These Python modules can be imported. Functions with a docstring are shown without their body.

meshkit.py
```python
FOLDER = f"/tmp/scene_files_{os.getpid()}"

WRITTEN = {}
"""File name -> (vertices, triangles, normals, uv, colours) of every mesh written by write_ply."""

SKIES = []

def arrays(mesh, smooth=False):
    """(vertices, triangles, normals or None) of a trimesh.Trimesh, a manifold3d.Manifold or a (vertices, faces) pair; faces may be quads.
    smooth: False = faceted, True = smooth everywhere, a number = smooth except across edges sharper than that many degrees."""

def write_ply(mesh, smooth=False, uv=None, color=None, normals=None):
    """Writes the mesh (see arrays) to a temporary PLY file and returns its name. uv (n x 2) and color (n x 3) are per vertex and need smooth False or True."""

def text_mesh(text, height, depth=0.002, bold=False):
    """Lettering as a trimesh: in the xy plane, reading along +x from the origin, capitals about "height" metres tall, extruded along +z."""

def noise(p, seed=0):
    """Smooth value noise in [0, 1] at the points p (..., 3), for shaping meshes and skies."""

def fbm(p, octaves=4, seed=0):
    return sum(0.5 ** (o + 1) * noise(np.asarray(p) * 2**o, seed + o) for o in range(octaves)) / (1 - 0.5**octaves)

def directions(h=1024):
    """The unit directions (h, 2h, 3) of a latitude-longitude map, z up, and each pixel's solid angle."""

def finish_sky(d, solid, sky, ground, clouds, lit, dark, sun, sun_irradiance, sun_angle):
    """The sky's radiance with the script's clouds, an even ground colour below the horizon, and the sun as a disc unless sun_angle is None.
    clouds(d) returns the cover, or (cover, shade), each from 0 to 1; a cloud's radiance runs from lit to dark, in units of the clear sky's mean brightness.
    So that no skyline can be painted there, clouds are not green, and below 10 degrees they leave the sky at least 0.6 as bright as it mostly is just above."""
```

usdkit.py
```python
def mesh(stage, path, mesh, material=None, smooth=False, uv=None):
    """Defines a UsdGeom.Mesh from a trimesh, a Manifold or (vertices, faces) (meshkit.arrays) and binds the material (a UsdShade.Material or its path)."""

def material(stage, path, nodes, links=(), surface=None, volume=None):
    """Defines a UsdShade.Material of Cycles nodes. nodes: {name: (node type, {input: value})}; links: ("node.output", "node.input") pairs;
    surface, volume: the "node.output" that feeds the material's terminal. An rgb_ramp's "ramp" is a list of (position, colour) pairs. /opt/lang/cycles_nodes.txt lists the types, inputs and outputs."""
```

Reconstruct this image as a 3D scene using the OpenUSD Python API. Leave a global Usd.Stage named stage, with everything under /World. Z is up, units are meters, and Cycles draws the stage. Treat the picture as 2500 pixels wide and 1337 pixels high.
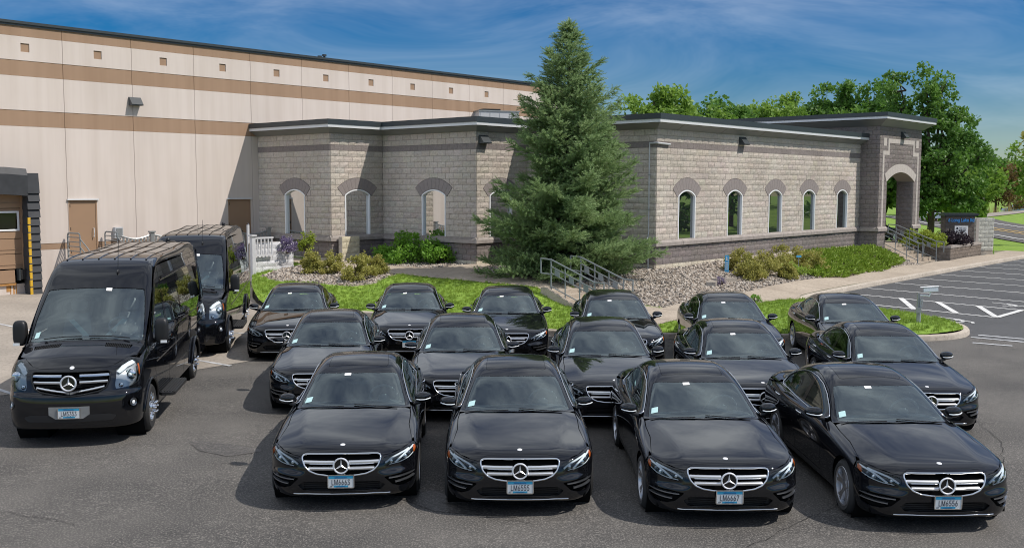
import math, random
import numpy as np, trimesh, shapely
from shapely.geometry import Polygon, box, Point, LineString
from shapely.ops import unary_union
from scipy.interpolate import CubicSpline, PchipInterpolator, RBFInterpolator
from pxr import Usd, UsdGeom, UsdLux, UsdShade, Sdf, Gf, Vt
import usdkit, meshkit

stage = Usd.Stage.CreateInMemory()
UsdGeom.SetStageUpAxis(stage, UsdGeom.Tokens.z)
UsdGeom.SetStageMetersPerUnit(stage, 1.0)
UsdGeom.Xform.Define(stage, '/World')
stage.SetDefaultPrim(stage.GetPrimAtPath('/World'))
UsdGeom.Scope.Define(stage, '/World/Looks')
RNG = np.random.default_rng(7)
pi = math.pi

# ---------------------------------------------------------------- camera, sky, sun, exposure
CAM_H, CAM_PITCH, CAM_ROLL, FOCAL_PX = 3.9025, 0.08575, 0.001445, 2479.5
cam = UsdGeom.Camera.Define(stage, '/World/camera')
cam.CreateHorizontalApertureAttr(36.0)
cam.CreateVerticalApertureAttr(36.0 * 547 / 1024)
cam.CreateFocalLengthAttr(36.0 * FOCAL_PX / 2500)
cam.CreateClippingRangeAttr(Gf.Vec2f(0.1, 3000))
cam.CreateExposureAttr(0.35)
cam.AddTranslateOp().Set(Gf.Vec3d(0, 0, CAM_H))
cam.AddRotateXOp().Set(90 - math.degrees(CAM_PITCH))
cam.AddRotateZOp().Set(math.degrees(CAM_ROLL))

SUN = np.array([0.763, -0.194, 1.0]); SUN /= np.linalg.norm(SUN)
SUN_EL = math.asin(SUN[2]); SUN_ROT = math.atan2(SUN[0], SUN[1])
sun = UsdLux.DistantLight.Define(stage, '/World/sun')
sun.CreateIntensityAttr(0.85)
sun.CreateAngleAttr(0.53)
sun.CreateColorAttr(Gf.Vec3f(1.0, 0.94, 0.87))
sun.CreateNormalizeAttr(True)
_m = Gf.Matrix4d(); _m.SetRotate(Gf.Rotation(Gf.Vec3d(0, 0, 1), Gf.Vec3d(*map(float, SUN))))
sun.AddTransformOp().Set(_m)

dome = UsdLux.DomeLight.Define(stage, '/World/sky')
dome.CreateIntensityAttr(1.0)
# thin cirrus on a flat layer high above (direction / height), thickening upwards as the mirrored hoods and windshields show
sky_m = usdkit.material(stage, '/World/Looks/sky', {
    'tc': ('texture_coordinate', {}),
    'sky': ('sky_texture', {'sky_type': 'single_scattering', 'sun_disc': False, 'sun_elevation': SUN_EL, 'sun_rotation': SUN_ROT,
                            'air_density': 1.0, 'aerosol_density': 0.35, 'ozone_density': 4.0, 'altitude': 600.0}),
    'sep': ('separate_xyz', {}), 'zc': ('math', {'math_type': 'add', 'value2': 0.30}), 'zm': ('math', {'math_type': 'maximum', 'value2': 0.05}),
    'dx': ('math', {'math_type': 'divide'}), 'dy': ('math', {'math_type': 'divide'}), 'pl': ('combine_xyz', {}),
    'map': ('mapping', {'scale': (1.1, 1.9, 1.0), 'rotation': (0.0, 0.0, 0.35)}),
    'n': ('noise_texture', {'scale': 1.5, 'detail': 8.0, 'roughness': 0.60, 'distortion': 0.9}),
    'r': ('rgb_ramp', {'ramp': [(0.33, (0.10,) * 3), (0.51, (0.46,) * 3), (0.69, (0.95,) * 3)]}),
    'el': ('map_range', {'from_min': 0.14, 'from_max': 0.40, 'to_min': 0.12, 'to_max': 1.0, 'clamp': True}),
    'mu': ('math', {'math_type': 'multiply'}),
    'sat': ('hsv', {'hue': 0.510, 'saturation': 1.7, 'value': 0.47, 'fac': 1.0}),
    'mix': ('mix_color', {'b': (8.2, 8.7, 9.2)}),
    'bg': ('background_shader', {'strength': 0.115}),
}, [('tc.generated', 'sky.vector'), ('tc.generated', 'sep.vector'), ('sep.z', 'zm.value1'), ('zm.value', 'zc.value1'), ('sep.x', 'dx.value1'), ('zc.value', 'dx.value2'),
    ('sep.y', 'dy.value1'), ('zc.value', 'dy.value2'), ('dx.value', 'pl.x'), ('dy.value', 'pl.y'), ('pl.vector', 'map.vector'), ('map.vector', 'n.vector'), ('n.fac', 'r.fac'),
    ('sep.z', 'el.value'), ('r.color', 'mu.value1'), ('el.result', 'mu.value2'), ('mu.value', 'mix.fac'), ('sky.color', 'sat.color'), ('sat.color', 'mix.a'), ('mix.result', 'bg.color')], surface='bg.background')
UsdShade.MaterialBindingAPI.Apply(dome.GetPrim()).Bind(sky_m)
dome.GetPrim().SetCustomDataByKey('kind', 'structure')

# ---------------------------------------------------------------- helpers
USED = {}
def child_path(parent, name):
    base = f'{parent}/{name}'
    n = USED.get(base, -1) + 1; USED[base] = n
    return base if n == 0 else f'{base}_{n:03d}'
def meta(prim, label=None, cat=None, group=None, kind=None):
    for k, v in (('label', label), ('category', cat), ('group', group), ('kind', kind)):
        if v: prim.SetCustomDataByKey(k, v)
def arr(mesh):
    v, f, n = meshkit.arrays(mesh, False)
    return np.asarray(v, float), np.asarray(f, int)
def put(path, v, f, mat=None, normals=None, tint=None):
    m = UsdGeom.Mesh.Define(stage, path)
    v = np.asarray(v, np.float32); f = np.asarray(f, np.int32)
    if f.shape[1] == 4: f = np.vstack([f[:, [0, 1, 2]], f[:, [0, 2, 3]]])
    m.CreatePointsAttr(Vt.Vec3fArray.FromNumpy(np.ascontiguousarray(v)))
    m.CreateFaceVertexCountsAttr(Vt.IntArray.FromNumpy(np.full(len(f), 3, np.int32)))
    m.CreateFaceVertexIndicesAttr(Vt.IntArray.FromNumpy(np.ascontiguousarray(f).ravel()))
    m.CreateSubdivisionSchemeAttr('none')
    if normals is not None:
        m.CreateNormalsAttr(Vt.Vec3fArray.FromNumpy(np.ascontiguousarray(normals, np.float32))); m.SetNormalsInterpolation('vertex')
    if tint is not None:
        UsdGeom.PrimvarsAPI(m).CreatePrimvar('tint', Sdf.ValueTypeNames.Color3fArray, 'vertex').Set(Vt.Vec3fArray.FromNumpy(np.ascontiguousarray(tint, np.float32)))
    if mat is not None:
        UsdShade.MaterialBindingAPI.Apply(m.GetPrim()).Bind(mat)
    return m.GetPrim()
def obj(name, mesh, mat, parent='/World', smooth=False, label=None, cat=None, group=None, kind=None, tint=None):
    """One Mesh prim under parent. mesh: trimesh, (v,f) or (v,f,normals)."""
    path = child_path(parent, name)
    if isinstance(mesh, tuple) and len(mesh) == 3:
        p = put(path, mesh[0], mesh[1], mat, mesh[2], tint)
    elif smooth:
        v, f, n = meshkit.arrays(mesh, smooth); p = put(path, v, f, mat, n, tint)
    else:
        v, f = arr(mesh); p = put(path, v, f, mat, None, tint)
    meta(p, label, cat, group, kind)
    return str(p.GetPath())
def thing(name, label, cat, loc=(0, 0, 0), rotz=0.0, group=None, kind=None):
    path = child_path('/World', name)
    x = UsdGeom.Xform.Define(stage, path)
    x.AddTranslateOp().Set(Gf.Vec3d(*map(float, loc)))
    if rotz: x.AddRotateZOp().Set(float(rotz))
    meta(x.GetPrim(), label, cat, group, kind)
    return path
def ref_copy(name, proto, label, cat, loc, rotz, group=None, instance=True, tilt=None):
    path = thing(name, label, cat, loc, 0, group)
    p = stage.GetPrimAtPath(path)
    x = UsdGeom.Xformable(p)
    if tilt is not None:
        x.AddRotateXYZOp().Set(Gf.Vec3f(math.degrees(tilt[1]), -math.degrees(tilt[0]), 0))
    if rotz: x.AddRotateZOp().Set(float(rotz))
    p.GetReferences().AddInternalReference(Sdf.Path(proto))
    if instance: p.SetInstanceable(True)
    return path
class MB:
    """Collects pieces into one mesh."""
    def __init__(s): s.v = []; s.f = []; s.n = 0; s.t = []
    def add(s, v, f, tint=None):
        v = np.asarray(v, float); f = np.asarray(f, int)
        if f.shape[1] == 4: f = np.vstack([f[:, [0, 1, 2]], f[:, [0, 2, 3]]])
        s.v.append(v); s.f.append(f + s.n); s.n += len(v)
        if tint is not None: s.t.append(np.tile(tint, (len(v), 1)))
        return s
    def m(s, mesh, tint=None): return s.add(*arr(mesh), tint)
    def box(s, lo, hi, R=None, at=None):
        return s.m(bx(lo, hi, R, at))
    def tube(s, pts, r, sides=8, cap=True): v, f = tube(pts, r, sides, cap); return s.add(v, f)
    def out(s): return np.vstack(s.v), np.vstack(s.f)
    def tint(s): return np.vstack(s.t)
def bx(lo, hi, R=None, at=None):
    lo, hi = np.array(lo, float), np.array(hi, float)
    m = trimesh.creation.box(hi - lo); m.apply_translation((lo + hi) / 2)
    if R is not None:
        T = np.eye(4); T[:3, :3] = R; m.apply_transform(T)
    if at is not None: m.apply_translation(at)
    return m
def tube(points, radius, sides=8, cap=True, closed=False):
    p = np.asarray(points, float); n = len(p)
    if closed: t = np.roll(p, -1, 0) - np.roll(p, 1, 0)
    else: t = np.gradient(p, axis=0)
    t /= np.linalg.norm(t, axis=1, keepdims=True) + 1e-12
    up = np.where(np.abs(t[:, 2:]) < 0.9, [0, 0, 1.0], [1.0, 0, 0])
    a = np.cross(t, up); a /= np.linalg.norm(a, axis=1, keepdims=True) + 1e-12
    for i in range(1, n):
        if a[i] @ a[i - 1] < 0: a[i] = -a[i]
    b = np.cross(t, a); ang = np.arange(sides) * 2 * pi / sides
    r = np.broadcast_to(radius, (n,))[:, None, None]
    v = p[:, None] + r * (np.cos(ang)[None, :, None] * a[:, None] + np.sin(ang)[None, :, None] * b[:, None])
    m = n if closed else n - 1
    i, j = np.meshgrid(np.arange(m), np.arange(sides), indexing='ij'); i2 = (i + 1) % n
    q = np.stack([i * sides + j, i2 * sides + j, i2 * sides + (j + 1) % sides, i * sides + (j + 1) % sides], -1).reshape(-1, 4)
    f = np.vstack([q[:, [0, 1, 2]], q[:, [0, 2, 3]]]); v = v.reshape(-1, 3)
    if cap and not closed:
        k = len(v); v = np.vstack([v, p[0], p[-1]]); e = (n - 1) * sides
        f = np.vstack([f, [[k, i, (i + 1) % sides] for i in range(sides)], [[k + 1, e + (i + 1) % sides, e + i] for i in range(sides)]])
    return v, f
def lathe(profile, axis='y', segs=32):
    """profile: (r, h) pairs; revolved about axis."""
    pr = np.asarray(profile, float); a = np.arange(segs) * 2 * pi / segs
    r, h = pr[:, 0], pr[:, 1]
    c, s = np.cos(a), np.sin(a)
    X = r[:, None] * c; Z = r[:, None] * s; H = np.broadcast_to(h[:, None], X.shape)
    v = np.stack({'y': (X, H, Z), 'z': (X, Z, H), 'x': (H, X, Z)}[axis], -1).reshape(-1, 3)
    n = len(pr); i, j = np.meshgrid(np.arange(n - 1), np.arange(segs), indexing='ij')
    q = np.stack([i * segs + j, (i + 1) * segs + j, (i + 1) * segs + (j + 1) % segs, i * segs + (j + 1) % segs], -1).reshape(-1, 4)
    return v, np.vstack([q[:, [0, 1, 2]], q[:, [0, 2, 3]]])
def tri(poly):
    """triangulates a shapely polygon: (2-D vertices, faces)."""
    v, f = trimesh.creation.triangulate_polygon(poly, engine='earcut')
    return np.asarray(v), np.asarray(f)
def polys(g):
    return [p for p in getattr(g, 'geoms', [g]) if isinstance(p, Polygon) and p.area > 1e-8]
def grid_clip(poly, sx, sy=None):
    """A polygon cut by a regular grid into small cells: (2-D vertices, faces), its outline exact."""
    sy = sy or sx
    x0, y0, x1, y1 = poly.bounds
    nx, ny = max(1, math.ceil((x1 - x0) / sx)), max(1, math.ceil((y1 - y0) / sy))
    X, Y = np.linspace(x0, x1, nx + 1), np.linspace(y0, y1, ny + 1)
    shapely.prepare(poly)
    I, J = np.meshgrid(np.arange(nx), np.arange(ny), indexing='ij'); I, J = I.ravel(), J.ravel()
    cells = shapely.box(X[I], Y[J], X[I + 1], Y[J + 1])
    inside = shapely.contains_properly(poly, cells)
    cross = shapely.intersects(poly, cells) & ~inside
    V = [np.stack(np.meshgrid(X, Y, indexing='ij'), -1).reshape(-1, 2)]; F = []
    i, j = I[inside], J[inside]; k = ny + 1
    F.append(np.stack([i * k + j, (i + 1) * k + j, (i + 1) * k + j + 1], -1)); F.append(np.stack([i * k + j, (i + 1) * k + j + 1, i * k + j + 1], -1))
    n = len(V[0])
    for g in shapely.intersection(poly, cells[cross]):
        for p in polys(g):
            v, f = tri(p)
            if len(f): V.append(v); F.append(f + n); n += len(v)
    V = np.vstack(V); F = np.vstack(F).astype(int)
    key = np.round(V, 6); u, first, inv = np.unique(key, axis=0, return_index=True, return_inverse=True)
    F = inv.ravel()[F]; F = F[(F[:, 0] != F[:, 1]) & (F[:, 1] != F[:, 2]) & (F[:, 0] != F[:, 2])]
    V = V[first]
    a = V[F]; area = (a[:, 1, 0] - a[:, 0, 0]) * (a[:, 2, 1] - a[:, 0, 1]) - (a[:, 2, 0] - a[:, 0, 0]) * (a[:, 1, 1] - a[:, 0, 1])
    F[area < 0] = F[area < 0][:, ::-1]
    use = np.unique(F); re = np.full(len(V), -1); re[use] = np.arange(len(use))
    return V[use], re[F]
def smoothstep(a, b, x):
    t = np.clip((x - a) / (b - a), 0, 1); return t * t * (3 - 2 * t)
def rot_to(d):
    """rotation whose z axis is d."""
    d = np.asarray(d, float) / np.linalg.norm(d)
    a = np.cross(d, [0, 0, 1.0] if abs(d[2]) < 0.95 else [1.0, 0, 0]); a /= np.linalg.norm(a)
    return np.stack([a, np.cross(d, a), d], 1)
def instancer(name, protos, mats, pos, quat, scale, idx, parent='/World', label=None, cat=None, kind=None):
    path = child_path(parent, name)
    pim = UsdGeom.PointInstancer.Define(stage, path)
    for i, (v, f) in enumerate(protos):
        q = f'{path}/proto_{i}'
        put(q, v, f, mats[i % len(mats)]); pim.CreatePrototypesRel().AddTarget(q)
    pim.CreatePositionsAttr(Vt.Vec3fArray.FromNumpy(np.asarray(pos, np.float32)))
    pim.CreateProtoIndicesAttr(Vt.IntArray.FromNumpy(np.asarray(idx, np.int32)))
    pim.CreateScalesAttr(Vt.Vec3fArray.FromNumpy(np.asarray(scale, np.float32)))
    pim.CreateOrientationsAttr(Vt.QuathArray([Gf.Quath(float(q[0]), float(q[1]), float(q[2]), float(q[3])) for q in quat]))
    meta(pim.GetPrim(), label, cat, None, kind)
    return path

# ---------------------------------------------------------------- materials
def mat(name, color, rough=0.6, metal=0.0, spec=0.5, coat=0.0, noise=None, bump=None, extra=None):
    """Principled; noise = (scale, amount[, detail]) varies the colour, bump = (scale, distance) gives relief."""
    n = {'p': ('principled_bsdf', {'base_color': color, 'roughness': rough, 'metallic': metal, 'specular_ior_level': spec, 'coat_weight': coat, 'coat_roughness': 0.03, **(extra or {})}),
         'g': ('geometry', {})}
    l = []
    if noise:
        c = np.array(color); a = noise[1]
        n['n'] = ('noise_texture', {'scale': noise[0], 'detail': noise[2] if len(noise) > 2 else 5.0, 'roughness': 0.65})
        n['r'] = ('rgb_ramp', {'ramp': [(0.28, tuple(c * (1 - a))), (0.72, tuple(np.minimum(c * (1 + a), 1)))]})
        l += [('g.position', 'n.vector'), ('n.fac', 'r.fac'), ('r.color', 'p.base_color')]
    if bump:
        n['bn'] = ('noise_texture', {'scale': bump[0], 'detail': 4.0})
        n['b'] = ('bump', {'strength': 0.8, 'distance': bump[1]})
        l += [('g.position', 'bn.vector'), ('bn.fac', 'b.height'), ('b.normal', 'p.normal')]
    return usdkit.material(stage, f'/World/Looks/{name}', n, l, surface='p.BSDF')
def two_noise(name, c1, c2, c3, big, small, rough=0.85, bumpd=0.004, bump_scale=None):
    """Large patches from c1 to c2, fine speckle towards c3."""
    return usdkit.material(stage, f'/World/Looks/{name}', {
        'g': ('geometry', {}), 'n1': ('noise_texture', {'scale': big, 'detail': 6.0, 'roughness': 0.6}),
        'r1': ('rgb_ramp', {'ramp': [(0.32, c1), (0.68, c2)]}),
        'n2': ('noise_texture', {'scale': small, 'detail': 3.0, 'roughness': 0.7}),
        'r2': ('rgb_ramp', {'ramp': [(0.50, (0.0,) * 3), (0.72, (1.0,) * 3)]}),
        'mx': ('mix_color', {'b': c3}),
        'bn': ('noise_texture', {'scale': bump_scale or small, 'detail': 4.0}), 'b': ('bump', {'strength': 0.9, 'distance': bumpd}),
        'p': ('principled_bsdf', {'roughness': rough, 'specular_ior_level': 0.35}),
    }, [('g.position', 'n1.vector'), ('g.position', 'n2.vector'), ('g.position', 'bn.vector'), ('n1.fac', 'r1.fac'), ('n2.fac', 'r2.fac'),
        ('r2.color', 'mx.fac'), ('r1.color', 'mx.a'), ('mx.result', 'p.base_color'), ('bn.fac', 'b.height'), ('b.normal', 'p.normal')], surface='p.BSDF')
def pane(name, tint, refl=1.0, ior=1.5, body=None):
    """Thin glass: clear (tinted) and reflecting by Fresnel. body: (colour, share) of an opaque film."""
    n = {'t': ('transparent_bsdf', {'color': tint}), 'g': ('glossy_bsdf', {'color': (refl * .88, refl, refl), 'roughness': 0.0}), 'f': ('fresnel', {'IOR': ior}),
         'm': ('mix_closure', {})}
    l = [('f.fac', 'm.fac'), ('t.BSDF', 'm.closure1'), ('g.BSDF', 'm.closure2')]
    return usdkit.material(stage, f'/World/Looks/{name}', n, l, surface='m.closure')
def leaf_mat(name, c1, c2, scale=1.2, trans=0.42, rough=0.5):
    return usdkit.material(stage, f'/World/Looks/{name}', {
        'g': ('geometry', {}), 'n': ('noise_texture', {'scale': scale, 'detail': 3.0}),
        'r': ('rgb_ramp', {'ramp': [(0.3, c1), (0.7, c2)]}),
        'i': ('rgb_ramp', {'ramp': [(0.0, (0.72,) * 3), (1.0, (1.28,) * 3)]}), 'mx': ('mix_color', {'blend_type': 'multiply', 'fac': 1.0}),
        'p': ('principled_bsdf', {'roughness': rough, 'specular_ior_level': 0.35}), 't': ('translucent_bsdf', {}), 'm': ('mix_closure', {'fac': trans}),
    }, [('g.position', 'n.vector'), ('n.fac', 'r.fac'), ('g.random_per_island', 'i.fac'), ('r.color', 'mx.a'), ('i.color', 'mx.b'),
        ('mx.result', 'p.base_color'), ('mx.result', 't.color'), ('p.BSDF', 'm.closure1'), ('t.BSDF', 'm.closure2')], surface='m.closure')
M = {}
M['asphalt'] = two_noise('asphalt', (0.043, 0.0415, 0.040), (0.112, 0.105, 0.096), (0.28, 0.26, 0.235), 0.42, 46.0, 0.8, 0.010, 60.0)
M['asphalt_new'] = two_noise('asphalt_new', (0.050, 0.051, 0.053), (0.078, 0.078, 0.080), (0.16, 0.16, 0.16), 0.5, 45.0, 0.75, 0.006, 60.0)
M['concrete'] = two_noise('concrete', (0.27, 0.24, 0.205), (0.38, 0.335, 0.285), (0.19, 0.17, 0.145), 0.5, 14.0, 0.9, 0.003)
M['walk'] = two_noise('walk', (0.34, 0.285, 0.225), (0.44, 0.375, 0.30), (0.24, 0.20, 0.155), 0.8, 12.0, 0.9, 0.003)
M['kerb'] = two_noise('kerb', (0.40, 0.35, 0.29), (0.52, 0.46, 0.39), (0.28, 0.24, 0.19), 1.2, 12.0, 0.9, 0.003)
M['line'] = mat('line_paint', (0.60, 0.60, 0.585), 0.7, noise=(6.0, 0.35, 9.0))
M['line_worn'] = mat('line_worn', (0.45, 0.46, 0.47), 0.7, noise=(7.0, 0.5, 8.0))
M['line_yellow'] = mat('line_yellow', (0.62, 0.40, 0.10), 0.7)
M['soil'] = mat('soil', (0.09, 0.065, 0.045), 0.95, noise=(6.0, 0.4))
M['turf'] = two_noise('turf', (0.15, 0.25, 0.03), (0.23, 0.35, 0.045), (0.08, 0.15, 0.02), 0.9, 9.0, 0.9, 0.02)
M['grass'] = leaf_mat('grass_blades', (0.26, 0.40, 0.05), (0.40, 0.55, 0.08), 0.8, 0.4)
M['rock_sheet'] = two_noise('rock_sheet', (0.30, 0.25, 0.20), (0.42, 0.37, 0.31), (0.06, 0.05, 0.04), 3.0, 16.0, 0.9, 0.03)
for i, c in enumerate(((0.37, 0.32, 0.27), (0.48, 0.43, 0.37), (0.25, 0.20, 0.155), (0.10, 0.088, 0.078))):
    M[f'rock{i}'] = mat(f'rock_{"abcd"[i]}', c, 0.85, noise=(9.0, 0.18))
def streaked(name, c, amt):
    c = np.array(c)
    return usdkit.material(stage, f'/World/Looks/{name}', {
        'g': ('geometry', {}), 'm': ('mapping', {'scale': (2.6, 2.6, 0.16)}), 'n1': ('noise_texture', {'scale': 1.0, 'detail': 6.0, 'roughness': 0.6}), 'r1': ('rgb_ramp', {'ramp': [(0.30, tuple(c * (1 - amt) * (1, .985, .965))), (0.62, tuple(c))]}),
        'n2': ('noise_texture', {'scale': 0.28, 'detail': 5.0}), 'r2': ('rgb_ramp', {'ramp': [(0.3, (0.94, 0.935, 0.925)), (0.7, (1.04,) * 3)]}), 'mx': ('mix_color', {'blend_type': 'multiply', 'fac': 1.0}),
        'bn': ('noise_texture', {'scale': 40.0, 'detail': 4.0}), 'b': ('bump', {'strength': 0.7, 'distance': 0.003}), 'p': ('principled_bsdf', {'roughness': 0.85, 'specular_ior_level': 0.3}),
    }, [('g.position', 'm.vector'), ('m.vector', 'n1.vector'), ('g.position', 'n2.vector'), ('g.position', 'bn.vector'), ('n1.fac', 'r1.fac'), ('n2.fac', 'r2.fac'), ('r1.color', 'mx.a'), ('r2.color', 'mx.b'), ('mx.result', 'p.base_color'), ('bn.fac', 'b.height'), ('b.normal', 'p.normal')], surface='p.BSDF')
M['tan'] = streaked('wall_cream_aged', (0.61, 0.54, 0.49), 0.10)
M['brown'] = streaked('wall_brown_aged', (0.335, 0.225, 0.15), 0.12)
M['seam'] = mat('seam', (0.22, 0.18, 0.15), 0.9)
M['door_brown'] = mat('door_brown', (0.30, 0.19, 0.115), 0.55, noise=(1.0, 0.05))
M['trim_metal'] = mat('coping_metal', (0.035, 0.042, 0.045), 0.4)
M['cove'] = mat('cove_metal', (0.17, 0.17, 0.155), 0.5, noise=(0.6, 0.05))
M['white_strip'] = mat('white_strip', (0.62, 0.63, 0.64), 0.45)
M['mortar'] = mat('mortar', (0.29, 0.26, 0.23), 0.95)
M['roof'] = mat('roof_gravel', (0.16, 0.155, 0.15), 0.95, noise=(8.0, 0.3))
M['block'] = usdkit.material(stage, '/World/Looks/block', {
    'g': ('geometry', {}), 'a': ('attribute', {'attribute': 'tint'}), 'n': ('noise_texture', {'scale': 16.0, 'detail': 6.0, 'roughness': 0.7}),
    'r': ('rgb_ramp', {'ramp': [(0.25, (0.74,) * 3), (0.75, (1.2,) * 3)]}), 'mx': ('mix_color', {'blend_type': 'multiply', 'fac': 1.0}),
    'n3': ('noise_texture', {'scale': 0.5, 'detail': 4.0}), 'r3': ('rgb_ramp', {'ramp': [(0.3, (0.85, 0.84, 0.82)), (0.7, (1.09,) * 3)]}), 'mx2': ('mix_color', {'blend_type': 'multiply', 'fac': 1.0}),
    'bn': ('noise_texture', {'scale': 26.0, 'detail': 5.0, 'roughness': 0.65}), 'b': ('bump', {'strength': 1.0, 'distance': 0.022}),
    'p': ('principled_bsdf', {'roughness': 0.92, 'specular_ior_level': 0.25}),
}, [('g.position', 'n.vector'), ('g.position', 'bn.vector'), ('g.position', 'n3.vector'), ('n.fac', 'r.fac'), ('n3.fac', 'r3.fac'), ('a.color', 'mx.a'), ('r.color', 'mx.b'),
    ('mx.result', 'mx2.a'), ('r3.color', 'mx2.b'), ('mx2.result', 'p.base_color'), ('bn.fac', 'b.height'), ('b.normal', 'p.normal')], surface='p.BSDF')
M['smooth_block'] = mat('smooth_block', (0.235, 0.205, 0.195), 0.9, noise=(12.0, 0.10), bump=(60.0, 0.002))
M['pale_stone'] = mat('pale_stone', (0.44, 0.40, 0.36), 0.9, noise=(10.0, 0.08), bump=(60.0, 0.002))
M['sill_stone'] = mat('sill_stone', (0.30, 0.265, 0.24), 0.9, noise=(5.0, 0.22), bump=(30.0, 0.004))
M['window_white'] = mat('window_white', (0.78, 0.79, 0.80), 0.4)
M['mirror_glass'] = usdkit.material(stage, '/World/Looks/mirror_glass', {
    'd': ('diffuse_bsdf', {'color': (0.01, 0.011, 0.012)}), 'g': ('glossy_bsdf', {'color': (0.74, 0.78, 0.76), 'roughness': 0.0}), 'f': ('fresnel', {'IOR': 4.2}), 'm': ('mix_closure', {})},
    [('f.fac', 'm.fac'), ('d.BSDF', 'm.closure1'), ('g.BSDF', 'm.closure2')], surface='m.closure')
M['mirror_glass_coated'] = usdkit.material(stage, '/World/Looks/mirror_glass_coated', {
    'd': ('diffuse_bsdf', {'color': (0.01, 0.011, 0.012)}), 'g': ('glossy_bsdf', {'color': (0.90, 0.91, 0.90), 'roughness': 0.0}), 'f': ('fresnel', {'IOR': 14.0}), 'm': ('mix_closure', {})},
    [('f.fac', 'm.fac'), ('d.BSDF', 'm.closure1'), ('g.BSDF', 'm.closure2')], surface='m.closure')
M['paint'] = mat('black_paint', (0.003, 0.0032, 0.004), 0.4, spec=0.0, coat=1.0, extra={'coat_ior': 1.62, 'coat_roughness': 0.0})
M['gloss_black'] = mat('gloss_black', (0.006, 0.006, 0.006), 0.08)
M['black_plastic'] = mat('black_plastic', (0.012, 0.012, 0.013), 0.45)
M['dark'] = mat('dark_inner', (0.004, 0.004, 0.004), 0.9, spec=0.1)
M['rubber'] = mat('rubber', (0.016, 0.016, 0.016), 0.75)
M['chrome'] = mat('chrome', (0.78, 0.79, 0.80), 0.06, metal=1.0)
M['star'] = mat('star_chrome', (0.92, 0.92, 0.93), 0.42, metal=1.0)
M['louvre_chrome'] = mat('louvre_chrome', (0.86, 0.87, 0.88), 0.3, metal=1.0)
M['blade'] = mat('satin_blade', (0.30, 0.31, 0.33), 0.25, metal=0.9)
M['lamp_white'] = mat('lamp_white', (0.62, 0.66, 0.70), 0.25, metal=0.3)
M['bright_alloy'] = mat('bright_alloy', (0.70, 0.72, 0.75), 0.2, metal=1.0)
M['silver'] = mat('silver_alloy', (0.62, 0.63, 0.66), 0.3, metal=1.0)
M['windshield'] = pane('windshield_glass', (0.72, 0.84, 0.84), 1.0, 2.5)
M['side_glass'] = pane('side_glass', (0.14, 0.16, 0.16), 1.0, 1.7)
M['lens'] = pane('lens_glass', (0.9, 0.93, 0.95), 1.0, 1.4)
M['led'] = mat('led_white', (0.75, 0.78, 0.8), 0.2)
M['lamp_inner'] = mat('lamp_inner', (0.16, 0.17, 0.18), 0.15, metal=0.9)
M['amber'] = mat('amber', (0.42, 0.09, 0.012), 0.2)
M['interior'] = mat('interior_grey', (0.34, 0.37, 0.38), 0.6)
M['dash'] = mat('dash', (0.34, 0.38, 0.39), 0.6)
M['seat'] = mat('seat', (0.03, 0.03, 0.032), 0.6)
M['sticker'] = mat('sticker_teal', (0.45, 0.66, 0.66), 0.4)
M['white'] = mat('white_plain', (0.8, 0.8, 0.8), 0.5)
M['plate_white'] = mat('plate_white', (0.62, 0.66, 0.68), 0.35)
M['plate_blue'] = mat('plate_blue', (0.03, 0.30, 0.50), 0.35)
M['ink'] = mat('ink', (0.01, 0.012, 0.02), 0.4)
M['ink_blue'] = mat('ink_blue', (0.02, 0.10, 0.30), 0.4)
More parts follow.
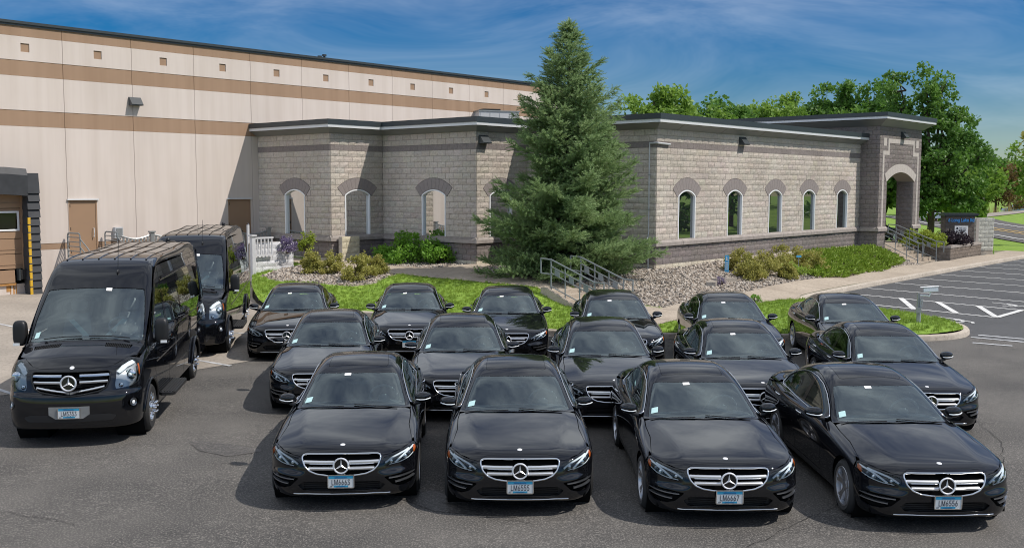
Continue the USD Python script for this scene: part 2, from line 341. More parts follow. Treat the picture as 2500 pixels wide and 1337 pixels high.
M['railing_white'] = mat('railing_white', (0.52, 0.52, 0.53), 0.5, noise=(4.0, 0.1))
M['lamp_white'] = mat('lamp_bowl', (0.46, 0.48, 0.49), 0.3, metal=0.5)
M['galv'] = mat('galvanised', (0.32, 0.33, 0.33), 0.45, metal=0.6, noise=(8.0, 0.12))
M['rail'] = mat('rail_paint', (0.20, 0.22, 0.225), 0.45, noise=(6.0, 0.08))
M['bark'] = mat('bark', (0.075, 0.055, 0.04), 0.95, noise=(12.0, 0.3), bump=(20.0, 0.02))
M['spruce'] = leaf_mat('spruce_needles', (0.27, 0.41, 0.16), (0.43, 0.58, 0.25), 0.9, 0.35, 0.55)
M['leaf_dark'] = leaf_mat('leaf_dark', (0.12, 0.26, 0.05), (0.22, 0.41, 0.075), 0.35)
M['leaf_mid'] = leaf_mat('leaf_mid', (0.20, 0.36, 0.05), (0.34, 0.53, 0.09), 0.35)
M['leaf_bright'] = leaf_mat('leaf_bright', (0.176, 0.392, 0.041), (0.297, 0.567, 0.070), 1.4)
M['leaf_lime'] = leaf_mat('leaf_lime', (0.34, 0.44, 0.05), (0.52, 0.62, 0.09), 1.4)
M['leaf_gold'] = leaf_mat('leaf_gold', (0.42, 0.43, 0.10), (0.62, 0.57, 0.17), 2.2)
M['leaf_purple'] = leaf_mat('leaf_purple', (0.020, 0.012, 0.018), (0.045, 0.026, 0.040), 2.0, 0.2)
M['leaf_rust'] = leaf_mat('leaf_rust', (0.156, 0.117, 0.039), (0.260, 0.156, 0.065), 0.6)
M['juniper'] = leaf_mat('juniper', (0.28, 0.43, 0.045), (0.42, 0.58, 0.08), 1.6, 0.25)
M['flower_purple'] = leaf_mat('flower_purple', (0.20, 0.15, 0.30), (0.36, 0.30, 0.46), 2.0, 0.3)
M['mulch'] = mat('mulch', (0.16, 0.06, 0.035), 0.95, noise=(20.0, 0.4), bump=(30.0, 0.03))
M['grey_box'] = mat('grey_box', (0.46, 0.47, 0.48), 0.5, noise=(1.5, 0.06))
M['dock_rubber'] = mat('dock_rubber', (0.028, 0.030, 0.034), 0.6, noise=(3.0, 0.3))
M['yellow'] = mat('safety_yellow', (0.60, 0.36, 0.02), 0.6, noise=(14.0, 0.25))
M['sign_blue'] = mat('sign_blue', (0.10, 0.42, 0.92), 0.4)
M['sign_cyan'] = mat('sign_cyan', (0.10, 0.42, 0.72), 0.4)
M['rust'] = mat('rust', (0.40, 0.20, 0.06), 0.9, noise=(6.0, 0.4))
M['stain'] = two_noise('damp_stain', (0.050, 0.047, 0.044), (0.078, 0.073, 0.067), (0.25, 0.23, 0.21), 1.5, 40.0, 0.55, 0.006, 55.0)
M['crack'] = mat('crack', (0.02, 0.018, 0.016), 0.9)
M['car_silver'] = mat('car_silver', (0.48, 0.50, 0.52), 0.25, metal=0.5, coat=1.0)
M['car_pale_blue'] = mat('car_pale_blue', (0.50, 0.57, 0.64), 0.25, coat=1.0)
M['tan_grass'] = leaf_mat('tan_grass', (0.42, 0.32, 0.16), (0.60, 0.46, 0.26), 1.0, 0.3)

# ================================================================ ground
TH = math.radians(41.5)
U2 = np.array([math.sin(TH), math.cos(TH)]); N2 = np.array([U2[1], -U2[0]])
P1 = np.array([4.97, 35.15])                 # the office's near corner; u runs along its front, n out of it
def un(u, n): return P1 + u * U2 + n * N2
RU = np.array([[U2[0], N2[0], 0], [U2[1], N2[1], 0], [0, 0, 1.0]])      # columns u, n, z (left-handed: fix faces when used)
def lot_z(x, y):
    x = np.asarray(x, float); y = np.asarray(y, float)
    k = smoothstep(70, 30, np.hypot(x, y - 20))
    return k * (-0.00668 * x + 0.00816 * (y - 15)) + 0.2 * smoothstep(22, 37, y) * smoothstep(3, 11, x)
CP = np.array([[-7.36,29.71,.30],[-5.88,29.53,.29],[-4.13,29.28,.274],[-1.34,27.46,.241],[1.11,25.86,.211],[2.4,25.66,.2],[3.85,25.53,.19],[7.25,25.42,.18],[10.54,25.38,.17],[12.0,26.82,.195],
 [-8.9,34.87,.8],[-6.43,32.38,.8],[-4.15,33.06,.9],[-1.96,32.2,.85],[.99,30.42,.8],[-4.78,36.9,1.0],[-1.31,36.04,1.0],[1.23,32.04,.87],[1.94,29.88,.32],[4.06,29.37,.36],[3.85,27.03,.3],[7.73,32.86,.4],
 [4.8,26.23,.3],[7.63,29.83,.37],[10.72,26.5,.38],[-6.82,30.56,.5],[-4.5,31.76,.5],[-1.8,29.54,.5],[.57,28.0,.45],[4.97,35.15,1.05],[7.62,38.15,1.12],[10.27,41.14,1.1],[12.92,44.14,1.05],[16.6,47.55,.9],
 [-1.29,36.9,1.08],[-5.08,40.25,1.1],[-6.8,38.29,1.1],[-10.25,41.34,1.2],[.63,39.0,1.05],[12.52,39.15,.43],[15.17,42.15,.40],[18.48,45.89,.37],[21.13,48.89,.37],[24.45,52.64,.38],[14.02,37.83,.42],[16.67,40.82,.41],
 [19.98,44.57,.40],[23.29,48.31,.40],[25.94,51.31,.40],[-12.6,38.68,.9],[9.89,33.47,.385],[11.22,34.96,.41],[12.54,36.46,.425],[10.96,31.4,.36]])
_rbf = RBFInterpolator(CP[:, :2], CP[:, 2], kernel='linear', smoothing=.02)
def bank_z(x, y):
    return _rbf(np.column_stack([np.ravel(x), np.ravel(y)])).reshape(np.shape(x))
def far_z(x, y):
    x = np.asarray(x, float); y = np.asarray(y, float)
    z = 0.42 - 0.009 * np.clip(y - 60, 0, 260)
    z = z + 1.7 * np.exp(-((x - 66) / 9) ** 2 - ((y - 112) / 26) ** 2)
    return z + 1.7 * smoothstep(49, 75, x) * smoothstep(100, 70, y) + 0.15 * (meshkit.fbm(np.stack([x * .05, y * .05, 0 * x], -1), 3, 5) - .5)
def sheet(name, poly, zf, m, step=0.8, dz=0.0, label=None, cat=None, kind='structure'):
    v, f = grid_clip(poly, step)
    z = zf(v[:, 0], v[:, 1]) + dz
    return obj(name, (np.column_stack([v, z]), f), m, smooth=40 if len(v) < 60000 else False, label=label, cat=cat, kind=kind)
KERB = [(-9.3, 35.6), (-8.5, 32.4), (-7.75, 30.3), (-7.3, 29.75), (-5.9, 29.5), (-4.13, 29.28), (-2.8, 28.5), (-1.34, 27.46), (0.3, 26.35), (1.11, 25.86), (2.4, 25.66), (3.85, 25.52), (7.24, 25.42), (10.2, 25.26), (11.3, 25.55), (12.0, 26.2), (12.3, 27.0), (12.25, 28.0), (11.75, 29.0), (10.8, 30.2), (9.9, 31.2), (9.35, 31.75), (9.25, 32.35)]
KERB += [tuple(un(u, 4.9)) for u in (1.2, 4, 8, 12, 16, 20, 24, 27, 30)]
_ks = LineString(KERB)
_kl = [_ks.interpolate(d) for d in np.arange(0, _ks.length, 0.35)] + [Point(KERB[-1])]
KP = np.array([(p.x, p.y) for p in _kl])
def _smooth(p, k=3):
    q = p.copy()
    for _ in range(k): q[1:-1] = (q[:-2] + 2 * q[1:-1] + q[2:]) / 4
    return q
KP = _smooth(KP, 4)
_t = np.gradient(KP, axis=0); _t /= np.linalg.norm(_t, axis=1, keepdims=True)
KN = np.stack([-_t[:, 1], _t[:, 0]], -1)                    # towards the planted side
LOT = Polygon([(-45, -8), (45, -8), (43.6, 41.1), (28.6, 54.3), (9.1, 31.9), (9.1, 46), (-45, 46)])
sheet('asphalt_lot', LOT, lot_z, M['asphalt'], 1.0, label='weathered grey asphalt parking lot under the parked black cars', cat='parking lot')
CONC = Polygon([(-40, 16.2), (-12.3, 15.6), (-9.35, 18.29), (-7.9, 19.3), (-5.76, 21.92), (-4.9, 25.5), (-4.45, 29.4), (-7.4, 29.8), (-9.3, 35.8), (-9.3, 44), (-40, 44)])
sheet('concrete_apron', CONC, lot_z, M['concrete'], 0.8, 0.006, label='tan concrete apron in front of the loading dock and under the second van', cat='pavement')
NEWA = Polygon([tuple(un(u, n)) for u, n in ((-0.2, 5.0), (30, 5.0), (30, 25), (-2.2, 25), (-2.2, 11.2))])
sheet('stall_asphalt', NEWA, lot_z, M['asphalt_new'], 1.0, 0.006, label='darker sealed asphalt of the striped stalls right of the office', cat='parking lot')

# kerb: top, rounded lip and face, laid in separate stones
def kerb_piece(a, b):
    i = np.arange(a, b + 1)
    base = lot_z(KP[i, 0], KP[i, 1])
    rows = []
    for off, up in ((0.0, -0.05), (0.012, 0.10), (0.035, 0.132), (0.16, 0.140), (0.17, 0.02)):
        p = KP[i] + KN[i] * off; rows.append(np.column_stack([p, base + up]))
    V = np.stack(rows, 1); n, k = V.shape[:2]
    I, J = np.meshgrid(np.arange(n - 1), np.arange(k - 1), indexing='ij')
    q = np.stack([I * k + J, (I + 1) * k + J, (I + 1) * k + J + 1, I * k + J + 1], -1).reshape(-1, 4)
    return V.reshape(-1, 3), np.vstack([q[:, [0, 1, 2]], q[:, [0, 2, 3]]])
kt = thing('kerb', 'pale concrete kerb running behind the last row of cars and along the right sidewalk', 'kerb')
meta(stage.GetPrimAtPath(kt), kind='structure')
for a in range(0, len(KP) - 1, 9):
    b = min(a + 9, len(KP) - 1)
    v, f = kerb_piece(a, b)
    v = v.copy(); obj('kerb_stone', (v, f), M['kerb'], kt, smooth=50)
KIN = Polygon(list(KP + KN * 0.16) + [tuple(un(30, -10)), tuple(un(5, -4)), (1.0, 39.2), (-5, 40.6), (-10.2, 41.6)]).buffer(0)
# planted bank: lawn, beds, walks
WALK = Polygon([(-8.3, 38.2), (-7.5, 37.2), (-4.55, 34.55), (-2.56, 33.2), (-0.9, 32.05), (0.75, 30.95), un(-6.35, .33), un(-4.75, .33), (0.9, 32.6), (0.2, 33.2), (-1.42, 34.97), (-0.3, 37.9), (-1.0, 37.5), (-1.35, 37.0), (-2.09, 36.7), (-2.74, 35.75), (-4.81, 37.2), (-7.94, 39.0), (-9.6, 40.6), (-10.2, 40.2)])
STEPS = Polygon([un(-6.35, .33), un(-4.75, .33), un(-4.75, 1.75), un(-6.35, 1.75)])
SIDE = Polygon([un(-12.5, 3.35), un(-6.4, 3.35), un(-6.4, 1.75), un(-4.7, 1.75), un(-4.7, 3.35), un(8, 3.4), un(17, 3.05), un(31, 3.05), un(31, 6.0), un(1.6, 6.0), un(-.3, 4.85), un(-12.5, 4.85)]).intersection(KIN)
BEDL = Polygon([(-8.57, 34.97), (-8.14, 36.57), (-7.62, 37.2), (-4.57, 34.6), (-4.0, 33.92), (-4.5, 32.8), (-5.16, 32.55), (-6.21, 32.62), (-7.75, 33.57)]).buffer(0.15).difference(WALK)
BEDC = Polygon([(-4.81, 37.2), (-2.74, 35.75), (-2.09, 36.7), (-1.3, 37.05), (-5.2, 40.4), (-6.9, 38.4)]).difference(WALK)
BEDR = Polygon([(-1.42, 34.97), (-0.3, 37.9), (0.7, 39.1), (5.0, 35.3), un(17.3, .0), un(17.3, 3.05), un(8, 3.4), un(-4.6, 3.35), un(-4.6, .33), (0.9, 32.6), (0.2, 33.2)]).difference(WALK.union(STEPS).union(SIDE))
LAWN = KIN.difference(unary_union([WALK, STEPS, SIDE, BEDL, BEDC, BEDR, Polygon([un(17, 3.2), un(31, 3.2), un(31, -12), un(17, -12)])]))
sheet('walkway', WALK, bank_z, M['walk'], 0.5, 0.02, 'tan concrete walkway along the office above the lawn', 'path')
sheet('sidewalk', SIDE, bank_z, M['walk'], 0.5, 0.015, 'tan concrete sidewalk between the planting and the right parking stalls', 'path')
sheet('lawn', LAWN, bank_z, M['turf'], 0.4, 0.0, 'green turf bank behind the back row of cars', 'lawn')
for nm, pg, lb in (('gravel_bed', BEDL, 'gravel bed with golden shrubs left of the walkway'), ('gravel_bed', BEDC, 'narrow gravel bed under the leafy bushes at the office wall'), ('gravel_bed', BEDR, 'wide river rock bed sloping from the spruce to the right sidewalk')):
    sheet(nm, pg, bank_z, M['rock_sheet'], 0.4, 0.0, lb, 'gravel bed')
# joints in the walks
def joint(a, b, zf, dz, w=0.014, parent='/World'):
    a, b = np.array(a, float), np.array(b, float); n = max(2, int(np.linalg.norm(b - a) / 0.4) + 1)
    t = np.linspace(0, 1, n)[:, None]; c = a + (b - a) * t
    d = (b - a) / np.linalg.norm(b - a); s = np.array([-d[1], d[0]]) * w / 2
    p = np.vstack([c - s, c + s]); z = zf(p[:, 0], p[:, 1]) + dz
    i = np.arange(n - 1); f = np.vstack([np.stack([i, i + 1, n + i + 1], -1), np.stack([i, n + i + 1, n + i], -1)])
    return np.column_stack([p, z]), f[:, ::-1]
jm = MB()
for u in np.arange(-8, 30, 1.6): jm.add(*joint(un(u, 3.45), un(u, 4.7), bank_z, 0.021))
for t in ((-7.9, 37.7, -7.2, 38.2), (-6.2, 36.0, -5.5, 37.5), (-4.55, 34.6, -3.8, 36.3), (-2.56, 33.3, -2.0, 35.2), (-0.9, 32.1, -0.3, 33.4)): jm.add(*joint(t[:2], t[2:], bank_z, 0.026))
obj('walk_joint', jm.out(), M['seam'], kind='stuff', label='thin joints scored across the concrete walks', cat='joint')

# painted markings
def stripe(a, b, w, zf=lot_z, dz=0.012): return joint(a, b, zf, dz, w)
for i, u in enumerate((5.95, 8.5, 11.0, 13.45, 15.98, 18.55, 20.98, 23.66)):
    nth = ('nearest', 'second', 'third', 'fourth', 'fifth', 'sixth', 'seventh', 'farthest')[i]
    obj('stall_line', stripe(un(u, 5.12), un(u, 10.4), 0.10), M['line'], kind='structure', label=f'white painted stall line, {nth} from the camera beside the right sidewalk', cat='stall line')
hm = MB()
for a, b, w in (((3.88, 5.15), (3.84, 10.85), .10), ((1.72, 6.4), (1.72, 10.72), .10), ((3.95, 7.05), (1.62, 8.35), .18), ((3.82, 8.29), (1.79, 9.52), .18), ((3.78, 9.55), (1.75, 10.66), .18), ((3.86, 10.82), (1.74, 10.70), .16)):
    hm.add(*stripe(un(*a), un(*b), w, dz=0.012 + 0.002 * len(hm.v)))
obj('hatched_aisle', hm.out(), M['line'], kind='structure', label='white hatched access aisle painted behind the camera post', cat='road marking')
def wheelchair(u, n, sc, label):
    mb = MB()
    c = lambda a, b: un(u + b * sc, n + a * sc)
    pts = [(-.55, .30), (-.15, .28), (.15, .05), (.18, -.30), (-.02, -.52), (-.30, -.50)]
    for i, (p, q) in enumerate(zip(pts, pts[1:])): mb.add(*stripe(c(*p), c(*q), .12 * sc, dz=.012 + .001 * i))
    for i, (p, q) in enumerate((((-.95, .25), (-.55, .30)), ((-.35, .28), (-.1, -.05)), ((-.1, -.05), (.5, -.1)), ((.5, -.1), (.62, -.4)))): mb.add(*stripe(c(*p), c(*q), .12 * sc, dz=.019 + .001 * i))
    obj('wheelchair_symbol', mb.out(), M['line'], kind='structure', label=label, cat='road marking')
wheelchair(.35, 10.1, .72, 'white wheelchair symbol painted just right of the grass island')
wheelchair(4.75, 10.3, .72, 'white wheelchair symbol at the right edge above the hatched aisle')
wm = MB()
for k, (a, b) in enumerate((((12.19, 26.32), (13.6, 25.45)), ((11.84, 25.97), (13.4, 24.95)), ((11.51, 25.14), (12.3, 24.72)))): wm.add(*stripe(a, b, .12))
obj('worn_lines', wm.out(), M['line_worn'], kind='structure', label='worn pale paint strokes on the asphalt beyond the island tip', cat='road marking')
for i, (a, b, t) in enumerate((((-7.6, 22.5), (-5.98, 21.35), 'between the two vans'), ((-14.6, 27.8), (-11.9, 25.6), 'left of the front van'), ((-11.2, 20.2), (-8.9, 18.15), 'at the left picture edge'), ((-7.6, 26.15), (-5.6, 25.2), 'beside the second van'))):
    obj('apron_line', stripe(a, b, .09), M['line_worn'], kind='structure', label=f'faded white line on the concrete apron {t}', cat='stall line')
# stains and cracks
def blob(pts, dz):
    pg = Polygon(pts).buffer(.12).buffer(-.04)
    c = np.array(pg.exterior.coords)
    r = meshkit.noise(np.column_stack([c * 3.0, 0 * c[:, :1]]), 3)[:, None]
    cc = np.array(pg.centroid.coords[0]); c = cc + (c - cc) * (0.8 + .4 * r)
    v, f = grid_clip(Polygon(c).buffer(0), .3); return np.column_stack([v, lot_z(v[:, 0], v[:, 1]) + dz]), f
obj('oil_stain', blob([(-4.78, 15.11), (-4.34, 15.01), (-3.8, 14.68), (-4.08, 14.45), (-4.59, 14.7)], .006), M['stain'], kind='structure', label='dark damp stain left of the front left sedan', cat='stain')
obj('oil_stain', blob([(-1.37, 12.53), (-.99, 12.7), (-.55, 12.2), (.31, 12.2), (.0, 11.93), (-.49, 11.99), (-.94, 12.06)], .006), M['stain'], kind='structure', label='damp cracked patch between the two front left sedans', cat='stain')
def crack(pts, seed):
    rg = np.random.default_rng(seed); p = [np.array(pts[0])]
    for a, b in zip(pts, pts[1:]):
        a, b = np.array(a), np.array(b)
        for t in np.linspace(0, 1, 9)[1:]: p.append(a + (b - a) * t + rg.normal(0, .03, 2))
    p = np.array(p); w = (.002 + .003 * rg.random(len(p)))[:, None]
    d = np.gradient(p, axis=0); d /= np.linalg.norm(d, axis=1, keepdims=True); s = np.stack([-d[:, 1], d[:, 0]], -1) * w
    q = np.vstack([p - s, p + s]); n = len(p); i = np.arange(n - 1)
    f = np.vstack([np.stack([i, i + 1, n + i + 1], -1), np.stack([i, n + i + 1, n + i], -1)])
    return np.column_stack([q, lot_z(q[:, 0], q[:, 1]) + .012]), f[:, ::-1]
cm = MB()
for k, pts in enumerate(([(-.9, 12.35), (-.5, 12.1), (-.2, 11.75), (.2, 11.6)], [(2.6, 10.9), (3.6, 11.9), (4.4, 12.7)], [(6.9, 14.0), (7.6, 15.5), (7.9, 17.2)], [(-6.6, 11.9), (-5.6, 11.7), (-5.0, 11.4)], [(7.3, 11.0), (8.2, 11.9), (9.5, 12.1)], [(-4.2, 14.0), (-3.9, 13.95), (-3.7, 13.9)])): cm.add(*crack(pts, k))
obj('asphalt_cracks', cm.out(), M['crack'], kind='stuff', label='thin dark cracks wandering over the asphalt', cat='crack')

# far ground: lawns, the road beyond the office
BIG = Polygon([(-400, -150), (500, -150), (500, 600), (-400, 600)])
BLD = Polygon([(-45, 30), (-12, 30), (-9.3, 30), un(-12.5, 5.6), un(30, 5.6), un(30, 3), un(24, -1), un(24, -60), (-45, 60)])
ROAD = Polygon([(31.6, 62), (35.5, 77.5), (41.9, 102), (48.2, 127), (54.0, 150), (63.4, 150), (57.7, 127), (51.4, 102), (45, 77.5), (41.5, 62)])
ROAD2 = Polygon([(50, 122), (63.5, 118), (110, 122), (110, 131), (60, 129), (50, 131)]).difference(ROAD)
def ring(poly, zf, steps):
    mb = MB()
    for g, s in steps:
        pg = poly.intersection(g)
        if pg.area > 0:
            for q in polys(pg):
                v, f = grid_clip(q, s); mb.add(np.column_stack([v, zf(v[:, 0], v[:, 1])]), f)
    return mb.out()
_near = box(-60, -20, 120, 240)
LAWNF = BIG.difference(unary_union([LOT, BLD]))
obj('far_lawn', ring(LAWNF, far_z, ((_near, 3.0), (BIG.difference(_near), 60.0))), M['turf'], kind='structure', label='mown grass beyond the office and across the road', cat='lawn', smooth=40)
sheet('road', ROAD, far_z, M['asphalt'], 3.0, 0.05, 'grey road passing behind the entrance sign', 'road')
sheet('side_road', ROAD2, far_z, M['concrete'], 3.0, 0.06, 'pale drive joining the far road at the right', 'road')
def rl(k, name, m, lab, w=.14):
    a = np.array([31.6, 62]) * (1 - k) + np.array([41.5, 62]) * k; pts = [a]
    for l, r in (((35.5, 77.5), (45, 77.5)), ((41.9, 102), (51.4, 102)), ((48.2, 127), (57.7, 127)), ((54, 150), (63.4, 150))): pts.append(np.array(l) * (1 - k) + np.array(r) * k)
    mb = MB()
    for a, b in zip(pts, pts[1:]): mb.add(*stripe(a, b, w, far_z, .075))
    obj(name, mb.out(), m, kind='structure', label=lab, cat='road marking')
rl(.12, 'edge_line', M['line'], 'white edge line on the near side of the far road', .2)
rl(.40, 'centre_line', M['line_yellow'], 'yellow centre line, nearer of the pair on the far road', .2)
rl(.50, 'centre_line', M['line_yellow'], 'yellow centre line, farther of the pair on the far road', .2)
rl(.82, 'edge_line', M['line'], 'white lane line on the far side of the far road', .2)

# ================================================================ warehouse
J2 = np.array([-10.27, 41.36])                # where the office meets the warehouse wall
JN = float((J2 - P1) @ N2); JU = float((J2 - P1) @ U2)
def wframe(origin, d, o):
    """matrix of a wall: columns along d, out along o, up; origin 2-D."""
    T = np.eye(4); T[:2, 0] = d; T[:2, 1] = o; T[:2, 3] = origin; return T
def place(v, f, T):
    v = np.asarray(v) @ T[:3, :3].T + T[:3, 3]
    f = np.asarray(f)
    return v, (f[:, ::-1] if np.linalg.det(T[:3, :3]) < 0 else f)
def wbox(T, lo, hi):
    """box in a wall frame (along, out, up)."""
    b = bx(lo, hi); return place(np.array(b.vertices), np.array(b.faces), T)
TW = wframe(J2, U2, N2)
wt = thing('warehouse', 'long cream warehouse with brown bands and a dark roof edge', 'warehouse')
S0, S1, STEP = -7.868 - 2.525 * 8, 31.0, 2.5205
edges = [-7.868 + STEP * k for k in range(-8, 12)]
BANDS = [(-.6, 1.72, 'tan'), (1.72, 1.925, 'brown'), (1.925, 5.895, 'tan'), (5.895, 6.42, 'brown'), (6.42, 7.56, 'tan'), (7.56, 8.07, 'brown'), (8.07, 8.87, 'tan'), (8.87, 9.27, 'brown')]
obj('backing', wbox(TW, (edges[0] - 1, -24, -.8), (edges[-1] + 1, -.05, 9.2)), M['seam'], wt)
DOORS = [(-7.85, -6.82, 1.25, 3.40), (-1.46, -.42, 1.25, 3.38)]
DOCK = (-12.0, -9.36, .62, 3.72)
for a, b in zip(edges, edges[1:]):
    for z0, z1, c in BANDS:
        out = 0.0 if c == 'tan' else -.012
        rect = box(a + .008, z0 + (.006 if c == 'tan' else 0), b - .008, z1 - (.006 if c == 'tan' else 0))
        cuts = [box(d[0], d[2], d[1], d[3]) for d in DOORS] + [box(DOCK[0], DOCK[2], DOCK[1], DOCK[3])]
        if (z0, z1) == (8.07, 8.87): cuts.append(box((a + b) / 2 - .145, 8.36, (a + b) / 2 + .145, 8.645))
        rect = rect.difference(unary_union(cuts))
        for pg in polys(rect):
            m = trimesh.creation.extrude_polygon(pg, .05 + out, engine='earcut')      # x along, y up, z out
            v = np.array(m.vertices)[:, [0, 2, 1]]; v[:, 1] -= .05
            v, f = place(v, np.array(m.faces)[:, ::-1], TW)
            obj('wall_panel' if c == 'tan' else 'wall_band', (v, f), M[c], wt)
    c = (a + b) / 2
    obj('square_recess', wbox(TW, (c - .14, -.05, 8.365), (c + .14, -.03, 8.64)), M['brown'], wt)
mb = MB(); mb.add(*wbox(TW, (edges[0] - 1, -.3, 9.27), (edges[-1] + 1, .07, 9.36))); mb.add(*wbox(TW, (edges[0] - 1, -.3, 9.2), (edges[-1] + 1, .03, 9.27)))
obj('coping', mb.out(), M['trim_metal'], wt)
obj('roof', wbox(TW, (edges[0] - 1, -24, 9.2), (edges[-1] + 1, -.3, 9.3)), M['roof'], wt)
for d in DOORS:
    fr = MB()
    for lo, hi in (((d[0], -.07, d[2]), (d[0] + .05, .0, d[3])), ((d[1] - .05, -.07, d[2]), (d[1], .0, d[3])), ((d[0] + .05, -.07, d[3] - .05), (d[1] - .05, .0, d[3]))): fr.add(*wbox(TW, lo, hi))
    dp = obj('door', wbox(TW, (d[0] + .055, -.06, d[2]), (d[1] - .055, -.02, d[3] - .055)), M['door_brown'], wt)
    obj('door_frame', fr.out(), M['door_brown'], dp)
    obj('drip_cap', wbox(TW, (d[0] - .05, .001, d[3] + .005), (d[1] + .05, .07, d[3] + .05)), M['white_strip'], dp)
    hx = d[1] - .16
    p = [(hx, 0.0, d[2] + .86), (hx, .06, d[2] + .86), (hx, .07, d[2] + 1.0), (hx, .06, d[2] + 1.16), (hx, 0.0, d[2] + 1.16)]
    v, f = tube(p, .014); obj('handle', place(v, f, TW), M['white_strip'], dp)
    for hz in (.3, 1.1, 1.9): obj('hinge', wbox(TW, (d[0] + .045, -.02, d[2] + hz), (d[0] + .065, .004, d[2] + hz + .11)), M['black_plastic'], dp)
# loading dock
dd = thing('dock_door', 'brown sectional loading dock door with a white framed window at the left edge', 'dock door')
obj('recess', wbox(TW, (DOCK[0], -.049, .62), (DOCK[1], -.040, 3.72)), M['dark'], dd)
zs = np.linspace(1.12, 3.66, 6)
for a, b in zip(zs, zs[1:]):
    if abs((a + b) / 2 - 2.65) < .28:
        obj('door_panel', wbox(TW, (DOCK[0] + .1, -.038, a + .01), (DOCK[1] - .12, .004, b - .01)), M['door_brown'], dd)
    else:
        m2 = MB(); m2.add(*wbox(TW, (DOCK[0] + .1, -.038, a + .01), (DOCK[1] - .12, .004, b - .01)))
        m2.add(*wbox(TW, (DOCK[0] + .1, -.0, a + .14), (DOCK[1] - .12, .022, a + .17)))
        obj('door_panel', m2.out(), M['door_brown'], dd)
wf = MB()
for lo, hi in (((-10.9, .005, 2.40), (-10.84, .035, 3.06)), ((-9.62, .005, 2.40), (-9.555, .035, 3.06)), ((-10.84, .005, 2.40), (-9.62, .035, 2.455)), ((-10.84, .005, 3.0), (-9.62, .035, 3.06))): wf.add(*wbox(TW, lo, hi))
wp = obj('window', wf.out(), M['window_white'], dd); obj('pane', wbox(TW, (-10.84, .005, 2.455), (-9.62, .018, 3.0)), M['gloss_black'], wp)
obj('jamb', wbox(TW, (DOCK[1] - .12, -.038, .95), (DOCK[1] - .005, .06, 3.72)), M['door_brown'], dd)
ds = thing('dock_seal', 'black rubber dock seal with overlapping pads and yellow guide strips', 'dock seal')
hv = bx((-12.2, .0, 3.62), (-9.42, .50, 4.52)).subdivide().subdivide()
v = np.array(hv.vertices); v[:, 1] += .03 * np.sin(v[:, 0] * 9) * (v[:, 1] > .3); k = v[:, 2] > 4.3; v[k, 1] = np.minimum(v[k, 1], .40); v[:, 2] += np.where(v[:, 0] > -9.6, -.05, 0)
obj('head_curtain', place(v, np.array(hv.faces), TW), M['dock_rubber'], ds)
zt = 4.30
hs = [.62, .27, .27, .27] + [.262] * 10
for i, h in enumerate(hs):
    w = .02 * math.sin(i * 2.1)
    xr = -9.07 + (.02 if i < 4 else .0)
    m = trimesh.creation.box((.40, .44, h + .05)); v = np.array(m.vertices)
    v[:, 1] += np.where(v[:, 2] < 0, .07, -.0); v[:, 0] += np.where((v[:, 2] < 0) & (v[:, 0] < 0), w, 0)
    v += ((xr - .19), .22, zt - h / 2)
    pd = obj('side_pad', place(v, np.array(m.faces), TW), M['dock_rubber'], ds)
    if i >= 4: obj('guide_strip', wbox(TW, (xr - .395, .44 + .012, zt - h + .02), (xr - .315, .512, zt - .02)), M['yellow'], pd)
    zt -= h
bt = thing('dock_bumper', 'black rubber dock bumper under the seal', 'bumper')
for k in range(4): obj('bumper_pad', wbox(TW, (-9.64 + .075 * k, .0, .78), (-9.572 + .075 * k, .24, 1.10)), M['rubber'], bt)
obj('bumper_plate', wbox(TW, (-9.70, .0, .74), (-9.645, .22, 1.12)), M['trim_metal'], bt)
lv = thing('dock_leveler', 'tan steel dock leveler lip hanging below the dock door', 'dock leveler')
obj('lip_plate', wbox(TW, (-12.0, .02, .66), (-9.79, .10, 1.09)), M['door_brown'], lv)
obj('hinge_tube', wbox(TW, (-12.0, -.02, .58), (-9.74, .08, .65)), M['rust'], lv)
rs = MB()
for x, w, h in ((-9.83, .05, .62), (-9.93, .03, .5), (-9.75, .04, .42), (-10.05, .16, .2)): rs.add(*wbox(TW, (x, .001, .56 - h), (x + w, .004, .56)))
obj('rust_streak', rs.out(), M['rust'], wt)
def wall_light(T, x, z, label, s=1.0):
    t = thing('wall_light', label, 'wall light', group=None)
    hw = .22 * s
    V = np.array([(-hw, 0, .13), (hw, 0, .13), (hw, .07, .13), (-hw, .07, .13), (-hw, .27, -.13), (hw, .27, -.13), (-hw, .0, -.13), (hw, .0, -.13), (-hw, .255, -.17), (hw, .255, -.17), (-hw, 0, -.17), (hw, 0, -.17)]) * (1, s, s)
    V = V + (x, .003, z)
    q = np.array([(0, 3, 2, 1), (3, 4, 5, 2), (4, 8, 9, 5), (8, 10, 11, 9)])
    side = np.array([(0, 10, 8), (0, 8, 4), (0, 4, 3), (1, 9, 11), (1, 5, 9), (1, 2, 5)])
    f = np.vstack([q[:, [0, 1, 2]], q[:, [0, 2, 3]], side])
    obj('hood', place(V, f, T), M['trim_metal'], t)
    obj('lens', wbox(T, (x - hw * .8, .05, z - .178), (x + hw * .8, .22, z - .172)), M['lamp_inner'], t)
    return t
wall_light(TW, -5.29, 6.98, 'black wedge wall light on the cream warehouse wall')
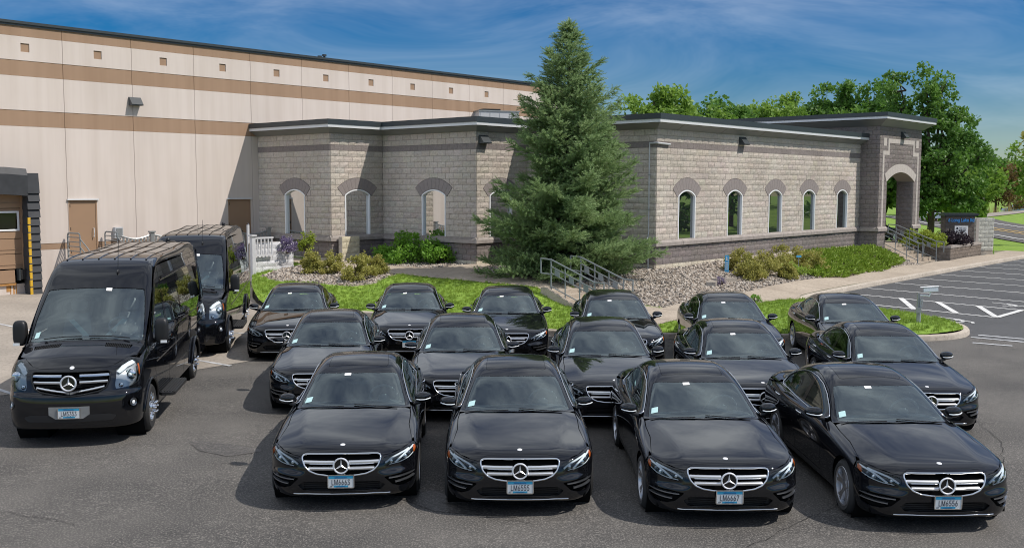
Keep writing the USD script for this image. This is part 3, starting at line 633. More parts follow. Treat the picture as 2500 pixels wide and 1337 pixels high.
# landing, guard panels and the picket fence of the ramp
TL = TW
ld = thing('door_landing', 'concrete landing and ramp deck along the warehouse doors', 'landing')
obj('deck', wbox(TL, (-8.15, .002, 1.10), (-.3, 1.15, 1.24)), M['concrete'], ld)
obj('deck_face', wbox(TL, (-8.1, .002, -.1), (-.35, 1.08, 1.10)), M['concrete'], ld)
for k in range(6): obj('step', wbox(TL, (-7.9, 1.15 + .28 * k, -.1), (-6.75, 1.15 + .28 * (k + 1), 1.05 - .19 * k)), M['concrete'], ld)
def guard(x, label):
    t = thing('guard_panel', label, 'guard rail')
    p = [(x, .12, 1.24), (x, .12, 2.18), (x, .16, 2.26), (x, .24, 2.28), (x, .92, 2.28), (x, 1.0, 2.26), (x, 1.04, 2.18), (x, 1.04, 1.24)]
    v, f = tube(p, .026); obj('frame', place(v, f, TL), M['rail'], t)
    for z in np.linspace(1.34, 2.14, 6):
        v, f = tube([(x, .12, z), (x, 1.04, z)], .018, 6); obj('bar', place(v, f, TL), M['rail'], t)
    for dz in (0, -.28, -.5):
        v, f = tube([(x, 1.04, 2.1 + dz), (x, 1.6, 1.78 + dz), (x, 2.3, 1.25 + dz)], .022, 6); obj('handrail', place(v, f, TL), M['rail'], t)
guard(-7.97, 'grey tubular guard panel left of the first brown door')
guard(-6.62, 'grey tubular guard panel right of the first brown door')
pf = thing('picket_fence', 'grey scalloped picket fence running behind the vans', 'fence')
xs = [-5.35, -3.55, -1.9, -.35]
for x in xs:
    post = MB(); post.add(*wbox(TL, (x - .07, 1.03, .9), (x + .07, 1.17, 2.24))); post.add(*wbox(TL, (x - .10, 1.0, 2.24), (x + .10, 1.20, 2.29)))
    obj('post', post.out(), M['galv'], pf)
for a, b in [(-6.6, -5.35)] + list(zip(xs, xs[1:])):
    n = int((b - a - .2) / .125)
    for k in range(n):
        t = (k + .5) / n; x = a + .1 + (b - a - .2) * t; top = 2.13 - .12 * math.sin(pi * t)
        obj('picket', wbox(TL, (x - .035, 1.08, 1.2), (x + .035, 1.11, top)), M['galv'], pf)
    pts = [(a + .08 + (b - a - .16) * t, 1.10, 2.15 - .12 * math.sin(pi * t)) for t in np.linspace(0, 1, 9)]
    v, f = tube(pts, .035, 6); obj('top_rail', place(v, f, TL), M['galv'], pf)
bx2 = thing('meter_box', 'small pale utility box on the wall behind the guard panel', 'utility box')
obj('case', wbox(TL, (-6.25, .004, 2.02), (-5.95, .16, 2.42)), M['grey_box'], bx2)
obj('cover', wbox(TL, (-6.22, .16, 2.06), (-5.98, .175, 2.38)), M['galv'], bx2)
rv = thing('roof_vent', 'small dark vent pipes on the warehouse roof edge', 'roof vent')
for k, (x, h) in enumerate(((4.1, .02), (4.35, .10))):
    v, f = tube([(x, -1.2, 9.25), (x, -1.2, 9.5 + h)], .05); obj('pipe', place(v, f, TW), M['trim_metal'], rv)
    v, f = tube([(x, -1.2, 9.5 + h), (x, -1.2, 9.58 + h)], .10); obj('cap', place(v, f, TW), M['trim_metal'], rv)

# ================================================================ office
CH, CW = 0.2134, 0.4267
ZL, ZC = 2.047, 5.888
OF = thing('office_building', 'single storey grey split block office with arched windows and an arched entrance porch', 'office building')
LIGHT, DARKB, BEIGE = (0.50, 0.447, 0.392), (0.215, 0.188, 0.178), (0.52, 0.47, 0.38)
BLOCKS = []                                   # (screen size, mesh, tint, wall path, name)
def block_mesh(x0, z0, x1, z1, rg, depth=.028):
    j = .006; xs = np.linspace(x0 + j, x1 - j, 4); zs = np.linspace(z0 + j, z1 - j, 3)
    X, Z = np.meshgrid(xs, zs, indexing='ij'); O = np.full(X.shape, depth * .45)
    O[1:-1, 1:-1] = depth + rg.uniform(-.008, .012, (2, 1)); O[1:-1, [0, -1]] += rg.uniform(0, .008, (2, 2)); O[[0, -1], 1] += rg.uniform(0, .010, 2)
    X[1:-1, 1:-1] += rg.uniform(-.03, .03, (2, 1)); Z[1:-1, 1:-1] += rg.uniform(-.02, .02, (2, 1))
    v = np.stack([X, O, Z], -1).reshape(-1, 3)
    f = []
    for a in range(3):
        for b in range(2):
            i = a * 3 + b; f += [(i, i + 3, i + 4), (i, i + 4, i + 1)]
    loop = [0, 3, 6, 9, 10, 11, 8, 5, 2, 1]; n = 12
    back = v[loop].copy(); back[:, 1] = -.003; v = np.vstack([v, back])
    for k in range(10):
        a, b = loop[k], loop[(k + 1) % 10]; f += [(a, n + k, n + (k + 1) % 10), (a, n + (k + 1) % 10, b)]
    return v, np.array(f)
def arch_shape(c, w, z0, zs, zc):
    h = zc - zs; R = (w * w / 4 + h * h) / (2 * h); a = math.asin(w / 2 / R); zc0 = zc - R
    t = np.linspace(a, -a, 17)
    return Polygon([(c - w / 2, z0), (c + w / 2, z0)] + [(c + R * math.sin(k), zc0 + R * math.cos(k)) for k in t]), R, zc0
def vous(c, R, zc0, r1, half, n):
    out = []
    for k in range(n):
        a, b = -half + 2 * half * k / n, -half + 2 * half * (k + 1) / n
        s = [(R + .012, a), (R + .012, (a + b) / 2), (R + .012, b), (r1, b), (r1, (a + b) / 2), (r1, a)]
        out.append(Polygon([(c + r * math.sin(t), zc0 + r * math.cos(t)) for r, t in s]))
    return out
def extr(poly, o0, o1, T):
    m = trimesh.creation.extrude_polygon(poly, o1 - o0, engine='earcut')
    v = np.array(m.vertices)[:, [0, 2, 1]]; v[:, 1] += o0
    return place(v, np.array(m.faces)[:, ::-1], T)
def screen(v):
    p = v.mean(0); d = np.linalg.norm(p - (0, 0, CAM_H)); return (v[:, 2].max() - v[:, 2].min()) * np.linalg.norm(np.ptp(v[:, :2], axis=0)) / d ** 2 if abs(p[0] / p[1]) < .53 else 0
def block_wall(T, region, holes, z0, tint, seed, wall, smooth_rows=(), length=None, row_tint=None, x_phase=0.0):
    rg = np.random.default_rng(seed); x0, zb, x1, z1 = region.bounds
    rect = region.equals(box(*region.bounds))
    cutter = unary_union(holes) if holes else Polygon()
    row = 0; z = z0
    while z < z1 - .01:
        if z + CH > zb + .01:
            off = (row % 2) * CW / 2 + x_phase
            k0 = math.floor((x0 - off) / CW)
            xs = off + CW * np.arange(k0, k0 + math.ceil((x1 - x0) / CW) + 3)
            for a, b in zip(xs, xs[1:]):
                a, b = max(a, x0), min(b, x1)
                if b - a < .05: continue
                cell = box(a, max(z, zb), b, min(z + CH, z1))
                t0 = row_tint(row) if row_tint else None
                base = np.array(t0 or tint) * (1 + rg.normal(0, .034)) * (1 + rg.normal(0, .012, 3))
                if not rect and not region.contains(cell):
                    cell2 = cell.intersection(region)
                else: cell2 = cell
                if cell2.intersects(cutter): cell2 = cell2.difference(cutter)
                if cell2.area < .004: continue
                if row in smooth_rows:
                    for q in polys(cell2.buffer(-.003)): v, f = extr(q, -.003, .020, T); BLOCKS.append((screen(v), v, f, np.array((.235, .205, .195)) * (1 + rg.normal(0, .03)), wall))
                elif cell2.area > cell.area * .999:
                    c = cell.bounds; v, f = block_mesh(c[0], c[1], c[2], c[3], rg); v, f = place(v, f[:, ::-1], T); BLOCKS.append((screen(v), v, f, base, wall))
                else:
                    for q in polys(cell2.buffer(-.006)): v, f = extr(q, -.003, .024, T); BLOCKS.append((screen(v), v, f, base, wall))
        row += 1; z += CH
def ledge_stone(T, a, b, z0=1.84, z1=2.047, depth=.10):
    pr = Polygon([(-.003, z0), (depth, z0), (depth, z1 - .085), (.03, z1), (-.003, z1)])
    m = trimesh.creation.extrude_polygon(pr, b - a - .008, engine='earcut')
    v = np.array(m.vertices); v = np.stack([v[:, 2] + a + .004, v[:, 0], v[:, 1]], -1)
    return place(v, np.array(m.faces), T)
def ledge(T, a, b, parent, seed):
    rg = np.random.default_rng(seed); n = max(1, round((b - a) / (CW * 2)))
    xs = np.linspace(a, b, n + 1)
    for p, q in zip(xs, xs[1:]): obj('sill_stone', ledge_stone(T, p, q, depth=.10 + rg.uniform(-.004, .006)), M['sill_stone'], parent)
def window(T, c, w, parent, z0=1.985, zs=3.58, zc=3.79, glass='mirror_glass'):
    shp, R, zc0 = arch_shape(c, w, z0, zs, zc)
    inner = shp.buffer(-.044, join_style=2)
    fr = extr(shp.difference(inner), -.10, .035, T)
    p = obj('window', fr, M['window_white'], parent)
    obj('pane', extr(inner.buffer(.004), -.075, -.06, T), M[glass], p)
    obj('window_sill', wbox(T, (c - w / 2 - .02, -.02, z0 - .055), (c + w / 2 + .02, .065, z0 - .002)), M['window_white'], p)
    half = math.asin(min(.99, (w / 2 + .05) / (R + .012))) + .03
    vs = vous(c, R, zc0, R + .43, half, 9)
    for q in vs: obj('arch_stone', extr(q.buffer(-.004), -.003, .034, T), M['smooth_block'], parent)
    return unary_union([shp] + vs).buffer(.006), shp
def plinth_tint(row): return DARKB if row >= 2 else BEIGE
WALLS = [  # name seed, start (u,n), along, out, length, windows, window width
    ((-5.45, -15.53), N2, -U2, 4.61, [2.41], 1.28, 0.21), ((-5.45, -10.92), U2, N2, 2.61, [1.28], 1.24, 0.0), ((-2.84, -10.92), N2, -U2, 5.07, [2.87], 1.28, 0.1),
    ((-2.84, -5.85), U2, N2, 2.84, [1.30], 1.24, 0.0), ((0, -5.85), N2, -U2, 5.85, [2.95], 1.28, 0.0), ((0, 0), U2, N2, 17.20, [1.96, 5.42, 8.74, 11.85, 15.25], 1.15, 0.0)]
for k, (st, d, o, ln, wins, ww, ph) in enumerate(WALLS):
    T = wframe(un(*st), d, o)
    wall_holes, shapes = [], []
    wl = child_path(OF, 'wall')
    for c in wins:
        h, s = window(T, c, ww, OF, glass='mirror_glass_coated' if k < 5 else 'mirror_glass'); wall_holes.append(h); shapes.append(s)
    v, f = extr(box(-.0, ZL, ln, ZC + .1).difference(unary_union(shapes)), -.25, 0.0, T)
    meta(put(wl, v, f, M['mortar']))
    obj('plinth_wall', wbox(T, (0, -.2, .4), (ln, .0, ZL)), M['mortar'], OF)
    block_wall(T, box(0, ZL, ln, ZC), wall_holes, ZL, LIGHT, 11 + k, wl, smooth_rows=(15,), x_phase=ph)
    block_wall(T, box(0, .76, ln, 1.835), [], .773, DARKB, 31 + k, wl, row_tint=plinth_tint, x_phase=ph)
    ledge(T, -.0 if k in (0, 2, 4) else -.10, ln + (.10 if k in (0, 2, 4) else -.10 if k in (1, 3) else 0), OF, 51 + k)
# entrance porch
PU, PW, PN = 17.20, 5.30, .90
TP = wframe(un(PU, PN), U2, N2)
ash, aR, az0 = arch_shape(PW / 2, 3.40, 1.0, 4.18, 4.60)
avs = vous(PW / 2, aR, az0, aR + .42, math.asin(1.7 / aR) + .03, 13)
trims = []
for m in (0, 1):
    f_ = (lambda a, b: (a, b)) if m == 0 else (lambda a, b: (PW - b, PW - a))
    for a, b, z0, z1 in ((.36, .54, 2.05, 5.40), (.36, 1.15, 5.40, 5.60), (.97, 1.15, 5.60, 5.97), (.42, .78, 5.82, 6.20)):
        x0, x1 = f_(a, b); trims.append(box(x0, z0, x1, z1))
trims.append(box(.97, 5.97, PW - .97, 6.18))
wl = child_path(OF, 'wall')
v, f = extr(box(0, 1.0, PW, 6.73).difference(ash), -.80, 0.0, TP); meta(put(wl, v, f, M['mortar']))
block_wall(TP, box(0, ZL, PW, 6.73), [ash.buffer(.005)] + avs + [t.buffer(.004) for t in trims], ZL, DARKB, 71, wl)
block_wall(TP, box(0, .76, .95, 1.835), [], .773, DARKB, 72, wl); block_wall(TP, box(PW - .95, .76, PW, 1.835), [], .773, DARKB, 73, wl)
for q in avs: obj('arch_stone', extr(q.buffer(-.004), -.003, .045, TP), M['pale_stone'], OF)
for t in trims:
    x0, z0, x1, z1 = t.bounds
    if z1 - z0 > 1:
        zz = np.arange(z0, z1 + .01, .42); zz[-1] = z1
        for a, b in zip(zz, zz[1:]): obj('trim_stone', extr(box(x0, a + .004, x1, b - .004), -.003, .034, TP), M['pale_stone'], OF)
    else:
        n = max(1, round((x1 - x0) / .43)); xx = np.linspace(x0, x1, n + 1)
        for a, b in zip(xx, xx[1:]): obj('trim_stone', extr(box(a + .004, z0, b - .004, z1), -.003, .034, TP), M['pale_stone'], OF)
for a, b in ((-.10, 1.0), (PW - 1.0, PW + .10)): ledge(TP, a, b, OF, 75)
TS = wframe(un(PU, -8.0), N2, -U2)            # its left flank, also above the main roof
side = unary_union([box(0, 6.30, 8.0, 6.73), box(8.0, .76, 8.9, 6.73)])
wl = child_path(OF, 'wall'); v, f = extr(side, -.25, 0.0, TS); meta(put(wl, v, f, M['mortar']))
block_wall(TS, side.intersection(box(0, ZL, 8.9, 6.73)), [], ZL, DARKB, 77, wl); block_wall(TS, box(8.0, .76, 8.9, 1.835), [], .773, DARKB, 78, wl)
ledge(TS, 8.1, 8.9, OF, 79)
TR = wframe(un(PU + PW, .9), -N2, U2)         # right flank, open between the piers
rside = box(0, 1.0, 8.9, 6.73).difference(arch_shape(2.1, 2.5, 1.0, 4.18, 4.55)[0])
wl = child_path(OF, 'wall'); v, f = extr(rside, -.30, 0.0, TR); meta(put(wl, v, f, M['mortar']))
block_wall(TR, box(0, ZL, 8.9, 6.73), [arch_shape(2.1, 2.5, 1.0, 4.18, 4.55)[0]], ZL, DARKB, 80, wl)
# pier reveals inside the arch (block lined)
TI = wframe(un(PU + PW - .95, .9), -N2, -U2)
wl = child_path(OF, 'wall'); meta(put(wl, *wbox(TI, (0.0, -.02, 1.0), (.8, -.001, 4.15)), M['mortar']))
block_wall(TI, box(.01, 1.0, .79, 4.15), [], ZL - 5 * CH, DARKB, 81, wl)
TB = wframe(un(PU, -3.2), U2, N2)
obj('porch_wall', wbox(TB, (0.0, -.2, 1.0), (PW - .3, 0, 6.3)), M['smooth_block'], OF)
obj('porch_ceiling', wbox(TB, (.25, 0.002, 4.9), (PW - .3, 3.3, 5.0)), M['cove'], OF)
obj('porch_side', wbox(TB, (0.0, 0.002, 1.0), (.2, 3.2, 4.9)), M['smooth_block'], OF)
obj('porch_floor', wbox(TB, (.0, .0, .3), (PW, 4.1, 1.14)), M['walk'], OF)
dr = obj('entrance_door', wbox(TB, (1.7, .002, 1.14), (3.6, .06, 3.3)), M['mirror_glass'], OF)
obj('door_frame', wbox(TB, (1.6, .002, 3.3), (3.7, .08, 3.4)), M['trim_metal'], dr)
def sweep(path, prof):
    """profile (off, z) along a path in (u, n), mitred; off to the left of travel."""
    P = np.array(path, float); d = np.diff(P, axis=0); d /= np.linalg.norm(d, axis=1, keepdims=True); l = np.stack([-d[:, 1], d[:, 0]], -1)
    mit = [l[0]] + [(a + b) / (1 + a @ b) for a, b in zip(l, l[1:])] + [l[-1]]
    V = np.array([[(*un(*(P[i] + mit[i] * o)), z) for o, z in prof] for i in range(len(P))]); n, k = V.shape[:2]
    v, f = [], []
    for i in range(n - 1):
        for j in range(k - 1):
            b = len(v); v += [V[i, j], V[i + 1, j], V[i + 1, j + 1], V[i, j + 1]]; f += [(b, b + 2, b + 1), (b, b + 3, b + 2)]
    return np.array(v), np.array(f)
RP = [(-5.45, -15.6), (-5.45, -10.92), (-2.84, -10.92), (-2.84, -5.85), (0, -5.85), (0, 0), (17.19, 0)]
obj('cornice_cove', sweep(RP, [(0.0, 5.885), (.045, 5.885), (.37, 6.085)]), M['cove'], OF)
obj('cornice_strip', sweep(RP, [(.37, 6.085), (.395, 6.085), (.40, 6.195)]), M['white_strip'], OF)
obj('coping', sweep(RP, [(.39, 6.196), (.42, 6.196), (.42, 6.385), (-.35, 6.385), (-.35, 6.2)]), M['trim_metal'], OF)
def cornice_joint(u):
    a, b = un(u, .05), un(u, .371); return tube([(a[0], a[1], 5.882), (b[0], b[1], 6.082)], .006, 4)
for u in (1.2, 4.2, 7.2, 10.2, 13.2, 16.2): obj('cove_joint', cornice_joint(u), M['seam'], OF)
pp = Polygon([tuple(un(*q)) for q in [(-5.45, -15.6), (-5.45, -11), (-2.84, -11), (-2.84, -5.9), (0, -5.9), (0, -.05), (17.2, -.05), (22.4, -.05), (22.4, -22), (0, -22)]])
v, f = tri(pp); obj('roof', (np.column_stack([v, np.full(len(v), 6.22)]), f), M['roof'], OF)
PPth = [(PU, -8.0), (PU, PN), (PU + PW, PN), (PU + PW, -8.0)]
obj('cornice_cove', sweep(PPth, [(0.0, 6.725), (.045, 6.725), (.50, 7.02)]), M['cove'], OF)
obj('cornice_strip', sweep(PPth, [(.50, 7.02), (.525, 7.02), (.53, 7.13)]), M['white_strip'], OF)
obj('coping', sweep(PPth, [(.52, 7.131), (.555, 7.131), (.555, 7.32), (-.4, 7.32), (-.4, 7.1)]), M['trim_metal'], OF)
v, f = tri(Polygon([tuple(un(*q)) for q in PPth])); obj('roof', (np.column_stack([v, np.full(len(v), 7.12)]), f), M['roof'], OF)
# blocks: the 300 that show largest are pieces of their own, the rest one part
BLOCKS.sort(key=lambda b: -b[0])
rest = MB()
for i, (s, v, f, t, wl) in enumerate(BLOCKS):
    if i < 300: obj('block', (v, f), M['block'], wl, tint=np.tile(t, (len(v), 1)))
    else: rest.add(v, f, t)
obj('blockwork', rest.out(), M['block'], OF, kind='stuff', tint=rest.tint())
# things on the office
TF, TD, TG = wframe(un(0, 0), U2, N2), wframe(un(-2.84, -5.85), U2, N2), wframe(un(0, -5.85), N2, -U2)
wall_light(TF, 5.86, 5.68, 'black wedge wall light above the long front window row')
wall_light(TD, .32, 5.62, 'black wedge wall light at the block corner left of the spruce')
wall_light(TP, PW / 2 + .1, 6.42, 'black wedge wall light high on the entrance porch')
cd = thing('conduit_pipe', 'pale metal conduit pipe climbing the dark side of the office corner', 'conduit')
v, f = tube([(5.60, .07, 1.0), (5.60, .07, 1.75), (5.60, .14, 1.9), (5.60, .14, 2.1), (5.60, .07, 2.25), (5.60, .07, 5.40)], .022, 8); obj('riser', place(v, f, TG), M['grey_box'], cd)
v, f = tube([(5.60, .07, 5.40), (5.95, .07, 5.40)], .03, 8); obj('elbow', place(v, f, TG), M['grey_box'], cd)
v, f = tube([(-.08, .08, 5.40), (.72, .08, 5.37)], .034, 8); obj('arm', place(v, f, TF), M['grey_box'], cd)
for z in (3.1, 4.3): obj('clamp', wbox(TG, (5.56, .03, z), (5.64, .1, z + .03)), M['galv'], cd)
ac = thing('rooftop_unit', 'pale grey air conditioning unit on the office roof left of the spruce', 'air conditioner')
TA = wframe(un(3.4, -14.2), U2, N2)
AO = np.array([-1.62, 50.2]); TA = wframe(AO, np.array([.93, .37]), np.array([.37, -.93]))
obj('case', wbox(TA, (0, -1.2, 6.2), (2.1, 0, 7.58)), M['grey_box'], ac)
obj('lid', wbox(TA, (-.04, -1.24, 7.58), (2.14, .04, 7.63)), M['galv'], ac)
for k in range(4): obj('access_panel', wbox(TA, (.06 + .51 * k, .002, 6.5), (.52 + .51 * k, .018, 7.5)), M['grey_box'], ac)
obj('fan_cowl', wbox(TA, (.3, -.9, 7.63), (1.2, -.2, 7.72)), M['black_plastic'], ac)
# front steps and their rails
st = thing('lawn_steps', 'tan concrete steps leading down from the walkway beside the lawn', 'steps')
TT = wframe(un(-6.35, .33), U2, N2)
for k in range(5):
    zt = .86 - .115 * k - .06
    obj('step', wbox(TT, (0, .28 * k, -.2), (1.6, .28 * (k + 1) + .003 * (4 - k), zt)), M['walk'], st)
for s, m in ((-.12, 'l'), (1.6, 'r')):
    pr = Polygon([(-.1, -.2), (-.1, .93), (.1, .93), (1.5, .33), (1.5, -.2)])
    mm = trimesh.creation.extrude_polygon(pr, .12, engine='earcut'); v = np.array(mm.vertices); v = np.stack([v[:, 2] + s, v[:, 0], v[:, 1] - .02], -1)
    obj('cheek_wall', place(v, np.array(mm.faces), TT), M['walk'], st)
def stair_rail(T, x, top, bot, n0, n1, label, zb0, zb1, panels=True, ext=.40, r=.024, mats='rail'):
    t = thing('handrail', label, 'handrail')
    m = M[mats]
    P = lambda n, z: (x, n, z)
    loop = [P(n0 - ext, top - .42), P(n0 - ext, top + .02), P(n0, top), P(n1, bot), P(n1 + ext * .85, bot - .01), P(n1 + ext * .85, zb1 + .45)]
    for a, b in zip(loop, loop[1:]): v, f = tube([a, b], r, 8); obj('top_rail', place(v, f, T), m, t)
    v, f = tube([P(n0 - ext, top - .42), P(n0, top - .44)], r, 8); obj('return', place(v, f, T), m, t)
    for k in range(4):
        n = n0 + (n1 - n0) * k / 3; zt = top + (bot - top) * k / 3; zb = zb0 + (zb1 - zb0) * k / 3
        v, f = tube([P(n, zb - .1), P(n, zt)], r if k in (0, 3) else r * .8, 8); obj('post', place(v, f, T), m, t)
    for dz in (.20, .40, .80):
        v, f = tube([P(n0, top - dz), P(n1, bot - dz)], r * .7, 6); obj('bar', place(v, f, T), m, t)
    if panels:
        for k in range(3):
            c = n0 + (n1 - n0) * (k + .5) / 3 - .04; zc = top + (bot - top) * ((c + .04 - n0) / (n1 - n0)) - .30
            sl = (bot - top) / (n1 - n0)
            V = [(x - .006, c - .09, zc + .1 - .09 * sl), (x - .006, c + .09, zc + .1 + .09 * sl), (x - .006, c + .09, zc - .1 + .09 * sl), (x - .006, c - .09, zc - .1 - .09 * sl)]
            V = np.array(V + [(x + .006, b, c_) for _, b, c_ in V]); q = np.array([(0, 1, 2, 3), (7, 6, 5, 4), (0, 4, 5, 1), (1, 5, 6, 2), (2, 6, 7, 3), (3, 7, 4, 0)])
            obj('infill_plate', place(V, np.vstack([q[:, [0, 1, 2]], q[:, [0, 2, 3]]]), T), M['rail'], t)
stair_rail(TT, .08, 1.74, .20 + .96, .14, 1.75, 'grey handrail with infill plates, left of the two at the lawn steps', .80, .26)
stair_rail(TT, 1.52, 1.74, .20 + .96, .14, 1.75, 'grey handrail with infill plates, right of the two at the lawn steps under the spruce', .80, .26)
es = thing('porch_steps', 'pale concrete steps climbing to the arched entrance porch', 'steps')
for k in range(5): obj('step', wbox(TP, (.98, .003 + .30 * k, .1), (4.6, .30 * (k + 1), 1.14 - .155 * (k + 1))), M['walk'], es)
stair_rail(TP, 1.05, 2.02, 1.30, -.05, 1.55, 'grey handrail at the left side of the porch steps', 1.14, .38, panels=False, ext=.3)
stair_rail(TP, 2.9, 2.06, 1.32, -.2, 1.75, 'grey handrail in the middle of the porch steps', 1.14, .38, panels=True, ext=.4)

# ================================================================ planting
def leaf_quad(sz, n=1):
    return np.array([(0, 0, 0), (.5 * sz, .34 * sz, .10 * sz), (sz, 0, 0), (.5 * sz, -.34 * sz, .10 * sz)]), np.array([(0, 1, 2), (0, 2, 3)])
def rand_rot(rg, n):
    q = rg.normal(size=(n, 4)); q /= np.linalg.norm(q, axis=1, keepdims=True); w, x, y, z = q.T
    return np.stack([np.stack([1 - 2 * (y * y + z * z), 2 * (x * y - z * w), 2 * (x * z + y * w)], -1), np.stack([2 * (x * y + z * w), 1 - 2 * (x * x + z * z), 2 * (y * z - x * w)], -1), np.stack([2 * (x * z - y * w), 2 * (y * z + x * w), 1 - 2 * (x * x + y * y)], -1)], 1)
def scatter(proto, pos, R, sc):
    """copies of proto (v, f) at pos with rotations R and sizes sc, as one mesh."""
    v, f = proto; n = len(pos)
    V = np.einsum('nij,kj->nki', R, v) * np.asarray(sc)[:, None, None] + pos[:, None]
    return V.reshape(-1, 3), (f[None] + (np.arange(n) * len(v))[:, None, None]).reshape(-1, 3)
def leaves(pos, size, rg, jitter=.35):
    return scatter(leaf_quad(1.0), pos, rand_rot(rg, len(pos)), size * (1 + rg.uniform(-jitter, jitter, len(pos))))
def clumps(centers, radii, per, rg, flat=.8):
    c = np.repeat(centers, per, 0); r = np.repeat(radii, per)
    d = rg.normal(size=(len(c), 3)); d /= np.linalg.norm(d, axis=1, keepdims=True)
    return c + d * (r * rg.uniform(.35, 1.0, len(c)) ** .6)[:, None] * (1, 1, flat)
def broad_tree(name, label, cat, base, h, lobes, per, leaf, mt, seed, group=None, trunk_r=.16, clump_r=.75, nclump=60, trunk_h=None):
    """lobes: (dx, dy, z, rx, rz): ellipsoids of the crown, filled by leaf clumps."""
    rg = np.random.default_rng(seed)
    t = thing(name, label, cat, base, 0, group)
    C, W = [], sum(l[3] ** 2 * l[4] for l in lobes) ** 1.0
    tw = MB(); th = trunk_h or h * .35
    tw.add(*tube([(0, 0, -.3), (0, 0, .3), (.05, .02, th * .6), (.0, .0, th)], (trunk_r * 1.3, trunk_r, trunk_r * .85, trunk_r * .7), 9))
    for dx, dy, z, rx, rz in lobes:
        n = max(4, int(nclump * rx ** 2 * rz / W))
        d = rg.normal(size=(n, 3)); d /= np.linalg.norm(d, axis=1, keepdims=True); k = rg.uniform(.25, 1, n) ** .45
        c = np.array([dx, dy, z]) + d * k[:, None] * (rx, rx, rz); C.append(c)
        tw.add(*tube([(0, 0, th * .8), (dx * .45, dy * .45, (th + z) / 2), (dx * .9, dy * .9, z + rz * .4)], (trunk_r * .55, trunk_r * .38, trunk_r * .12), 6))
        for j in range(0, n, 4): tw.add(*tube([(dx * .7, dy * .7, z - rz * .2), tuple(c[j])], (trunk_r * .22, trunk_r * .07), 4))
    C = np.vstack(C)
    pos = clumps(C, clump_r * rg.uniform(.6, 1.25, len(C)), per, rg)
    pos = pos[pos[:, 2] > .15]
    obj('trunk', tw.out(), M['bark'], t)
    obj('crown', leaves(pos, leaf, rg), M[mt], t)
    return t
def shrub(name, label, x, y, r, h, n, leaf, mt, seed, group=None, z=None, twigs=True):
    rg = np.random.default_rng(seed)
    z0 = float(bank_z(np.array([x]), np.array([y]))[0]) if z is None else z
    t = thing(name, label, 'shrub', (x, y, z0), 0, group)
    k = 26; d = rg.normal(size=(k, 3)); d[:, 2] = np.abs(d[:, 2]) * .9; d /= np.linalg.norm(d, axis=1, keepdims=True)
    c = d * (r, r, h) * rg.uniform(.45, .92, k)[:, None] + (0, 0, .06)
    pos = clumps(c, np.full(k, r * .30) * rg.uniform(.7, 1.2, k), n // k, rg, .9); pos = pos[pos[:, 2] > .01]
    spikes = d[rg.integers(0, k, 14)] * (r, r, h) * rg.uniform(.95, 1.18, 14)[:, None]
    sp = np.repeat(spikes, 8, 0) * rg.uniform(.85, 1.05, (112, 1)) + rg.normal(0, .02, (112, 3)); pos = np.vstack([pos, sp[sp[:, 2] > .02]])
    tw = MB()
    for q in c[:14]: tw.add(*tube([(q[0] * .12, q[1] * .12, -.05), tuple(q * .55 + (0, 0, .02)), tuple(q)], (.014, .010, .005), 4))
    obj('stem', tw.out(), M['bark'], t); obj('foliage', leaves(pos, leaf, rg), M[mt], t)
    return t
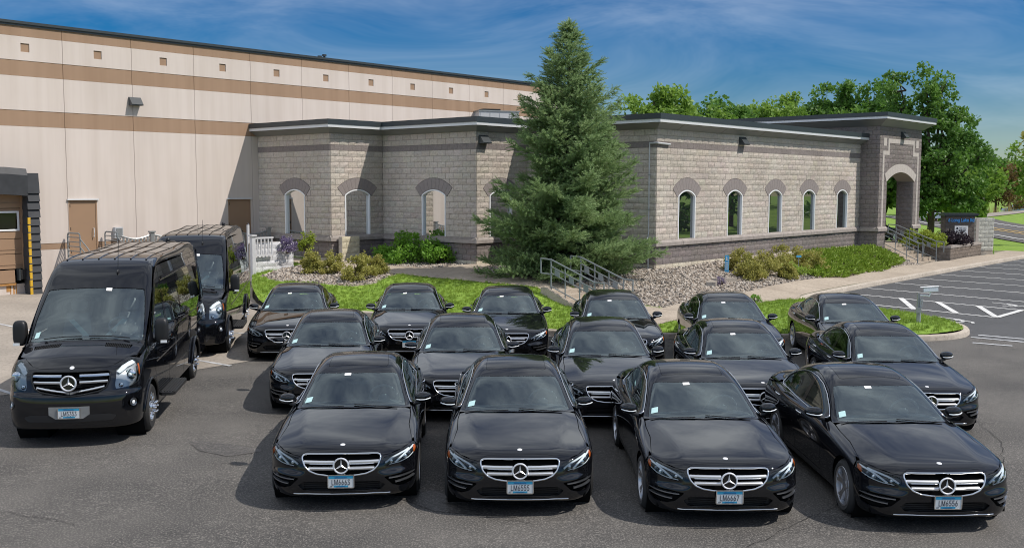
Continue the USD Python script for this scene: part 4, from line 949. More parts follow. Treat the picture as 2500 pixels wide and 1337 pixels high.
# the spruce
def spruce(x, y, z0, top, seed):
    rg = np.random.default_rng(seed)
    t = thing('spruce_tree', 'tall dense blue green spruce standing before the office wall', 'spruce tree', (x, y, z0))
    H = top - z0
    obj('trunk', tube([(0, 0, -.3), (0, 0, .2), (.02, 0, H * .5), (0, 0, H * .97)], (.19, .15, .085, .012), 9), M['bark'], t)
    sv, sf = [], []
    for i in range(16):                                # a sprig: needles in brush form along +x
        u = i / 16; a = i * 2.4; px = u * .92
        dirn = np.array([.62, .62 * math.cos(a), .62 * math.sin(a)]); dirn /= np.linalg.norm(dirn); side = np.cross(dirn, [1, 0, 0]); side /= np.linalg.norm(side)
        L = .30 * (1 - .35 * u); b = len(sv)
        sv += [np.array([px, 0, 0]) - side * .042, np.array([px, 0, 0]) + side * .042, np.array([px, 0, 0]) + dirn * L]; sf.append((b, b + 1, b + 2))
    b = len(sv); sv += [np.array(q) for q in ((0, -.035, 0), (0, .035, 0), (1.0, 0, 0), (0, 0, -.035), (0, 0, .035))]; sf += [(b, b + 1, b + 2), (b + 3, b + 4, b + 2)]
    sprig = (np.array(sv), np.array(sf))
    pos, dirs, sc = [], [], []
    br = MB()
    zs = []
    z = .35
    while z < H - .25: zs.append(z); z += .24 + .05 * rg.random()
    for w, zw in enumerate(zs):
        f = zw / H; R = float(np.interp(f, [0, .14, .29, .4, .61, .77, .88, .95, 1], [2.5, 2.72, 2.32, 2.02, 1.52, 1.02, .56, .26, .07]))
        nb = int(7 + 6 * (1 - f)); ph = rg.random() * 6.28
        for b in range(nb):
            a = ph + b * 2 * pi / nb + rg.normal(0, .16); L = R * rg.uniform(.55, 1.20)
            if f > .3 and rg.random() < .10: L *= .6
            z_ = zw + rg.normal(0, .06); up = .50 * f + .02; s = np.linspace(0, 1, 7)
            rise = L * (up * s - (.30 * (1 - f)) * s + .22 * s ** 2.2)
            P = np.column_stack([math.cos(a) * L * s, math.sin(a) * L * s, z_ + rise])
            br.add(*tube(P[::2], np.linspace(.030 * (1 - f) + .008, .004, 4), 4, cap=False))
            m = max(4, int(L / .088)); side = np.array([-math.sin(a), math.cos(a), 0]); out = np.array([math.cos(a), math.sin(a), 0])
            for j in range(m):
                u = .10 + .9 * (j + rg.random()) / m; p = np.array([np.interp(u, s, P[:, k]) for k in range(3)])
                env = (1 - u) * .62 * L * .55 + .13
                for sg in (-1, 1):
                    if u < .25 and rg.random() < .5: continue
                    for q in range(1 + int(env > .22) + int(env > .40)):
                        rr = .20 * q * rg.uniform(.8, 1.2); d = out * .75 + side * sg * rg.uniform(.55, 1.1) + np.array([0, 0, rg.uniform(-.25, .75)])
                        d /= np.linalg.norm(d); pos.append(p + d * rr); dirs.append(d + rg.normal(0, .15, 3)); sc.append(rg.uniform(.24, .38))
                if rg.random() < .5: pos.append(p); dirs.append(out * .6 + np.array([0, 0, .8]) + rg.normal(0, .2, 3)); sc.append(rg.uniform(.22, .32))
            for q in range(5): pos.append(P[-1] - out * .05 * q); dirs.append(out + rg.normal(0, .45, 3) + np.array([0, 0, .30])); sc.append(rg.uniform(.2, .32))
    for k in range(26): pos.append((0, 0, H - .55 + k * .022)); a = k * 2.4; dirs.append(np.array([math.cos(a), math.sin(a), 1.2])); sc.append(.22)
    for k in range(5): pos.append((0, 0, H - .22 + .02 * k)); dirs.append(np.array([.2 * math.cos(k * 1.3), .2 * math.sin(k * 1.3), 1.0])); sc.append(.28)
    pos, dirs = np.array(pos), np.array(dirs); dirs /= np.linalg.norm(dirs, axis=1, keepdims=True)
    up = rg.normal(size=dirs.shape); a = np.cross(dirs, up); a /= np.linalg.norm(a, axis=1, keepdims=True); R = np.stack([dirs, a, np.cross(dirs, a)], 2)
    obj('branches', br.out(), M['bark'], t, kind='stuff')
    obj('crown', scatter(sprig, pos, R, np.array(sc)), M['spruce'], t)
spruce(1.84, 33.55, .9, 9.15, 3)
# bushes and shrubs
shrub('green_bush', 'large bright green leafy bush under the arched window', -4.2, 38.0, 1.15, 1.15, 3000, .11, 'leaf_bright', 1)
shrub('green_bush', 'smaller bright green leafy bush against the block wall, right of the large one', -2.75, 37.55, .78, .98, 2000, .11, 'leaf_bright', 2)
for i, (x, y, r, h, lab) in enumerate(((-6.92, 34.95, .36, .72, 'small upright golden shrub, leftmost on the left gravel bed'), (-6.25, 34.75, .52, .68, 'golden shrub, second from the left on the left gravel bed'), (-5.05, 33.2, .55, .78, 'wide golden shrub at the front edge of the left gravel bed'), (-4.75, 34.1, .50, .70, 'golden shrub at the right end of the left gravel bed'))):
    shrub('golden_shrub', lab, x, y, r * 1.08, h * 1.08, 2600, .070, 'leaf_gold', 10 + i)
for i, (x, y, r, h, lab) in enumerate(((8.25, 36.6, .56, .80, 'golden shrub beside the small blue sign'), (8.35, 35.4, .50, .58, 'low golden shrub at the front left of the right bed'), (9.05, 36.3, .58, .84, 'dense bronze shrub second from the blue sign'), (10.05, 38.1, .52, .86, 'golden shrub behind the bronze one at the office wall'), (10.95, 39.3, .55, .92, 'tall golden shrub nearest the office wall'), (11.35, 38.5, .62, .92, 'golden shrub touching the juniper mound'), (9.85, 36.3, .38, .50, 'thin golden shrub at the sidewalk edge of the right bed'))):
    shrub('golden_shrub', lab, x, y, r * 1.08, h * 1.1, 2600, .070, 'leaf_gold', 20 + i)
shrub('low_juniper', 'low blue green juniper between the golden shrubs', 10.3, 37.3, .62, .36, 1700, .06, 'juniper', 41)
shrub('lime_shrub', 'lime green shrub behind the entrance railing', *un(21.4, 1.5), 1.05, 1.0, 2600, .12, 'leaf_lime', 42, z=1.0)
shrub('purple_barberry', 'dark purple barberry spreading over the block planter, left half', *un(22.9, 2.15), .85, .58, 2200, .09, 'leaf_purple', 43, z=1.0)
shrub('purple_barberry', 'dark purple barberry spreading over the block planter, right half', *un(24.4, 2.15), .85, .55, 2200, .09, 'leaf_purple', 44, z=1.0)
shrub('weedy_plant', 'loose green weeds at the foot of the sign planter', *un(27.2, 2.5), .8, .35, 700, .10, 'leaf_bright', 45, z=.40)
shrub('purple_flowers', 'purple flowering plant above the pale block wall', -8.1, 36.6, .42, .55, 900, .07, 'flower_purple', 46, z=1.55)
shrub('yellow_green_plant', 'feathery yellow green plant behind the purple flowers', -7.55, 37.4, .38, .75, 900, .07, 'leaf_lime', 47, z=1.5)
shrub('curb_weed', 'small weed in the sidewalk crack at the grass edge', 7.4, 30.75, .22, .22, 150, .05, 'leaf_bright', 48)
shrub('lavender_tuft', 'small tuft of lavender flowers at the low stone edging', 7.0, 33.9, .22, .30, 220, .04, 'flower_purple', 49)
# juniper mound
JP = [(5.6, 3.3), (6.4, 2.4), (7.6, 1.4), (9.6, .5), (11, .25), (16.9, .25), (17.0, 1.3), (16.6, 2.4), (14.5, 3.0), (10, 3.3), (7.5, 3.45)]
JPG = Polygon([tuple(un(*q)) for q in JP]).buffer(.25).buffer(-.25)
def mound_z(x, y):
    d = np.array([JPG.exterior.distance(Point(a, b)) for a, b in zip(np.ravel(x), np.ravel(y))]).reshape(np.shape(x))
    return bank_z(x, y) + .06 + .42 * (1 - np.exp(-d / .55)) + .10 * (meshkit.noise(np.stack([np.asarray(x) * 1.6, np.asarray(y) * 1.6, 0 * np.asarray(x)], -1), 9) - .5)
rg = np.random.default_rng(77)
jt = thing('juniper_mound', 'low spreading bright green juniper mound below the right windows', 'juniper')
v, f = grid_clip(JPG, .35); obj('under_growth', (np.column_stack([v, mound_z(v[:, 0], v[:, 1]) - .06]), f), M['soil'], jt, smooth=True)
def sample(poly, n, rg):
    x0, y0, x1, y1 = poly.bounds; out = np.zeros((0, 2)); shapely.prepare(poly)
    while len(out) < n:
        q = rg.uniform((x0, y0), (x1, y1), (n * 2, 2)); out = np.vstack([out, q[shapely.contains_xy(poly, q[:, 0], q[:, 1])]])
    return out[:n]
q = sample(JPG, 7500, rg); z = mound_z(q[:, 0], q[:, 1])
fr = (np.array([(0, -.10, 0), (0, .10, 0), (.55, .16, .05), (.5, -.14, -.05), (1, 0, 0), (.6, 0, .16), (.2, .02, .12)]), np.array([(0, 1, 4), (0, 2, 4), (1, 3, 4), (6, 5, 4), (0, 6, 5), (1, 5, 2)]))
d = rg.normal(size=(len(q), 3)); d[:, 2] = np.abs(d[:, 2]) * .55 + .25; d += (.25, -.45, 0); d /= np.linalg.norm(d, axis=1, keepdims=True)
a = np.cross(d, rg.normal(size=d.shape)); a /= np.linalg.norm(a, axis=1, keepdims=True)
obj('foliage', scatter(fr, np.column_stack([q, z - .03]), np.stack([d, a, np.cross(d, a)], 2), rg.uniform(.12, .24, len(q))), M['juniper'], jt)
# grass
def tuft(rg, n=12):
    v, f = [], []
    for k in range(n):
        a = rg.random() * 6.28; l = rg.uniform(.6, 1.25); o = rg.normal(0, .35, 2); w = .055; t = np.array([math.cos(a), math.sin(a)]); s = np.array([-t[1], t[0]]) * w
        lean = rg.uniform(.15, .6); b = len(v)
        v += [(*(o - s), 0), (*(o + s), 0), (*(o + t * lean * .4 + s * .7), l * .6), (*(o + t * lean * .4 - s * .7), l * .6), (*(o + t * lean), l)]; f += [(b, b + 1, b + 2), (b, b + 2, b + 3), (b + 3, b + 2, b + 4)]
    return np.array(v), np.array(f)
rg = np.random.default_rng(5)
gp = sample(LAWN, 17000, rg); gz = bank_z(gp[:, 0], gp[:, 1])
ang = rg.random(len(gp)) * pi; s = rg.uniform(.055, .095, len(gp))
instancer('grass', [tuft(rg) for _ in range(5)], [M['grass']], np.column_stack([gp, gz - .005]), np.stack([np.cos(ang), 0 * ang, 0 * ang, np.sin(ang)], -1), np.repeat(s[:, None], 3, 1), rg.integers(0, 5, len(gp)), label='short green grass blades covering the lawn bank', cat='grass', kind='stuff')
# river rock
def pebble(seed):
    m = trimesh.creation.icosphere(1, 1.0); v = np.array(m.vertices); v = v * (1 + .35 * (meshkit.noise(v * 1.3 + seed, seed)[:, None] - .5)) * (1, .78, .55); return v, np.array(m.faces)
rb = unary_union([BEDR.buffer(-.05).difference(JPG.buffer(-.15)), BEDL.buffer(-.05), BEDC.buffer(-.05)])
rp = sample(rb, 20000, rg); rz = bank_z(rp[:, 0], rp[:, 1]); n = len(rp)
qq = rg.normal(size=(n, 4)) * (1, .35, .35, 1); qq /= np.linalg.norm(qq, axis=1, keepdims=True)
sz = rg.uniform(.022, .055, n)
instancer('river_rocks', [pebble(k) for k in range(8)], [M[f'rock{k % 4}'] for k in range(8)], np.column_stack([rp, rz + sz * .2]), qq, np.repeat(sz[:, None], 3, 1), rg.integers(0, 8, n), label='tan and grey river rocks filling the planting beds', cat='rocks', kind='stuff')
# trees beyond the office: base x, y, height, lobes
def upright(rg, h, r, n, low=.30):
    out = []
    for k in range(n):
        a = rg.random() * 6.28; q = r * rg.uniform(.1, .8); z = h * (low + .1 + (.80 - low) * rg.random() ** .6); out.append((q * math.cos(a), q * math.sin(a), z, r * rg.uniform(.30, .46), h * rg.uniform(.13, .2)))
    return out + [(0, 0, h * .55, r * .55, h * .25)]
BT = [('leaf_mid', 9.4, 66, 9.4, 2.6, 'pale green treetop just right of the spruce above the roof'), ('leaf_mid', 12.6, 70, 9.8, 3.0, 'light green treetop above the roof, second right of the spruce'), ('leaf_dark', 15.4, 74, 10.1, 3.2, 'wide grey green treetop above the middle of the roof'),
      ('leaf_mid', 18.6, 76, 9.4, 3.0, 'yellow green treetop low above the roof middle'), ('leaf_mid', 20.8, 82, 10.8, 3.2, 'airy light green treetop beside the yellow green one'), ('leaf_dark', 24.0, 84, 10.4, 3.0, 'dark green treetop right of the airy one'), ('leaf_dark', 26.2, 84, 11.3, 1.9, 'narrow dark green treetop rising in a point'),
      ('leaf_mid', 26.6, 78, 9.0, 2.2, 'light green treetop below the pointed dark one'), ('leaf_dark', 28.7, 84, 12.0, 2.5, 'tall dark green tree immediately left of the porch roof')]
for i, (mt, x, y, h, r, lab) in enumerate(BT):
    rg = np.random.default_rng(200 + i)
    broad_tree('roadside_tree', lab, 'tree', (x, y, float(far_z(x, y)) - .1), h, upright(rg, h, r, 14, .45), 60, .30, mt, 300 + i, 'trees beyond the office roof', trunk_r=.14, clump_r=.62, nclump=150)
rg = np.random.default_rng(9)
BIGL = [((px - 2270) / 41.3, .6 * math.sin(px), 3.7 + (456 - y) / 41.3, a / 41.3, b / 41.3) for px, y, a, b in ((2165, 215, 28, 50), (2180, 290, 35, 55), (2235, 205, 32, 45), (2240, 290, 48, 60), (2290, 225, 30, 40), (2300, 310, 50, 55), (2345, 300, 35, 40), (2350, 370, 52, 42), (2392, 385, 30, 22), (2280, 390, 66, 48), (2220, 400, 48, 58), (2300, 460, 76, 38), (2230, 480, 52, 40), (2368, 440, 38, 24), (2330, 490, 55, 26))]
broad_tree('shade_tree', 'large spreading dark green shade tree right of the entrance porch', 'tree', (24.7, 60.0, .2), 10, BIGL, 50, .22, 'leaf_dark', 12, trunk_r=.22, clump_r=.44, nclump=330, trunk_h=3.0)
broad_tree('shade_tree', 'dark green tree whose trunk shows through the porch arch', 'tree', (22.4, 61.5, .2), 9, [(0, 0, 5.2, 1.7, 1.9), (-.9, .4, 7.0, 1.2, 1.5), (.8, -.3, 4.0, 1.5, 1.1), (-.6, 0, 3.2, 1.3, .9)], 55, .32, 'leaf_dark', 13, trunk_r=.24, clump_r=.6, nclump=110, trunk_h=2.2)
broad_tree('small_tree', 'bright green small tree hanging low behind the entrance sign', 'tree', (29.5, 68, .2), 5, [(0, 0, 3.2, 2.0, 1.4), (1.6, 0, 3.9, 1.5, 1.3), (-1.6, 0, 2.8, 1.4, 1.0), (.8, 0, 1.9, 1.7, .8)], 50, .32, 'leaf_mid', 14, trunk_r=.14, clump_r=.6, nclump=90, trunk_h=1.0)
FT = [('leaf_mid', 56, 142, 9.5, 4.5, 'pale green tree left of the street lamp', .5), ('leaf_dark', 70, 155, 13.5, 5.0, 'dark green tree behind the street lamp', .55), ('leaf_mid', 82, 168, 12.0, 5.5, 'broad mid green tree right of the street lamp', .55), ('leaf_dark', 95, 176, 17, 6.5, 'tall dark tree at the right picture edge', .6), ('leaf_rust', 76, 160, 8.2, 3.6, 'reddish brown young tree near the parked cars', .42), ('leaf_dark', 62, 160, 11, 5, 'deep green tree behind the pale one', .5), ('leaf_mid', 100, 168, 9, 5, 'light green tree right of the reddish one', .5)]
for i, (mt, x, y, h, r, lab, lf) in enumerate(FT):
    rg = np.random.default_rng(400 + i)
    broad_tree('far_tree', lab, 'tree', (x, y, float(far_z(x, y)) - .1), h, upright(rg, h, r, 8, .12), 48, lf, mt, 420 + i, 'trees across the far road', trunk_r=.2, clump_r=1.2, nclump=90)
broad_tree('autumn_tree', 'yellowing tree entering the right picture edge', 'tree', (31.8, 60, .3), 9, [(-.6, 0, 6.2, 1.1, .9), (.5, .3, 5.9, 1.4, 1.2), (.4, 0, 7.2, 1.0, .8)], 50, .22, 'leaf_gold', 15, trunk_r=.14, clump_r=.5, nclump=60, trunk_h=4.5)
# trees on the lawn off to the right, seen only as reflections in the windows
for i, (x, y, h, r) in enumerate(((50, 44, 9, 3.6), (54, 55, 10, 4.2), (47, 50, 8, 3.2), (52, 62, 9, 3.8), (60, 66, 11, 4.6), (64, 80, 12, 4.5), (58, 34, 9, 4.0), (70, 50, 12, 5), (74, 66, 12, 5.2))):
    rg = np.random.default_rng(500 + i)
    broad_tree('lawn_tree', 'leafy side lawn tree out of frame, seen only mirrored in the front windows', 'tree', (x, y, float(far_z(x, y)) - .1), h, upright(rg, h, r, 9, .02), 40, .55, 'leaf_dark', 520 + i, 'trees on the side lawn', trunk_r=.2, clump_r=1.1, nclump=60)
# tan ornamental grass across the road
rg = np.random.default_rng(61); ot = thing('ornamental_grass', 'clump of tan ornamental grass by the far stone pillar', 'grass', (62.2, 137, float(far_z(62.2, 137))))
v0 = [tuft(rg, 16) for _ in range(3)]; mb = MB()
for k in range(40):
    v, f = v0[k % 3]; sc = rg.uniform(.7, 1.25); mb.add(v * (.5, .5, 1.3) * sc + (rg.normal(0, 1.5), rg.normal(0, .8), 0), f)
obj('blades', mb.out(), M['tan_grass'], ot)

# ================================================================ vehicles: a smooth implicit body whose panels are cut out of it
def smax(a, b, r):
    h = np.clip(.5 + .5 * (a - b) / r, 0, 1); return b + (a - b) * h + r * h * (1 - h)
def smin(a, b, r): return -smax(-a, -b, r)
class Skin:
    def __init__(s, F, axis, zc=.6): s.F, s.axis = F, axis
    def pt(s, space, a, b, t):
        if space == 'z': return a, b, t
        if space == 'y': return a, t, b
        if space == 'x': return t, a, b
        return s.axis + t * np.cos(a), t * np.sin(a), b
    RANGE = {'z': (.35, 3.4), 'y': (.0, 1.35), 'x': (-2.5, .6), 'cyl': (.25, 2.4)}
    def lift(s, space, q):
        q = np.asarray(q, float); a, b = q[:, 0], q[:, 1]
        lo0, hi0 = s.RANGE[space]
        # march in from outside to the first hit
        n = 60; ts = np.linspace(hi0, lo0, n); lo = np.full(len(a), lo0); hi = np.full(len(a), hi0); found = np.zeros(len(a), bool)
        prev = np.full(len(a), hi0)
        for t in ts:
            tt = np.full(len(a), t); ins = s.F(*s.pt(space, a, b, tt)) < 0
            new = ins & ~found; lo[new] = t; hi[new] = prev[new]; found |= ins; prev = tt
        for _ in range(22):
            m = (lo + hi) / 2; ins = s.F(*s.pt(space, a, b, m)) < 0
            lo = np.where(ins, m, lo); hi = np.where(ins, hi, m)
        return np.stack(np.broadcast_arrays(*s.pt(space, a, b, (lo + hi) / 2)), -1)
    def normal(s, p, e=.004):
        x, y, z = p.T
        g = np.stack([s.F(x + e, y, z) - s.F(x - e, y, z), s.F(x, y + e, z) - s.F(x, y - e, z), s.F(x, y, z + e) - s.F(x, y, z - e)], -1)
        return g / (np.linalg.norm(g, axis=1, keepdims=True) + 1e-12)
    def panel(s, space, poly, step, off=0.0, mirror=False, both=False, inset=.0):
        out = []
        for pg in polys(poly.buffer(-inset) if inset else poly):
            v, f = grid_clip(pg, *step); p = s.lift(space, v); n = s.normal(p); p = p + n * off
            fn = np.cross(p[f[:, 1]] - p[f[:, 0]], p[f[:, 2]] - p[f[:, 0]]); bad = (fn * n[f].mean(1)).sum(1) < 0; f = f.copy(); f[bad] = f[bad][:, ::-1]
            out.append((p, f, n))
        P, Fc, N, k = [], [], [], 0
        for p, f, n in out:
            if not mirror: P.append(p); Fc.append(f + k); N.append(n); k += len(p)
            if mirror or both:
                P.append(p * (1, -1, 1)); Fc.append(f[:, ::-1] + k); N.append(n * (1, -1, 1)); k += len(p)
        return np.vstack(P), np.vstack(Fc), np.vstack(N)
    def curve(s, space, pts, n=40, off=0.0):
        l = LineString(pts); q = np.array([l.interpolate(t, normalized=True).coords[0] for t in np.linspace(0, 1, n)])
        p = s.lift(space, q); return p + s.normal(p) * off
def join(*parts):
    P, F, N, k = [], [], [], 0
    for p, f, n in parts: P.append(p); F.append(f + k); N.append(n); k += len(p)
    return np.vstack(P), np.vstack(F), np.vstack(N)
def mir(p): return np.asarray(p) * (1, -1, 1)
def rpoly(pts, r=.02): return Polygon(pts).buffer(-r).buffer(2 * r).buffer(-r)
def shell(mesh, t):
    """gives a lifted panel a turned-in rim so that it has an edge."""
    p, f, n = mesh
    e = np.vstack([f[:, [0, 1]], f[:, [1, 2]], f[:, [2, 0]]]); es = np.sort(e, 1)
    u, inv, c = np.unique(es, axis=0, return_inverse=True, return_counts=True); b = e[c[inv.ravel()] == 1]
    k = len(p); q = p - n * t; used = np.unique(b); re = np.full(k, -1); re[used] = np.arange(len(used)) + k + len(used)
    top = np.full(k, -1); top[used] = np.arange(len(used)) + k
    P = np.vstack([p, p[used], q[used]]); d = np.zeros((k, 3))
    ed = p[b[:, 1]] - p[b[:, 0]]; s = np.cross(ed, n[b[:, 0]]); s /= np.linalg.norm(s, axis=1, keepdims=True) + 1e-12
    np.add.at(d, b[:, 0], s); np.add.at(d, b[:, 1], s); d = d[used]; d /= np.linalg.norm(d, axis=1, keepdims=True) + 1e-12
    N = np.vstack([n, d, d])
    F = np.vstack([f, np.stack([top[b[:, 0]], re[b[:, 0]], re[b[:, 1]]], -1), np.stack([top[b[:, 0]], re[b[:, 1]], top[b[:, 1]]], -1)])
    return P, F, N
def wheel_parts(R, w, rr, spokes='twin'):
    """tyre and rim, axis y, outer face at +y."""
    h = w / 2
    ty = lathe([(rr - .01, -h + .02), (rr + .015, -h), (R - .05, -h - .004), (R - .02, -h + .02), (R - .004, -h + .045), (R, 0), (R - .004, h - .045), (R - .02, h - .02), (R - .05, h + .004), (rr + .015, h), (rr - .01, h - .02)], 'y', 40)
    rim = MB(); rim.add(*lathe([(rr - .012, h - .09), (rr + .012, h - .012), (rr + .004, h - .002), (rr - .014, h - .006), (rr - .022, h - .06)], 'y', 40))
    if spokes == 'twin':
        for k in range(5):
            for sg in (-1, 1):
                a0 = 2 * pi * k / 5 + pi / 2
                V = []
                for r, da, wd, hy in ((.045, .0, .034, h - .035), (.12, .05, .024, h - .030), (rr - .012, .17, .020, h - .012)):
                    a = a0 + sg * da * (1 if r > .1 else 0) ; c = np.array([math.cos(a), 0, math.sin(a)]) * r; t = np.array([-math.sin(a), 0, math.cos(a)]) * wd
                    V += [c - t + (0, hy, 0), c + t + (0, hy, 0), c + t * 1.25 + (0, hy - .045, 0), c - t * 1.25 + (0, hy - .045, 0)]
                F = []
                for b in (0, 4):
                    for i in range(4): F.append((b + i, b + (i + 1) % 4, b + 4 + (i + 1) % 4, b + 4 + i))
                rim.add(np.array(V), np.array(F))
        rim.add(*lathe([(.0001, h - .018), (.03, h - .018), (.062, h - .032), (.062, h - .08)], 'y', 20))
    else:                                                # steel simulator cap with hand holes and lug nuts
        rim.add(*lathe([(.0001, h + .045), (.06, h + .045), (.07, h + .02), (.095, h + .015), (.10, h - .02), (.15, h - .035), (rr - .02, h - .075)], 'y', 40))
        for k in range(6):
            a = 2 * pi * k / 6; c = np.array([.082 * math.cos(a), 0, .082 * math.sin(a)])
            v, f = lathe([(.0001, h + .085), (.012, h + .082), (.017, h + .06), (.019, h + .01)], 'y', 10); rim.add(v + c, f)
    back = lathe([(.0001, h - .095), (rr - .016, h - .095), (rr - .016, -h + .03)], 'y', 32)
    holes = MB()
    if spokes != 'twin':
        for k in range(10):
            a = 2 * pi * (k + .5) / 10; c = np.array([(rr - .045) * math.cos(a), 0, (rr - .045) * math.sin(a)])
            v, f = lathe([(.0001, h - .058), (.02, h - .058), (.02, h - .08)], 'y', 12); holes.add(v + c, f)
    return ty, rim.out(), back, (holes.out() if holes.n else None)
def text_flat(txt, height, width, depth=.0015, bold=False):
    m = meshkit.text_mesh(txt, height, depth, bold); v = np.array(m.vertices); f = np.array(m.faces)
    v[:, 0] -= (v[:, 0].min() + v[:, 0].max()) / 2; v[:, 0] *= width / np.ptp(v[:, 0]); v[:, 1] -= (v[:, 1].min() + v[:, 1].max()) / 2
    return v, f
def on_front(v, f, at, tilt=0.0):
    """flat art (x right, y up, z out) turned to face +x of a vehicle; seen from the front its x runs to the vehicle's left."""
    v = np.asarray(v); w = np.stack([v[:, 2], v[:, 0], v[:, 1]], -1)
    c, s = math.cos(tilt), math.sin(tilt); w = np.stack([w[:, 0] * c - w[:, 2] * s, w[:, 1], w[:, 0] * s + w[:, 2] * c], -1)
    return w + np.array(at), np.asarray(f)
def licence_plate(parent, at, tilt, number, month='OCT'):
    p = rpoly([(-.1525, -.076), (.1525, -.076), (.1525, .076), (-.1525, .076)], .012)
    pm = trimesh.creation.extrude_polygon(p, .004, engine='earcut')
    pp = obj('licence_plate', on_front(np.array(pm.vertices), np.array(pm.faces), at, tilt), M['plate_white'], parent)
    fr = trimesh.creation.extrude_polygon(p.buffer(.008).difference(p.buffer(-.004)), .007, engine='earcut')
    obj('plate_frame', on_front(np.array(fr.vertices), np.array(fr.faces), at, tilt), M['chrome'], pp)
    b = MB(); b.box((-.146, .036, .0042), (.146, .071, .0052)); b.box((-.085, -.071, .0042), (.085, -.050, .0052))
    obj('blue_band', on_front(*b.out(), at, tilt), M['plate_blue'], pp)
    v, f = text_flat('Minnesota', .022, .14); v[:, 1] += .053; v[:, 2] += .0055; obj('state_text', on_front(v, f, at, tilt), M['ink_blue'], pp)
    if number:
        v, f = text_flat(number, .068, .036 * len(number)); v[:, 1] -= .009; v[:, 2] += .0045; obj('number_text', on_front(v, f, at, tilt), M['ink'], pp)
    v, f = text_flat('Limousine', .013, .10); v[:, 1] -= .060; v[:, 2] += .0055; obj('class_text', on_front(v, f, at, tilt), M['ink_blue'], pp)
    if month:
      v, f = text_flat(month, .015, .032); v[:, 0] -= .118; v[:, 1] -= .060; v[:, 2] += .0045; obj('month_sticker', on_front(v, f, at, tilt), M['ink'], pp)
    return pp
def star_badge(parent, at, R, tilt=0.0, ring=.012, back=True):
    a = np.linspace(0, 2 * pi, 37)[:-1]
    v, f = tube(np.stack([R * np.cos(a), R * np.sin(a), 0 * a], -1), ring, 8, closed=True)
    mb = MB().add(v, f)
    for k in range(3):
        t = pi / 2 + k * 2 * pi / 3; d = np.array([math.cos(t), math.sin(t)]); s = np.array([-d[1], d[0]])
        tip, l, r_ = d * (R - .002), s * R * .14, -s * R * .14
        q = -np.array([0, 0]) ; k1 = (math.cos(t + pi / 3) * R * .17, math.sin(t + pi / 3) * R * .17); k2 = (math.cos(t - pi / 3) * R * .17, math.sin(t - pi / 3) * R * .17)
        V = np.array([(tip[0], tip[1], .0), (*k1, -.004), (0, 0, R * .12), (*k2, -.004)]); mb.add(V, np.array([(0, 1, 2), (0, 2, 3)]))
    p = obj('star_badge', on_front(*mb.out(), at, tilt), M['star'], parent)
    if back:
        v, f = lathe([(.0001, -.006), (R, -.006)], 'z', 32); obj('badge_disc', on_front(v, f, at, tilt), M['gloss_black'], p)
    return p

# ---------------------------------------------------------------- sedan: nose at x = 0, forward +x, left +y
cs = lambda pts: CubicSpline(*np.array(sorted(pts)).T, bc_type="natural")
pc = lambda pts: PchipInterpolator(*np.array(sorted(pts)).T)
_nose = cs([(.1, -.13), (.2, -.045), (.3, -.008), (.42, .004), (.52, 0), (.62, -.022), (.70, -.06), (.78, -.13), (.9, -.30), (1.2, -.8)])
_tail = cs([(.1, .22), (.25, .10), (.4, .03), (.6, .02), (.8, .0), (1.0, .03), (1.15, .10), (1.5, .3)])
_wx = cs([(-5.1, .80), (-4.92, .835), (-4.5, .895), (-4.0, .922), (-3.4, .924), (-2.8, .915), (-2.0, .914), (-1.3, .924), (-.7, .918), (-.3, .905), (.2, .88)])
_wz = cs([(.05, -.12), (.2, -.045), (.35, -.018), (.5, -.006), (.62, 0), (.72, -.004), (.80, -.016), (.88, -.042), (.95, -.075), (1.05, -.14), (1.3, -.36)])
_hood = cs([(.3, .62), (.05, .705), (-.12, .752), (-.3, .793), (-.6, .842), (-1.0, .895), (-1.5, .955), (-2.0, 1.0), (-2.8, 1.01), (-3.6, 1.03), (-4.1, 1.065), (-4.5, 1.07), (-4.85, 1.06), (-5.2, 1.03)])
_roof = cs([(.6, -1.4), (0, -.6), (-.5, .1), (-.9, .52), (-1.2, .745), (-1.54, .962), (-1.9, 1.148), (-2.2, 1.288), (-2.42, 1.368), (-2.7, 1.428), (-3.0, 1.45), (-3.35, 1.432), (-3.7, 1.362), (-4.05, 1.236), (-4.35, 1.10), (-4.7, .90), (-5.2, .6)])
_ytap = cs([(-5.2, -.14), (-4.4, -.09), (-3.6, -.02), (-3.0, 0), (-2.2, 0), (-1.4, .0), (-.5, .02)])
